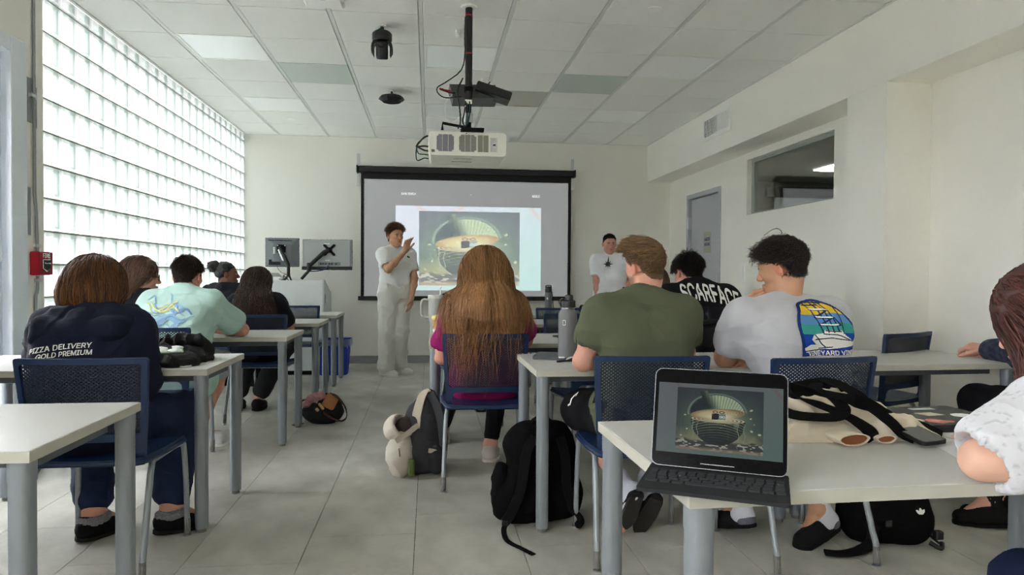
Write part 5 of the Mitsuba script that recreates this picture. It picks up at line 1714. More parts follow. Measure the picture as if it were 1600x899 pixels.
shirt, G = p.shirt('hoodie', (28, 32, 50), grow=.034, sleeve=1.92, loose=.040, amp=.008, h=.0105, seed=17, collar=False, low=.03, f=9.0)
N, r_, f_, u_ = p.N, p.cr, p.cf, p.u
hd = Garment(.009, 12, 19)
hd.s.chain([N - r_ * .16 + f_ * .06 - u_ * .02, N - r_ * .175 - f_ * .02 - u_ * .035, N - r_ * .12 - f_ * .105 - u_ * .060, N - f_ * .125 - u_ * .080, N + r_ * .12 - f_ * .110 - u_ * .050, N + r_ * .175 - f_ * .02 - u_ * .03, N + r_ * .16 + f_ * .06 - u_ * .02], [.040, .046, .050, .052, .050, .046, .040], .03)
hd.s.chain([N - r_ * .12 + f_ * .03 + u_ * .01, N - r_ * .09 - f_ * .07 - u_ * .01, N - f_ * .095 - u_ * .02, N + r_ * .09 - f_ * .07 - u_ * .01, N + r_ * .12 + f_ * .03 + u_ * .01], [.04, .045, .045, .045, .04], .03)
hm_ = hd.mesh(.008)
part(shirt, 'hood', hm_, CLOTH, True, color=paint(hm_, lin(26, 30, 47)))
O = p.C - p.cf * .5
for t, dx, dz, w in (('PIZZA DELIVERY', -.155, .018, .235), ('GOLD PREMIUM', -.115, -.012, .20)):
    tm = meshkit.text_mesh(t, .021, .0008, True)
    tm.apply_scale([w / tm.extents[0], 1, 1])
    tm.apply_translation([dx, dz + .008, 0])
    tm = subdiv(tm, .01)
    tm.vertices[:, 1] += .12 * (tm.vertices[:, 0] + .1) - .5 * (tm.vertices[:, 0] + .02) ** 2
    part(shirt, 'lettering', G.decal(tm, O - p.u * .015, p.cr, p.u, unit(p.cf), 1, e=.01), WHT, True)
p.trousers('sweatpants', (36, 46, 74), to=.93, grow=.026, loose=.03, amp=.007)
p.shoes((20, 20, 22), (34, 33, 33), name='slipper')
for k in 'RL':
    a = np.linspace(0, 2 * np.pi, 20, endpoint=False)
    d = unit(p.toe[k] - p.heel[k])
    c = lerp(p.heel[k], p.toe[k], .22) + UP * .048
    ring = np.array([c + d * .052 * math.cos(t) + np.cross(UP, d) * .040 * math.sin(t) + UP * .006 * math.cos(t) for t in a])
    fm = subdiv(tube(ring, .020, 10, closed=True), .008)
    fm.vertices = fm.vertices + .006 * (meshkit.noise(fm.vertices * 160, 3)[:, None] - .5) * np.sign(fm.vertices - c)
    part(p.key, 'fleece_cuff', fm, CLOTH, False, color=paint(fm, lin(128, 128, 132)) * (.7 + .6 * meshkit.noise(fm.vertices * 200, 8)[:, None]))
hm, G = p.hair_mass(lambda s: (s.ell(p.H.w(0, -.012, .042), (.098, .115, .098), p.H.R), s.ell(p.H.w(0, -.030, -.02), (.112, .110, .085), p.H.R, .04), s.ell(p.H.w(0, -.035, -.085), (.102, .085, .055), p.H.R, .05), s.ell(p.H.w(0, .11, -.05), (.05, .05, .09), p.H.R, .02, '-')), (46, 29, 19), h=.007, amp=.005, f=30)
solid = G.s
bob = lambda L: np.where(L[:, 2] > .0, .20, .12)
p.hair(hair_strands(p.H, solid, 5200, bob, 11, 51, lin(42, 26, 17), lin(136, 82, 40), lambda L: np.column_stack([L[:, 0] * 9, L[:, 1] * 5 - .1, -.35 + 4 * np.clip(L[:, 2] - .08, 0, 1)]), lift=.12, grav=.36, jit=.08, r=.0016, off=.003, wave=.12, hug=.6, hl=(HAIRLINE[0], HAIRLINE[1] - .01)), label='brown bob with copper strands')

# --- person in the mint T-shirt
p = Person('person in a mint T-shirt with a faded blue print, elbow on the table', -1.58, 4.50, yaw=-4, lean=.22, side=.02, head=(-1.555, 4.69, 1.140), hyaw=-6, hpitch=-10, w=1.02, s=.97)
p.elb['R'], p.wri['R'] = V(-1.245, 4.80, .785), V(-1.50, 4.98, .775)
p.hand('R', V(-1, .2, -.05), V(0, 0, 1), V(0, 1, 0))
p.elb['L'], p.wri['L'] = V(-1.90, 4.80, .80), V(-1.70, 5.0, .775)
p.ank = {'L': V(-1.76, 4.75, .10), 'R': V(-1.52, 4.76, .10)}
p.body(SK_PINK, (46, 36, 30), h=.011)
shirt, G = p.shirt('t_shirt', (178, 208, 200), grow=.026, sleeve=.66, loose=.036, amp=.005, h=.0105, seed=23, low=.06)
p.trousers('shorts', (168, 170, 174), to=.46)
p.shoes((220, 220, 222), (230, 230, 230), name='sneaker', sock=(224, 224, 228), sock_top=.35)
PB, PY_ = mat('faded_blue', (142, 178, 204), .9), mat('faded_yellow', (206, 200, 138), .9)
PB2 = mat('faded_navy', (118, 152, 192), .9)
O = p.C + p.u * .055 - p.cr * .0 - p.cf * .5
g = np.random.default_rng(3)
strokes = {PB: [], PB2: [], PY_: []}
for i in range(26):
    a = g.uniform(-.16, .04)
    z = g.uniform(-.13, .085)
    w = g.uniform(.04, .13)
    ln = LineString([(a + w * t, z + .02 * math.sin(5 * t + i) + .03 * t * (1 if z < 0 else -1)) for t in np.linspace(0, 1, 9)]).buffer(g.uniform(.002, .005))
    strokes[(PB, PB2, PB, PY_)[i % 4]].append(ln)
strokes[PB].append(Polygon([(-.12, -.10), (-.06, -.04), (.02, -.02), (.08, -.06), (.05, -.11), (-.04, -.13)]).difference(Polygon([(-.06, -.10), (.0, -.06), (.04, -.08), (.0, -.11)])))
for q, (m_, l) in enumerate(strokes.items()):
    part(shirt, 'print', G.decal(ext(shapely.union_all(l), .0006), O, p.cr, p.u, unit(p.cf), q, e=.012), m_, True)
p.hair(hair_strands(p.H, p.skin, 3600, lambda L: np.where(L[:, 2] > .05, .030, .014), 5, 61, lin(34, 26, 22), lin(66, 50, 42), lambda L: np.column_stack([L[:, 0] * 3, .3 + L[:, 1] * 5, -.2 - 4 * np.clip(.05 - L[:, 2], 0, 1)]), lift=.6, grav=.15, jit=.18, r=.0013, off=.0015))

# --- person with glasses by the glass blocks
p = Person('person with shoulder-length brown hair and glasses by the glass blocks', -1.955, 4.80, yaw=-14, lean=.12, head=(-1.915, 4.88, 1.135), hyaw=-52, hpitch=-4, w=.90, s=.94)
p.elb['R'], p.wri['R'] = V(-1.80, 5.02, .80), V(-1.86, 5.2, .775)
p.elb['L'], p.wri['L'] = V(-2.14, 5.0, .80), V(-2.02, 5.2, .775)
p.body(SK_LIGHT, (84, 58, 46), h=.013)
p.shirt('top', (38, 38, 44), grow=.014, sleeve=.3, loose=.016, h=.0125, seed=29)
p.trousers('trousers', (52, 56, 70))
p.shoes((60, 60, 62))
gl = [tube(np.array([p.H.w(x * .032 + .021 * math.cos(t), .108 - .08 * abs(x * .032 + .021 * math.cos(t)) ** 1.5 * 8, .003 + .019 * math.sin(t)) for t in np.linspace(0, 2 * np.pi, 20, endpoint=False)]), .0018, 6, closed=True) for x in (-1, 1)]
part(p.key, 'glasses', cat(*gl, tube([p.H.w(-.012, .109, .006), p.H.w(.012, .109, .006)], .0017, 6), *[tube([p.H.w(x * .053, .098, .006), p.H.w(x * .080, .02, .006), p.H.w(x * .082, -.02, -.004)], .0017, 6) for x in (-1, 1)]), BLACKP, label='thin dark glasses')
hm, G = p.hair_mass(lambda s: (s.ell(p.H.w(0, -.018, .040), (.090, .108, .098), p.H.R), s.cone(p.H.w(0, -.055, -.01), p.H.w(0, -.075, -.14), .078, .066, .04), s.ell(p.H.w(0, .12, -.03), (.055, .06, .10), p.H.R, .02, '-')), (86, 60, 48), h=.008, amp=.005)
p.hair(hair_strands(p.H, G.s, 2600, .24, 11, 71, lin(74, 50, 40), lin(146, 106, 84), lambda L: np.column_stack([L[:, 0] * 8, -.35 + 2 * np.clip(.03 - np.abs(L[:, 0]), 0, 1), -.3 + 3 * np.clip(L[:, 2] - .08, 0, 1)]), lift=.12, grav=.4, jit=.1, r=.0016, off=.003, wave=.3, hug=.5))

# --- person with a hair bun
p = Person('person with a dark hair bun in a black hooded top, facing right', -2.02, 7.08, yaw=-12, lean=.18, head=(-2.005, 7.17, 1.150), hyaw=-62, hpitch=2, w=.98, s=.92)
p.body(SK_BROWN, (24, 20, 20), h=.013)


def hood2(s):
    N, r, f = p.N, p.cr, p.cf
    s.chain([N - r * .10 + f * .07, N - r * .12 - f * .02, N - f * .10 - UP * .01, N + r * .12 - f * .02, N + r * .10 + f * .07], [.036, .044, .05, .044, .036], .03)


p.shirt('hooded_top', (34, 34, 40), grow=.034, sleeve=1.95, loose=.04, amp=.006, h=.0125, seed=31, collar=False, extra=hood2)
p.trousers('trousers', (30, 30, 36))
p.shoes((40, 40, 42))
hm, G = p.hair_mass(lambda s: (s.ell(p.H.w(0, -.022, .040), (.080, .098, .090), p.H.R), s.ell(p.H.w(0, .125, -.02), (.07, .055, .10), p.H.R, .02, '-'), s.ell(p.H.w(0, -.03, -.11), (.1, .1, .06), p.H.R, .02, '-')), (20, 17, 17), h=.007, amp=.003)
part(hm, 'bun', (lambda m: trimesh.Trimesh(m.vertices + vnormals(m) * folds(m.vertices, .008, 40, 3)[:, None], m.faces, process=False))(Sdf().ell(p.H.w(0, -.118, .085), (.056, .052, .050)).mesh(.006)), mat('bun_hair', (24, 20, 20), .6), True)

# --- person with long dark hair
p = Person('person with long dark brown hair in black, second row from the front', -1.40, 5.80, yaw=-2, lean=.10, head=(-1.395, 5.90, 1.075), hyaw=-14, hpitch=-14, w=.90, s=.84)
p.ank = {'L': V(-1.62, 6.10, .10), 'R': V(-1.44, 6.06, .10)}
p.toe = {'L': V(-1.62, 6.24, .03), 'R': V(-1.43, 6.2, .03)}
p.heel = {'L': V(-1.62, 6.06, .04), 'R': V(-1.44, 6.02, .04)}
p.body(SK_PINK, (44, 32, 28), h=.013)
p.shirt('t_shirt', (26, 27, 34), grow=.022, sleeve=.7, loose=.03, amp=.005, h=.0125, seed=37, collar=False)
p.trousers('trousers', (44, 44, 48), to=.93, grow=.03, loose=.03)
p.shoes((30, 28, 28), (24, 24, 24), name='shoe')
hm, G = p.hair_mass(lambda s: (s.ell(p.H.w(0, -.016, .040), (.090, .106, .094), p.H.R), s.cone(p.H.w(0, -.05, .0), V(-1.395, 5.76, .93), .088, .125, .05), s.cone(V(-1.44, 5.76, .93), V(-1.455, 5.70, .80), .10, .075, .05), s.cone(V(-1.35, 5.76, .93), V(-1.29, 5.70, .80), .10, .07, .05)), (44, 32, 27), h=.009, amp=.007, f=24)
col = Sdf()
col.p = list(G.s.p)
p.hair(hair_strands(p.H, col, 3000, .42, 13, 81, lin(38, 27, 24), lin(92, 66, 54), dg, lift=.15, grav=.6, jit=.1, r=.0017, off=.004, wave=.45, hug=.5), label='long dark brown waves')

# --- persons mostly hidden: one beyond the ginger hair, one beyond the olive shirt
p = Person('person in a strappy top almost hidden behind the long ginger hair', .30, 5.52, yaw=0, lean=.2, head=(.33, 5.70, 1.12), hpitch=-15, w=.92, s=.92)
p.body(SK_BROWN, (30, 24, 22), h=.014)
p.shirt('strappy_top', (30, 30, 34), grow=.012, sleeve=None, h=.014, collar=False, seed=41)
for q in (-1, 1):
    pts = np.array([p.C + p.cr * q * .10 - p.cf * .125, p.N + p.cr * q * .10 - p.cf * .045, p.N + p.cr * q * .105 + p.cf * .03 + UP * .0])
    part(p.key, 'strap', tube(curve(pts, 10), .009, 6), WHT, smooth=50)
p.trousers('trousers', (40, 44, 60))
p.shoes((200, 200, 200))
hm, G = p.hair_mass(lambda s: (s.ell(p.H.w(0, -.018, .040), (.086, .104, .094), p.H.R), s.cone(p.H.w(0, -.05, .0), p.H.w(0, -.07, -.14), .08, .06, .04)), (30, 24, 22), h=.009)
p = Person('person with brown hair glimpsed just right of the olive shirt collar', 2.0, 5.86, yaw=0, lean=.2, head=(2.03, 6.02, 1.10), hpitch=-15, w=.92, s=.90)
p.body(SK_PINK, (70, 48, 36), h=.014)
p.shirt('top', (28, 28, 32), grow=.02, sleeve=.7, h=.014, seed=43)
p.trousers('trousers', (40, 44, 60))
p.shoes((60, 60, 60))
hm, G = p.hair_mass(lambda s: (s.ell(p.H.w(0, -.018, .040), (.088, .106, .096), p.H.R), s.cone(p.H.w(0, -.05, .0), p.H.w(0, -.09, -.22), .085, .075, .04)), (62, 42, 32), h=.009)
p.hair(hair_strands(p.H, G.s, 1200, .34, 11, 91, lin(56, 38, 28), lin(120, 86, 62), dg, lift=.15, grav=.6, jit=.1, r=.002, off=.004, hug=.5))

# --- the presenter, standing by the screen
p = Person('person in a white polo shirt and white trousers raising one hand', -.385, 8.02, yaw=-147, lean=.02, head=(-.385, 7.985, 1.600), hyaw=0, hpitch=-2, hroll=2, stand=True, w=.97, s=1.0)
p.N = V(-.40, 8.02, 1.455)
p.elb['R'], p.wri['R'] = V(-.455, 7.80, 1.215), V(-.262, 7.74, 1.425)
p.hand('R', V(.20, -.05, .9), V(-.35, .75, .1), V(.6, -.1, .4), curls=(.25, .55, .7, .75), spread=.10)
p.elb['L'], p.wri['L'] = V(-.165, 8.02, 1.12), V(-.195, 7.93, .90)
p.hand('L', V(-.05, -.15, -1), V(.8, -.2, 0), V(0, -1, 0), curls=(.35, .4, .45, .5))
p.knee = {'R': V(-.47, 7.95, .50), 'L': V(-.33, 8.0, .50)}
p.ank = {'R': V(-.485, 7.97, .09), 'L': V(-.345, 8.13, .09)}
p.heel = {'R': V(-.52, 8.0, .042), 'L': V(-.375, 8.15, .042)}
p.toe = {'R': V(-.375, 7.90, .034), 'L': V(-.215, 8.05, .034)}
p.body(SK_TAN, (82, 58, 42), h=.011)
shirt, G = p.shirt('polo_shirt', (232, 232, 232), grow=.016, sleeve=.62, loose=.022, amp=.004, h=.010, seed=51, hem=False, collar=False)
cl = p.N + UP * .012
cp = []
for q in (-1, 1):
    fl_ = trimesh.convex.convex_hull(np.array([cl - p.cf * .07 + UP * .02, cl + p.cr * q * .078 - p.cf * .005 + UP * .0, cl + p.cr * q * .075 + p.cf * .045 - UP * .03, cl + p.cr * q * .02 + p.cf * .092 - UP * .055, cl + p.cr * q * .012 + p.cf * .078 - UP * .02, cl + p.cr * q * .066 + p.cf * .0 + UP * .02, cl - p.cf * .058 + UP * .03, cl + p.cr * q * .06 - p.cf * .045 + UP * .0]))
    part(shirt, 'collar', fl_, CLOTH, False, color=paint(fl_, lin(228, 228, 228)))
tm = ext(Point(0, 0).buffer(.012).union(affinity.translate(Point(0, 0).buffer(.008), .014, -.006)), .001)
part(shirt, 'emblem', G.decal(tm, p.C + p.cf * .5 - p.cr * .085 + UP * .06, -p.cr, UP, -p.cf, 1), mat('emblem_green', (70, 110, 70), .8))
p.trousers('trousers', (222, 220, 214), to=.97, grow=.022, loose=.046, amp=.009, h=.0105)
p.shoes((232, 230, 226), (226, 224, 218), name='sneaker')
p.hair(hair_strands(p.H, p.skin, 3200, lambda L: np.where(L[:, 2] > .05, .050, .026), 6, 101, lin(58, 38, 26), lin(126, 88, 58), lambda L: np.column_stack([L[:, 0] * 3 - .25, -.15 + L[:, 1] * 6, .25 - 5 * np.clip(.06 - L[:, 2], 0, 1)]), lift=.9, grav=.12, curl=.35, jit=.25, r=.0014, off=.0015))

# --- the person in the star T-shirt, standing at the right of the screen
p = Person('buzz-cut person in a white star T-shirt standing right of the screen', 2.26, 8.42, yaw=158, lean=-.03, head=(2.235, 8.40, 1.555), hyaw=20, hpitch=-4, stand=True, w=1.02, s=.97)
p.elb['R'], p.wri['R'] = V(2.08, 8.42, 1.08), V(2.085, 8.38, .85)
p.hand('R', V(.02, -.05, -1), V(-1, 0, 0), V(0, -1, 0))
p.elb['L'], p.wri['L'] = V(2.50, 8.36, 1.09), V(2.40, 8.20, .98)
p.hand('L', V(-.6, -.3, -.5), V(.3, -.8, .3), V(0, -.3, 1), curls=(.6, .6, .6, .6))
p.body(SK_PINK, (46, 34, 30), h=.011)
shirt, G = p.shirt('t_shirt', (232, 232, 236), grow=.018, sleeve=.60, loose=.026, amp=.005, h=.010, seed=61, hips=True)
star = shapely.union_all([Polygon([(0, .10), (.012, .012), (0, -.05), (-.012, .012)]), Polygon([(-.07, .0), (0, .011), (.07, .0), (0, -.011)]), Polygon([(-.034, .034), (.012, .008), (.034, -.034), (-.012, -.008)]), Polygon([(.034, .034), (.012, -.008), (-.034, -.034), (-.012, .008)])])
O = p.C + p.cf * .5 + UP * .04 - p.cr * -.02
part(shirt, 'print', G.decal(ext(star, .0008), O, -p.cr, UP, -p.cf, 1), mat('star_ink', (38, 46, 48), .8))
part(shirt, 'print', G.decal(ext(Point(.008, -.002).buffer(.014), .0008), O, -p.cr, UP, -p.cf, 2), mat('star_heart', (96, 62, 56), .8))
p.trousers('trousers', (24, 26, 36), to=.97, loose=.03)
p.shoes((40, 40, 42))
p.hair(hair_strands(p.H, p.skin, 2600, lambda L: np.where(L[:, 2] > .06, .012, .006), 4, 111, lin(34, 26, 24), lin(62, 48, 42), vec_groom((0, .4, .1)), lift=1.0, grav=.0, jit=.3, r=.0012, off=.001, hl=(HAIRLINE[0], HAIRLINE[1] + .006)))

# --- the person at the right edge in the white blouse
p = Person('person with reddish brown hair in a white patterned blouse at the right edge', 1.44, 1.10, yaw=4, lean=.20, head=(1.425, 1.44, 1.065), hyaw=8, hpitch=-20, w=.95, s=.93)
p.N = V(1.42, 1.33, .93)
p.C = V(1.42, 1.22, .80)
p.sh = {'L': V(1.29, 1.29, .870), 'R': V(1.58, 1.32, .875)}
p.elb['L'], p.wri['L'] = V(1.145, 1.30, .785), V(1.34, 1.17, .790)
p.hand('L', V(1, -.4, 0), V(0, 0, 1), V(0, 1, 0))
p.elb['R'], p.wri['R'] = V(1.70, 1.45, .80), V(1.52, 1.60, .775)
p.knee = {'L': V(1.45, 1.50, .42), 'R': V(1.62, 1.55, .50)}
p.ank = {'L': V(1.38, 1.50, .09), 'R': V(1.62, 1.5, .09)}
p.toe = {'L': V(1.38, 1.66, .03), 'R': V(1.62, 1.66, .03)}
p.heel = {'L': V(1.38, 1.46, .04), 'R': V(1.62, 1.46, .04)}
p.body(SK_LIGHT, (70, 42, 38), h=.011)


def lace(v, c):
    n = meshkit.noise(v * 42, 4)
    n2 = meshkit.noise(v * 90, 6)
    t = np.clip((np.abs(n - .5) < .022).astype(float) + .4 * (n2 > .80), 0, 1)[:, None] * .5
    return c * (1 - t) + lin(150, 158, 160) * t


shirt, G = p.shirt('blouse', (208, 208, 213), grow=.024, sleeve=.80, loose=.034, amp=.006, h=.0065, seed=71, collar=False, tone=lace, f=14)
tm = ext(Point(0, 0).buffer(.018).union(affinity.translate(Point(0, 0).buffer(.014), .02, .012)), .001)
part(shirt, 'print', G.decal(tm, V(1.26, .9, .80), V(1, 0, 0), UP, V(0, 1, 0), 1), mat('leaf_print', (190, 204, 186), .9))
p.trousers('jeans', (34, 42, 72), grow=.006)
p.shoes((60, 60, 62))
hm, G = p.hair_mass(lambda s: (s.ell(p.H.w(0, -.014, .036), (.092, .106, .098), p.H.R), s.cone(p.H.w(-.02, -.03, 0), V(1.40, 1.37, .93), .085, .07, .05), s.cone(V(1.40, 1.37, .93), V(1.36, 1.37, .85), .07, .035, .04)), (66, 38, 34), h=.007, amp=.005)
p.hair(hair_strands(p.H, G.s, 3600, .42, 13, 121, lin(44, 25, 23), lin(112, 66, 55), dg, lift=.15, grav=.6, jit=.08, r=.0014, off=.003, wave=.2, hug=.6), label='long reddish brown hair')
g = np.random.default_rng(8)
n = 14
zz = np.linspace(0, 1, 10)
pth = np.stack([1.325 + g.normal(0, .004, n)[:, None] + (.018 * zz ** 2)[None], 1.40 + g.normal(0, .006, n)[:, None] + 0 * zz[None], 1.02 - .19 * zz[None] + g.normal(0, .01, n)[:, None]], 2)
p.hair(strand_mesh(pth, .0013, np.tile(lin(96, 56, 50), (n, 10, 1))), label='loose lock')

# --- the person behind that hair: a forearm in a plaid sleeve, black top
p = Person('person in a plaid sleeve whose hand rests on the table by the right pillar', 2.98, 2.88, yaw=6, lean=.16, head=(2.99, 3.02, 1.18), hpitch=-10, w=.86, s=.98)
p.elb['R'], p.wri['R'] = V(3.12, 3.10, .80), V(3.02, 3.30, .775)
p.elb['L'], p.wri['L'] = V(2.95, 3.12, .785), V(2.93, 3.31, .785)
p.hand('L', V(-.30, .7, .08), V(-.3, -.3, 1), V(-.8, 0, .3), curls=(.75, .8, .85, .85))
p.knee = {'L': V(2.86, 3.28, .52), 'R': V(3.08, 3.3, .52)}
p.ank = {'L': V(2.62, 2.92, .12), 'R': V(2.72, 2.96, .12)}
p.heel = {'L': V(2.64, 2.89, .045), 'R': V(2.74, 2.93, .045)}
p.toe = {'L': V(2.50, 2.96, .034), 'R': V(2.59, 3.02, .034)}
p.body(SK_PINK, (50, 38, 32), h=.012)


def plaid(v, c):
    a = (np.sin(v[:, 0] * 150 + v[:, 1] * 90) > .3).astype(float) + (np.sin(v[:, 2] * 170 - v[:, 1] * 60) > .3)
    left = (v[:, 0] < 3.01)[:, None]
    return np.where(left, lin(54, 58, 74) * (.7 + .35 * a[:, None]), c)


p.shirt('plaid_shirt', (26, 26, 28), grow=.022, sleeve=1.85, loose=.03, h=.011, seed=81, tone=plaid)
p.trousers('trousers', (28, 28, 32), to=.95)
p.shoes((24, 23, 23), (20, 20, 20), name='boot', sock=(22, 22, 24), sock_top=1.2)
hm, G = p.hair_mass(lambda s: s.ell(p.H.w(0, -.018, .040), (.082, .102, .092), p.H.R), (50, 38, 32), h=.009)

# ------------------------------------------------------------------ things on the tables
def ribbon(pts, sides, w, t=.003, n=30):
    """A flat strap along pts; sides gives the direction of its width at each of them."""
    pts, sides = np.asarray(pts, float), np.asarray(sides, float)
    q = curve(pts, n)
    x = np.linspace(0, len(pts) - 1, len(q))
    sd = unit_rows(np.column_stack([np.interp(x, np.arange(len(pts)), sides[:, i]) for i in range(3)]))
    tg = unit_rows(np.gradient(q, axis=0))
    sd = unit_rows(sd - tg * (sd * tg).sum(1, keepdims=True))
    nm = np.cross(tg, sd)
    v = np.stack([q + a * sd * w / 2 + b * nm * t / 2 for a, b in ((1, 1), (1, -1), (-1, -1), (-1, 1))], 1).reshape(-1, 3)
    f = []
    for i in range(len(q) - 1):
        for s in range(4):
            s2 = (s + 1) % 4
            f += [[i * 4 + s, i * 4 + s2, i * 4 + 4 + s2], [i * 4 + s, i * 4 + 4 + s2, i * 4 + 4 + s]]
    e = (len(q) - 1) * 4
    f += [[0, 2, 1], [0, 3, 2], [e, e + 1, e + 2], [e, e + 2, e + 3]]
    return trimesh.Trimesh(v, f, process=False)


def blob(fn, amp=.004, f=14.0, seed=3, h=.007):
    G = Garment(amp, f, seed)
    fn(G.s)
    return G.mesh(h), G


BOTM = mat('bottle_grey', (112, 114, 116), 0.45)
BOTS = mat('bottle_slate', (104, 106, 112), 0.4)
LIDM = mat('lid_charcoal', (44, 46, 48), 0.5)
TZ = .737

# tall grey bottle on a closed laptop
k = thing('laptop', 'closed dark grey laptop lying under the tall grey bottle', 'laptop')
M = trimesh.transformations.translation_matrix([.70, 3.49, 0]) @ rot([0, 0, 1], -18)
SPACEG = mat('space_grey', (74, 76, 80), 0.4, metal=.3)
part(k, 'base', xf(mv(ext(rrect(.31, .215, .012), .009), 0, 0, TZ + .001), M), SPACEG)
part(k, 'lid', xf(mv(ext(rrect(.31, .215, .012), .006), 0, 0, TZ + .011), M), SPACEG)
k = thing('water_bottle', 'tall grey steel bottle with a charcoal lid beside the olive T-shirt', 'bottle')
bx0, by0, bz0 = .69, 3.385, TZ + .0175
part(k, 'body', lathe([(0, 0), (.044, 0), (.0475, .006), (.0475, .205), (.045, .222), (.036, .236), (.034, .240)], 32, (bx0, by0, bz0)), BOTM, smooth=40)
part(k, 'neck_ring', lathe([(.034, 0), (.036, .002), (.036, .008), (.034, .010)], 32, (bx0, by0, bz0 + .240)), CHROME, smooth=40)
ld = part(k, 'lid', lathe([(0, 0), (.0375, 0), (.0385, .003), (.0375, .030), (.030, .036), (0, .037)], 32, (bx0, by0, bz0 + .250)), LIDM, smooth=40)
part(ld, 'spout_cap', lathe([(.021, 0), (.021, .022), (.018, .026), (0, .027)], 24, (bx0 + .006, by0, bz0 + .286)), LIDM, smooth=40)
part(ld, 'carry_loop', ribbon([[bx0 - .036, by0 - .01, bz0 + .255], [bx0 - .045, by0, bz0 + .278], [bx0 - .03, by0, bz0 + .292], [bx0 - .01, by0, bz0 + .292]], [[0, 1, 0]] * 4, .014, .004, 14), LIDM, smooth=40)
part(k, 'emblem', xf(ext(rrect(.014, .026, .002).difference(rrect(.010, .021, .001)), .0008), frame([bx0 - .026, by0 - .0405, bz0 + .175], unit([.86, -.5, 0]), [0, 0, 1], unit([-.5, -.86, 0]))), WHITE)
k = thing('earbud_case', 'tangle of black and white cables by the bottle base', 'cable')
part(k, 'cable', tube(curve([[.66, 3.31, TZ + .005], [.70, 3.335, TZ + .022], [.76, 3.345, TZ + .008], [.86, 3.34, TZ + .006]], 20), .004, 6), WCAB, smooth=50)
part(k, 'cable', tube(curve([[.62, 3.30, TZ + .006], [.68, 3.315, TZ + .008], [.74, 3.325, TZ + .006], [.82, 3.32, TZ + .006], [.88, 3.33, TZ + .006]], 20), .005, 6), CABLE, smooth=50)
part(k, 'plug', bx(.635, .665, 3.33, 3.345, TZ + .0175, TZ + .025, .003), WHITE)
# slim bottle on the front table
k = thing('water_bottle', 'slim slate bottle with a black flip lid on the front table', 'bottle')
bx1, by1 = 1.31, 7.5
part(k, 'body', lathe([(0, 0), (.038, 0), (.04, .004), (.04, .225), (.037, .235)], 28, (bx1, by1, TZ + .001)), BOTS, smooth=40)
ld = part(k, 'lid', lathe([(0, 0), (.038, 0), (.038, .035), (.030, .045), (.030, .065), (0, .067)], 28, (bx1, by1, TZ + .236)), LIDM, smooth=40)
part(ld, 'carry_loop', tube(curve([[bx1 - .03, by1, TZ + .28], [bx1 - .028, by1, TZ + .31], [bx1 + .028, by1, TZ + .31], [bx1 + .03, by1, TZ + .28]], 12), .005, 6), LIDM, smooth=40)
part(k, 'emblem', xf(ext(rrect(.018, .022, .003), .0008), frame([bx1 - .018, by1 - .0375, TZ + .17], unit([.9, -.43, 0]), [0, 0, 1], unit([-.43, -.9, 0]))), WHITE)
part(k, 'strap', ribbon([[bx1 + .042, by1, TZ + .24], [bx1 + .048, by1, TZ + .15], [bx1 + .06, by1, TZ + .01]], [[0, 1, 0]] * 3, .02, .004, 10), BLACKM)
# handled tumbler, iced coffee, red-capped bottle
TUM = mat('tumbler_grey', (168, 170, 164), 0.45)
k = thing('tumbler', 'pale grey tumbler with a side handle and straw, beside the magenta sleeve', 'tumbler')
tx, ty, tz = .045, 4.72, TZ + .001
part(k, 'body', lathe([(0, 0), (.035, 0), (.037, .004), (.038, .095), (.049, .125), (.051, .262), (.049, .268)], 32, (tx, ty, tz)), TUM, smooth=40)
part(k, 'rim_band', lathe([(.0512, 0), (.053, .002), (.053, .020), (.050, .024), (0, .024)], 32, (tx, ty, tz + .262)), mat('tumbler_lid', (206, 206, 200), .4), smooth=40)
part(k, 'handle', tube(curve([[tx - .048, ty, tz + .255], [tx - .085, ty, tz + .252], [tx - .096, ty, tz + .22], [tx - .092, ty, tz + .15], [tx - .075, ty, tz + .135], [tx - .044, ty, tz + .13]], 24), .0095, 8), TUM, smooth=50)
part(k, 'straw', tube([[tx + .03, ty, tz + .28], [tx + .034, ty + .005, tz + .345]], .0045, 8), WHITE, smooth=50)
k = thing('iced_coffee', 'clear plastic cup of milky coffee with a yellowish dome lid', 'cup')
cx, cy, cz = .062, 4.53, TZ + .001
part(k, 'cup', lathe([(0, 0), (.030, 0), (.032, .004), (.042, .135)], 28, (cx, cy, cz)), mat('coffee_cup', (222, 210, 190), .3), smooth=40)
part(k, 'coffee', lathe([(.0345, .0), (.0405, .06), (.0425, .085)], 28, (cx, cy, cz + .045)), mat('coffee', (196, 150, 104), .35), smooth=40)
part(k, 'lid', lathe([(.044, 0), (.046, .004), (.046, .010), (.040, .024), (.0, .030)], 28, (cx, cy, cz + .135)), mat('coffee_lid', (226, 200, 132), .35), smooth=40)
part(k, 'sleeve', lathe([(.0345, 0), (.0375, .05)], 28, (cx, cy, cz + .02)), WHITE, smooth=40)
k = thing('red_bottle', 'clear bottle with a red label and cap past the ginger hair', 'bottle')
part(k, 'body', lathe([(0, 0), (.03, 0), (.032, .004), (.032, .17), (.014, .215), (.013, .235)], 24, (.235, 6.10, TZ + .001)), mat('bottle_clear', (206, 208, 206), .2), smooth=40)
part(k, 'label', lathe([(.0328, 0), (.0328, .11)], 24, (.235, 6.10, TZ + .06)), mat('label_red', (206, 26, 34), .5), smooth=40)
part(k, 'cap', lathe([(.016, 0), (.016, .025), (0, .026)], 20, (.235, 6.10, TZ + .235)), mat('cap_red', (206, 26, 34), .4), smooth=40)
k = thing('orange_tumbler', 'small orange tumbler behind the mint T-shirt shoulder', 'tumbler')
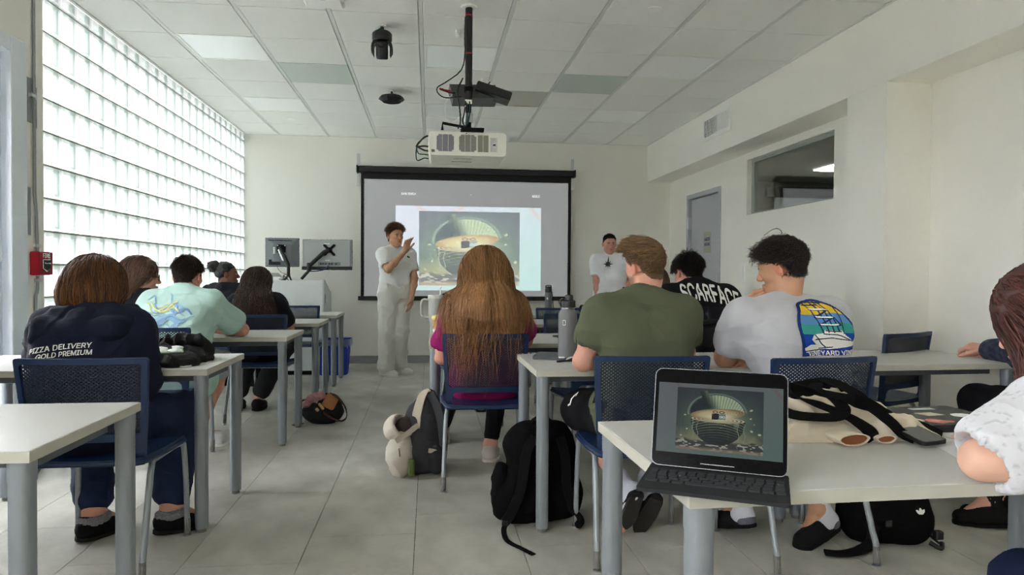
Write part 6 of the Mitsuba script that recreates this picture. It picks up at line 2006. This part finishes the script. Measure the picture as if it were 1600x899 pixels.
part(k, 'body', lathe([(0, 0), (.032, 0), (.034, .004), (.042, .16), (.040, .162)], 24, (-1.845, 6.28, TZ + .001)), mat('orange_plastic', (226, 96, 40), .45), smooth=40)
part(k, 'lid', lathe([(.043, 0), (.043, .015), (0, .018)], 24, (-1.845, 6.28, TZ + .163)), mat('orange_lid', (206, 82, 34), .45), smooth=40)
# pens, phone, paper
k = thing('green_pen', 'green pen near the corner of the table with the tumbler', 'pen')
part(k, 'barrel', tube([[.022, 4.72, TZ + .006], [.045, 4.60, TZ + .006]], .005, 8), mat('pen_green', (60, 160, 130), .4), smooth=40)
part(k, 'cap', tube([[.045, 4.60, TZ + .006], [.053, 4.56, TZ + .006]], .0055, 8), BLACKP, smooth=40)
k = thing('blue_pen', 'blue pen at the left end of the front table', 'pen')
part(k, 'barrel', tube([[1.02, 7.48, TZ + .006], [1.13, 7.45, TZ + .006]], .005, 8), mat('pen_blue', (66, 92, 170), .4), smooth=40)
part(k, 'cap', tube([[.985, 7.49, TZ + .006], [1.02, 7.48, TZ + .006]], .0055, 8), mat('pen_blue_cap', (40, 60, 140), .4), smooth=40)
k = thing('notebook', 'dark notebook on the table beyond the tall bottle', 'notebook')
part(k, 'cover', xf(mv(ext(rrect(.16, .21, .008), .010), 0, 0, TZ + .001), trimesh.transformations.translation_matrix([.96, 4.62, 0]) @ rot([0, 0, 1], 20)), mat('notebook_cover', (44, 46, 50), .6))
part(k, 'page_edge', xf(bx(-.077, .081, -.104, .104, TZ + .003, TZ + .009), trimesh.transformations.translation_matrix([.96, 4.62, 0]) @ rot([0, 0, 1], 20)), WHITE)
PAPER = mat('paper', (232, 232, 230), .8)
k = thing('paper_sheet', 'white paper sheet on the table in front of the long dark hair', 'paper')
part(k, 'sheet', xf(bx(-.105, .105, -.148, .148, TZ + .0005, TZ + .0015), trimesh.transformations.translation_matrix([-1.30, 6.40, 0]) @ rot([0, 0, 1], 8)), PAPER)
part(k, 'sheet', xf(bx(-.105, .105, -.148, .148, TZ + .0018, TZ + .0028), trimesh.transformations.translation_matrix([-1.315, 6.38, 0]) @ rot([0, 0, 1], 20)), PAPER)
# camera on the front table
k = thing('photo_camera', 'black camera with a fat lens lying on the front right table', 'camera')
part(k, 'body', bx(1.75, 1.92, 7.46, 7.54, TZ + .001, TZ + .10, .012), BLACKP)
part(k, 'hump', bx(1.80, 1.87, 7.47, 7.53, TZ + .10, TZ + .125, .010), BLACKP)
LN = frame([1.75, 7.47, TZ + .052], unit([.35, -.94, 0]), [0, 0, 1], unit([-.94, -.35, 0]))
part(k, 'lens', xf(lathe([(.04, 0), (.045, .004), (.045, .05), (.05, .055), (.05, .085), (.043, .088), (.040, .074)], 28), LN), BLACKP, smooth=40)
part(k, 'lens_glass', xf(lathe([(.041, .070), (.03, .076), (0, .079)], 28), LN), mat('lens_front', (60, 62, 66), .12), smooth=40)
part(k, 'lens_ring', xf(lathe([(.0455, .018), (.0468, .02), (.0468, .04), (.0455, .042)], 28), LN), LIDM, smooth=40)
# open laptop in front of the lettered T-shirt
k = thing('laptop', 'open black laptop beyond the black lettered T-shirt', 'laptop')
part(k, 'base', bx(2.10, 2.42, 4.52, 4.74, TZ + .001, TZ + .016, .004), BLACKP)
sc_ = part(k, 'lid', xf(bx(-.16, .16, -.006, .006, 0, .225, .003), trimesh.transformations.translation_matrix([2.26, 4.75, TZ + .014]) @ rot([1, 0, 0], -18)), BLACKP)
part(sc_, 'display', xf(bx(-.15, .15, -.0075, -.006, .012, .215), trimesh.transformations.translation_matrix([2.26, 4.75, TZ + .014]) @ rot([1, 0, 0], -18)), mat('display_black', (10, 10, 11), .15))
# jacket on the chair
m, G = blob(lambda s: s.cone(V(1.50, 3.835, .80), V(1.78, 3.835, .80), .045, None, .05).cone(V(1.50, 3.80, .52), V(1.77, 3.80, .56), .035, None, .05).cone(V(1.52, 3.81, .80), V(1.54, 3.80, .55), .04, .04, .06).cone(V(1.77, 3.81, .80), V(1.74, 3.80, .55), .04, .04, .06).cone(V(1.65, 3.81, .84), V(1.65, 3.80, .5), .045, .04, .08), .007, 10, 5, .009)
k = thing('jacket', 'black jacket hung over the chair back beside the olive T-shirt', 'jacket')
part(k, 'body', m, mat('jacket_black', (17, 17, 19), .9), True)
part(k, 'collar', tube(curve([[1.53, 3.80, .885], [1.60, 3.785, .90], [1.69, 3.785, .90], [1.76, 3.80, .885]], 14), .018, 8), mat('jacket_collar', (22, 22, 24), .9), smooth=50)

# cloth bag and quilted pad on the left table
k = thing('cloth_bag', 'crumpled black cloth bag on the left table beside the dark hoodie', 'bag')
m, G = blob(lambda s: s.ell((-1.25, 3.50, .755), (.20, .11, .045), None, .03).ell((-1.17, 3.57, .775), (.09, .065, .055), None, .02).ell((-1.36, 3.58, .775), (.10, .05, .048), None, .02).ell((-1.16, 3.36, .750), (.08, .10, .026), None, .03).cone(V(-1.28, 3.55, .82), V(-1.12, 3.53, .835), .016, .016, .02).plane((0, 0, .738), (0, 0, -1)), .016, 17, 6, .0065)
part(k, 'body', m, mat('bag_black', (20, 20, 21), .9), True)
part(k, 'drawstring', tube(curve([[-1.11, 3.30, .745], [-1.09, 3.34, .775], [-1.12, 3.40, .785], [-1.15, 3.41, .77]], 14), .0035, 6), WCAB, smooth=50)
part(k, 'drawstring', tube(curve([[-1.10, 3.31, .742], [-1.075, 3.28, .742], [-1.10, 3.25, .742], [-1.125, 3.28, .742], [-1.09, 3.30, .742]], 20), .003, 6), WCAB, smooth=50)
k = thing('quilted_case', 'white quilted case with a green rim lying on the black cloth bag', 'case')
QM = trimesh.transformations.translation_matrix([-1.275, 3.375, .800]) @ rot([0, 0, 1], 24) @ rot([1, 0, 0], 5)
part(k, 'rim', xf(ext(rrect(.25, .155, .018), .016, -.012), QM), mat('rim_green', (134, 164, 118), .5))
QUI = mat('quilt_white', (226, 230, 226), .6)
for a in range(4):
    for b in range(2):
        q = Sdf().ell((-.090 + a * .060 + .012 * b, -.036 + b * .070, .004), (.031, .037, .008))
        part(k, 'quilt', xf(q.mesh(.005), QM), QUI, True)

# ------------------------------------------------------------------ near table: tablet, tote bag, laptop, phone, paper
e_, n_ = unit([.887, -.463, 0]), unit([-.463, -.887, 0])
hc = V(.625, 1.425, 0)
KB = mat('keyboard_grey', (40, 41, 43), .8, spec=.2)
KEY = mat('key_grey', (52, 53, 56), .7, spec=.2)
k = thing('tablet', 'tablet with a slide on its screen standing in a dark keyboard case', 'tablet')
KM = frame(hc + UP * (TZ + .001), e_, -n_, UP)          # x along the hinge, y to the back, z up
ck = part(k, 'keyboard', xf(mv(ext(rrect(.286, .198, .008), .007), 0, -.095, 0), KM), KB)
rows = [(-.058, 14, .0), (-.077, 14, .004), (-.096, 13, .007), (-.115, 12, .010)]
for y, n, o in rows:
    for i in range(n):
        w = .272 / n
        part(ck, 'key', xf(mv(ext(rrect(w - .004, .0145, .003), .003), -.136 + w * (i + .5), y, .007), KM), KEY)
for x, w in ((-.122, .026), (-.094, .022), (-.069, .022), (.005, .118), (.078, .022), (.104, .022), (.127, .018)):
    part(ck, 'key', xf(mv(ext(rrect(w, .0145, .003), .003), x, -.134, .007), KM), KEY)
tl = math.radians(17)
tv = UP * math.cos(tl) - n_ * math.sin(tl)
tn = n_ * math.cos(tl) + UP * math.sin(tl)
to = hc + n_ * .028 + UP * (TZ + .012)
TM = frame(to, e_, tv, tn)
part(k, 'shell', xf(mv(ext(rrect(.281, .215, .016), .006), 0, .1075, -.006), TM), mat('tablet_edge', (132, 134, 138), .35, metal=.6))
part(k, 'back_cover', xf(mv(ext(rrect(.281, .205, .014), .003), 0, .1075, -.010), TM), KB)
part(k, 'stand', xf(bx(-.13, .13, .0, .05, -.03, -.010, .004), TM), KB)
part(k, 'glass', xf(mv(ext(rrect(.278, .212, .015), .0006), 0, .1075, 0), TM), mat('tablet_glass', (7, 7, 8), .2, spec=.08))


def tablet_image(p, n, uv):
    c = slide(uv.x, uv.y)
    l = mi.luminance(c)
    pg = (uv.x < .158) | (uv.x > .85) | (uv.y < .06) | (uv.y > .94)
    return dr.select(pg, c * mi.Color3f(.28, .28, .27), c * (.18 + .9 * l)) * .0040


sw, s0, s1 = .131, .030, .183
sv = np.array([to + e_ * a + tv * b + tn * .0009 for a, b in ((-sw, s0), (sw, s0), (sw, s1), (-sw, s1))])
part(k, 'screen', trimesh.Trimesh(sv, [[0, 1, 2], [0, 2, 3]], process=False), mat('tablet_screen', (8, 8, 9), .2, spec=.08), uv=np.array([[0, 0], [1, 0], [1, 1], [0, 1.0]]), label='lit tablet screen with the onion slide', emitter={'type': 'area', 'radiance': proc(tablet_image)})
part(k, 'home_bar', xf(bx(-.035, .035, .010, .0118, .0006, .0010), TM), mat('home_bar', (150, 152, 154), .4))

CANV = mat('canvas', (214, 202, 182), .9, bump=lambda p, n, uv: noise(p.x * 700, p.y * 700, p.z * 700), bscale=.0004)
STRP = mat('strap_black', (13, 13, 14), .9, spec=.1)
k = thing('tote_bag', 'folded cream canvas tote with black straps on the near table', 'bag')
gx, gy = np.meshgrid(np.linspace(0, 1, 90), np.linspace(0, 1, 60), indexing='ij')
X = .925 + .40 * gx + .05 * (1 - gy) * (gx - .5)
Y = 1.665 - .02 * np.sin(3 * gx) + (.225 + .05 * gx) * gy
edge = np.clip(np.minimum(np.minimum(gx, 1 - gx) * 9, np.minimum(gy, (1 - gy) * 4) * 7), 0, 1)
Q = np.stack([X, Y, 0 * X], -1)
rg = lambda f, s_: 1 - np.abs(2 * meshkit.noise(Q * f + meshkit.noise(Q * 9, s_ + 2)[..., None] * 1.5, s_) - 1)
H_ = .022 + .052 * np.exp(-((gx - .68) / .24) ** 2 - ((gy - .90) / .40) ** 2) + .046 * np.exp(-((gx - .25) / .27) ** 2 - ((gy - .85) / .38) ** 2) + .022 * rg(9, 3) ** 2 + .012 * rg(20, 5) ** 2
Z = .738 + np.where(edge > 0, H_ * np.sqrt(edge), 0)
nx_, ny_ = gx.shape
vt = np.concatenate([np.stack([X, Y, Z], -1).reshape(-1, 3), np.stack([X, Y, 0 * Z + .7376], -1).reshape(-1, 3)])
ii = (np.arange(nx_ - 1)[:, None] * ny_ + np.arange(ny_ - 1)[None]).ravel()
ft = np.vstack([np.stack([ii, ii + ny_, ii + ny_ + 1], 1), np.stack([ii, ii + ny_ + 1, ii + 1], 1)])
part(k, 'body', trimesh.Trimesh(vt, np.vstack([ft, ft[:, ::-1] + nx_ * ny_]), process=False), CANV, True)


def roll(c, d, rx, rz, L, m_, name, ins=0.0):
    """A rolled edge of canvas, open towards the front."""
    d = unit(d)
    sd = unit(np.cross(d, UP))
    a = np.linspace(0, 2 * np.pi, 24, endpoint=False)
    rings = [[c + d * t + sd * (rx - q) * math.cos(x) * (1 + .08 * math.sin(3 * x + t * 20)) + UP * ((rz - q) * math.sin(x) + rz) for x in a] for t, q in ((L, 0), (L * .5, 0), (0, 0), (0, .003), (.05, .003))]
    v = np.array(rings).reshape(-1, 3)
    f = [[i * 24 + x, i * 24 + (x + 1) % 24, (i + 1) * 24 + (x + 1) % 24] for i in range(4) for x in range(24)] + [[i * 24 + x, (i + 1) * 24 + (x + 1) % 24, (i + 1) * 24 + x] for i in range(4) for x in range(24)]
    part(k, name, trimesh.Trimesh(v, f, process=False), m_, 40)
    disc = trimesh.convex.convex_hull(np.array([c + d * .006 + sd * (rx - .003) * math.cos(x) + UP * ((rz - .003) * math.sin(x) + rz) for x in a] + [c + d * .010 + UP * rz]))
    part(k, 'lining', disc, LINING)


LINING = mat('lining_brown', (142, 84, 56), .85)
roll(V(1.065, 1.607, .7385), (-.15, 1, 0),   .045, .016, .13, CANV, 'rolled_edge')
roll(V(1.165, 1.625, .7385), (-.05, 1, 0), .028, .011, .10, CANV, 'rolled_edge')
part(k, 'hem_band', ribbon([[.93, 1.80, .800], [1.0, 1.865, .822], [1.10, 1.895, .838], [1.19, 1.90, .845], [1.28, 1.89, .815]], [[0, -.5, -1], [0, -.6, -1], [0, -.6, -1], [.1, -.8, -.7], [.3, -.8, -.3]], .048, .006), STRP, smooth=50)
for pts, sd in (([[.935, 1.80, .825], [.955, 1.73, .800], [1.0, 1.675, .800], [1.055, 1.66, .805], [1.085, 1.70, .825], [1.05, 1.76, .852], [.995, 1.80, .857], [.99, 1.77, .84], [1.03, 1.72, .825], [1.085, 1.665, .80], [1.125, 1.64, .768], [1.14, 1.645, .745]],
                 [[.4, .7, .3]] * 4 + [[.6, .5, .3], [.3, .9, -.2], [0, .6, -.8], [.3, .8, -.3], [.7, .6, .2], [.8, .4, .1], [.9, .1, .1], [.9, .1, .1]]),
                ([[1.09, 1.83, .862], [1.06, 1.77, .85], [1.11, 1.71, .84], [1.17, 1.71, .82], [1.20, 1.66, .785], [1.215, 1.64, .762], [1.24, 1.63, .75]], [[.8, .2, .2]] * 4 + [[.7, .4, .3]] * 3),
                ([[1.15, 1.90, .866], [1.18, 1.82, .845], [1.215, 1.765, .815], [1.27, 1.745, .785], [1.33, 1.72, .765], [1.37, 1.69, .745]], [[.9, .2, 0]] * 3 + [[.3, .9, .3]] * 3)):
    part(k, 'strap', ribbon(pts, sd, .036, .004, 60), STRP, smooth=50)
k = thing('phone', 'black phone lying against the canvas tote', 'phone')
PM = frame(V(1.252, 1.655, .764), unit([.975, .16, .03]), unit([-.10, .97, .16]), unit([.0, -.16, .98]))
part(k, 'body', xf(ext(rrect(.078, .164, .012), .009, -.005), PM), BLACKP)
part(k, 'screen', xf(ext(rrect(.071, .157, .009), .0006, .004), PM), mat('phone_glass', (70, 72, 74), .12))
k = thing('laptop', 'closed black laptop with stickers on the near table', 'laptop')
LM = trimesh.transformations.translation_matrix([1.455, 1.86, 0]) @ rot([0, 0, 1], 4)
LB = mat('laptop_black', (40, 41, 43), .5)
part(k, 'base', xf(mv(ext(rrect(.36, .25, .012), .012), 0, 0, TZ + .001), LM), LB)
ld = part(k, 'lid', xf(mv(ext(rrect(.36, .25, .012), .008), 0, 0, TZ + .0135), LM), LB)
part(ld, 'hinge_groove', xf(bx(-.178, .178, .068, .070, TZ + .0214, TZ + .0218), LM), BLACKM)
ST = [(rrect(.066, .050, .0249), -.095, -.055, (206, 204, 180), 'cream oval sticker'), (Point(0, 0).buffer(.028).union(affinity.scale(Point(.03, -.012).buffer(.014), 1.3, .8)), -.035, -.075, (206, 118, 110), 'red sticker'),
      (Polygon([(-.035, .02), (.025, .022), (.04, -.018), (-.02, -.022)]), .02, .012, (190, 180, 160), 'parchment sticker'), (rrect(.062, .052, .0255), .105, -.018, (222, 222, 222), 'white oval sticker'), (sbox(-.04, -.012, .04, .012), .06, .085, (178, 192, 186), 'pale green sticker'), (sbox(-.02, -.008, .02, .008), -.12, -.108, (150, 152, 150), 'small grey sticker')]
for i, (g_, x, y, c, lb) in enumerate(ST):
    part(ld, 'sticker', xf(mv(ext(g_, .0006), x, y, TZ + .0215), LM), mat('sticker_%d' % i, c, .6), label=lb)
part(ld, 'sticker_print', xf(mv(ext(Point(0, 0).buffer(.010).union(sbox(-.016, -.003, .016, .003)), .0005), -.035, -.075, TZ + .0221), LM), mat('sticker_pink', (226, 180, 170), .6))
k = thing('paper_sheet', 'sheet with pencil sketches on the near table by the white blouse', 'paper')
PMx = trimesh.transformations.translation_matrix([1.385, 1.59, 0]) @ rot([0, 0, 1], -16)
part(k, 'sheet', xf(bx(-.108, .108, -.14, .14, TZ + .0006, TZ + .0016), PMx), mat('sketch_paper', (206, 206, 206), .8))
sk = shapely.union_all([LineString([(-.06 + .1 * t, .08 - .05 * t + .01 * math.sin(9 * t)) for t in np.linspace(0, 1, 12)]).buffer(.0008), LineString([(.0, .05), (.03, .06), (.05, .03), (.02, .02), (.0, .05)]).buffer(.0009), LineString([(.02, .075), (.03, .08)]).buffer(.003)])
part(k, 'sketch', xf(mv(ext(sk, .0004), 0, 0, TZ + .0016), PMx), mat('pencil', (92, 94, 98), .8))

# ------------------------------------------------------------------ bags on the floor
CHAR = (58, 58, 62)
k = thing('backpack', 'open grey and cream backpack on the aisle floor beside the ginger-haired person', 'backpack')
m, G = blob(lambda s: s.cone(V(-.05, 4.08, .09), V(-.03, 4.12, .30), .115, .095, .06).cone(V(-.03, 4.12, .30), V(.0, 4.14, .44), .085, .035, .06).cone(V(.0, 4.09, .08), V(.03, 4.11, .25), .08, .06, .06).plane((0, 0, .004), (0, 0, -1)), .006, 10, 4, .007)
part(k, 'body', m, CLOTH, True, color=paint(m, lin(*CHAR)))
m, G = blob(lambda s: s.ell((-.165, 4.02, .12), (.075, .10, .125), None, .04).plane((0, 0, .004), (0, 0, -1)), .008, 12, 6, .006)
c = paint(m, lin(198, 190, 178))
part(k, 'front_pocket', m, CLOTH, True, color=c, label='cream front pocket')
m, G = blob(lambda s: s.ell((-.165, 4.04, .275), (.095, .09, .075), rot([0, 1, 0], -25)[:3, :3], .03).ell((-.135, 4.015, .30), (.072, .085, .065), rot([0, 1, 0], -35)[:3, :3], .012, '-'), .004, 12, 7, .006)
part(k, 'top_flap', m, CLOTH, True, color=paint(m, lin(198, 190, 178)), label='cream lid hanging open')
m = Sdf().ell((-.135, 4.06, .27), (.065, .05, .06), rot([0, 1, 0], -35)[:3, :3]).mesh(.007)
part(k, 'lining', m, mat('bag_lining', (52, 44, 38), .9), True)
part(k, 'zip_tape', ribbon([[-.185, 3.945, .215], [-.12, 3.955, .255], [-.06, 3.985, .295]], [[-.4, 0, .8]] * 3, .030, .006, 14), mat('zip_tape', (172, 164, 148), .8), smooth=40)
part(k, 'edge_strip', ribbon([[-.075, 4.01, .27], [-.065, 4.04, .36], [-.035, 4.09, .45], [.0, 4.11, .475], [.03, 4.12, .44]], [[-.6, .3, 0], [-.7, .3, 0], [-.6, .5, 0], [-.1, .9, 0], [.5, .6, 0]], .055, .008, 24), mat('edge_cream', (176, 166, 150), .85), smooth=40)
part(k, 'shoulder_strap', ribbon([[.01, 4.09, .465], [.06, 4.04, .36], [.085, 4.0, .22], [.08, 3.99, .10]], [[.8, -.4, .2]] * 4, .05, .014, 20), mat('strap_charcoal', (52, 53, 56), .9), smooth=40)
part(k, 'web_strap', ribbon([[.0, 3.975, .15], [.035, 3.965, .145], [.06, 3.975, .12], [.055, 3.98, .05]], [[.3, 0, .9]] * 4, .026, .004, 16), mat('web_cream', (166, 158, 136), .8), smooth=40)
part(k, 'side_pocket', blob(lambda s: s.ell((.045, 3.995, .09), (.055, .04, .085), None, .03).plane((0, 0, .004), (0, 0, -1)), .004, 12, 4, .007)[0], mat('pocket_dark', (44, 45, 48), .9), True)
part(k, 'green_patch', bx(-.115, -.078, 3.905, 3.945, .015, .115, .008), mat('patch_green', (84, 98, 52), .9))
part(k, 'zip_pull', tube([[-.165, 3.915, .18], [-.16, 3.91, .135]], .004, 6), mat('pull_grey', (120, 112, 100), .6))

BKB = mat('backpack_black', (11, 11, 12), .9, spec=.1)
BKS = mat('backpack_strap', (17, 17, 19), .9, spec=.1)
k = thing('backpack', 'black backpack standing on the floor behind the table leg', 'backpack')
m, G = blob(lambda s: s.cone(V(.44, 3.235, .12), V(.61, 3.26, .12), .115, .115, .06).cone(V(.47, 3.25, .34), V(.60, 3.27, .34), .105, .10, .06).cone(V(.46, 3.24, .12), V(.49, 3.26, .36), .12, .085, .06).cone(V(.60, 3.25, .12), V(.58, 3.27, .36), .12, .085, .06).ell((.39, 3.20, .10), (.08, .07, .09), None, .04).plane((0, 0, .004), (0, 0, -1)), .006, 10, 9, .008)
part(k, 'body', m, BKB, True)
part(k, 'haul_loop', ribbon([[.48, 3.24, .425], [.495, 3.235, .475], [.54, 3.235, .49], [.58, 3.24, .47], [.595, 3.25, .42]], [[0, 1, 0]] * 5, .026, .007, 24), BKS, smooth=40)
part(k, 'shoulder_strap', ribbon([[.495, 3.155, .41], [.455, 3.13, .36], [.435, 3.105, .27], [.415, 3.085, .18], [.375, 3.075, .09], [.345, 3.075, .045]], [[.9, -.3, 0]] * 6, .045, .012, 30), BKS, smooth=40)
part(k, 'shoulder_strap', ribbon([[.61, 3.15, .41], [.63, 3.125, .32], [.635, 3.11, .2], [.665, 3.12, .08]], [[.9, .3, 0]] * 4, .045, .012, 24), BKS, smooth=40)
part(k, 'buckle', bx(.33, .36, 3.06, 3.08, .03, .055, .004), BLACKP)
part(k, 'strap_tail', ribbon([[.345, 3.07, .035], [.335, 3.03, .018], [.345, 2.95, .006], [.40, 2.86, .005], [.435, 2.80, .005]], [[.9, .3, 0]] * 5, .024, .003, 24), BKS, smooth=40)
part(k, 'side_pocket', blob(lambda s: s.ell((.345, 3.23, .14), (.045, .07, .13), None, .03).plane((0, 0, .004), (0, 0, -1)), .006, 12, 3, .008)[0], BKB, True)
part(k, 'strap_tail', tube(curve([[.66, 3.12, .08], [.70, 3.10, .035], [.68, 3.07, .02]], 10), .018, 8), BKS, smooth=40)

k = thing('backpack', 'black backpack with a small white leaf emblem under the near table', 'backpack')
m, G = blob(lambda s: s.cone(V(1.93, 2.84, .11), V(2.09, 2.80, .11), .105, .105, .05).cone(V(1.95, 2.86, .36), V(2.06, 2.83, .36), .10, .095, .05).cone(V(1.94, 2.84, .1), V(1.96, 2.86, .38), .105, .09, .05).cone(V(2.08, 2.80, .1), V(2.05, 2.83, .38), .105, .09, .05).plane((0, 0, .004), (0, 0, -1)), .004, 9, 12, .008)
part(k, 'body', m, BKB, True)
leaf = shapely.union_all([affinity.rotate(affinity.scale(Point(0, .010).buffer(.011), .52, 1.15), a, origin=(0, -.002)) for a in (0, 48, -48)]).difference(sbox(-.03, -.0085, .03, -.0065)).difference(sbox(-.03, -.0045, .03, -.0025))
part(k, 'emblem', G.decal(ext(leaf, .0006), V(2.055, 2.4, .155), V(.98, -.2, 0), UP, unit([.1, 1, 0]), 1, e=.01), WHT)
part(k, 'shoulder_strap', ribbon([[1.90, 2.73, .10], [1.86, 2.69, .04], [1.78, 2.66, .02], [1.70, 2.65, .016], [1.64, 2.67, .016]], [[0, .6, .8], [0, .8, .5], [0, 1, .1], [.3, 1, 0], [.5, 1, 0]], .045, .012, 24), BKS, smooth=40)
part(k, 'side_strap', ribbon([[2.13, 2.75, .22], [2.15, 2.72, .12], [2.14, 2.70, .06], [2.165, 2.68, .03]], [[.3, .9, 0]] * 4, .028, .008, 16), BKS, smooth=40)
part(k, 'buckle', cat(bx(2.14, 2.175, 2.66, 2.69, .05, .085, .004), tube(curve([[2.13, 2.69, .03], [2.16, 2.66, .015], [2.18, 2.68, .03]], 8), .010, 6)), BLACKP)
part(k, 'clip', bx(1.93, 1.96, 2.69, 2.70, .10, .13, .004), BLACKP)

k = thing('handbag', 'black handbag with a brown flap and a pink scarf on the floor by the aisle', 'handbag')
m, G = blob(lambda s: s.ell((-.82, 5.50, .085), (.155, .10, .095), None, .03).ell((-.82, 5.51, .15), (.125, .085, .075), None, .04).ell((-.86, 5.49, .215), (.10, .055, .05), None, .015, '-').plane((0, 0, .004), (0, 0, -1)), .005, 11, 2, .007)
part(k, 'body', m, mat('bag_fabric', (18, 18, 19), .85), True)
m, G2 = blob(lambda s: s.ell((-.87, 5.475, .195), (.075, .05, .035), rot([0, 1, 0], -22)[:3, :3], .02).cone(V(-.93, 5.46, .16), V(-.83, 5.46, .215), .022, .025, .02), .010, 26, 5, .005)
part(k, 'scarf', m, mat('scarf_pink', (176, 128, 134), .9), True)
part(k, 'flap', trimesh.convex.convex_hull(np.vstack([mv(ext(rrect(.10, .11, .02), .012), 0, 0, 0).vertices])).apply_transform(frame(V(-.755, 5.425, .175), unit([.86, 0, -.45]), unit([.40, .45, .80]), unit([.25, -.9, .35]))), mat('leather_tan', (156, 98, 54), .5))
LEA = mat('leather_dark', (66, 34, 24), .5)
part(k, 'handle', ribbon([[-.76, 5.46, .235], [-.70, 5.42, .215], [-.64, 5.40, .14], [-.625, 5.39, .07], [-.66, 5.385, .035], [-.73, 5.38, .055], [-.80, 5.385, .10]], [[0, .8, .5]] * 7, .016, .006, 36), LEA, smooth=40)
part(k, 'handle', ribbon([[-.95, 5.46, .19], [-1.0, 5.43, .165], [-1.02, 5.41, .12]], [[0, .8, .5]] * 3, .016, .006, 16), LEA, smooth=40)
part(k, 'floor_strap', ribbon([[-.95, 5.40, .02], [-.99, 5.38, .008], [-1.03, 5.40, .008]], [[0, .9, .1]] * 3, .014, .005, 12), LEA, smooth=40)
GOLD = mat('clasp_gold', (206, 170, 112), .35, metal=.4)
part(k, 'clasp', trimesh.convex.convex_hull(ext(rrect(.018, .062, .008), .010).vertices).apply_transform(frame(V(-.815, 5.385, .150), unit([.8, 0, .6]), unit([-.6, -.1, .8]), unit([0, -1, 0]))), GOLD)
part(k, 'clasp', trimesh.convex.convex_hull(ext(rrect(.020, .030, .008), .010).vertices).apply_transform(frame(V(-.845, 5.385, .125), unit([.8, 0, .6]), unit([-.6, -.1, .8]), unit([0, -1, 0]))), GOLD)
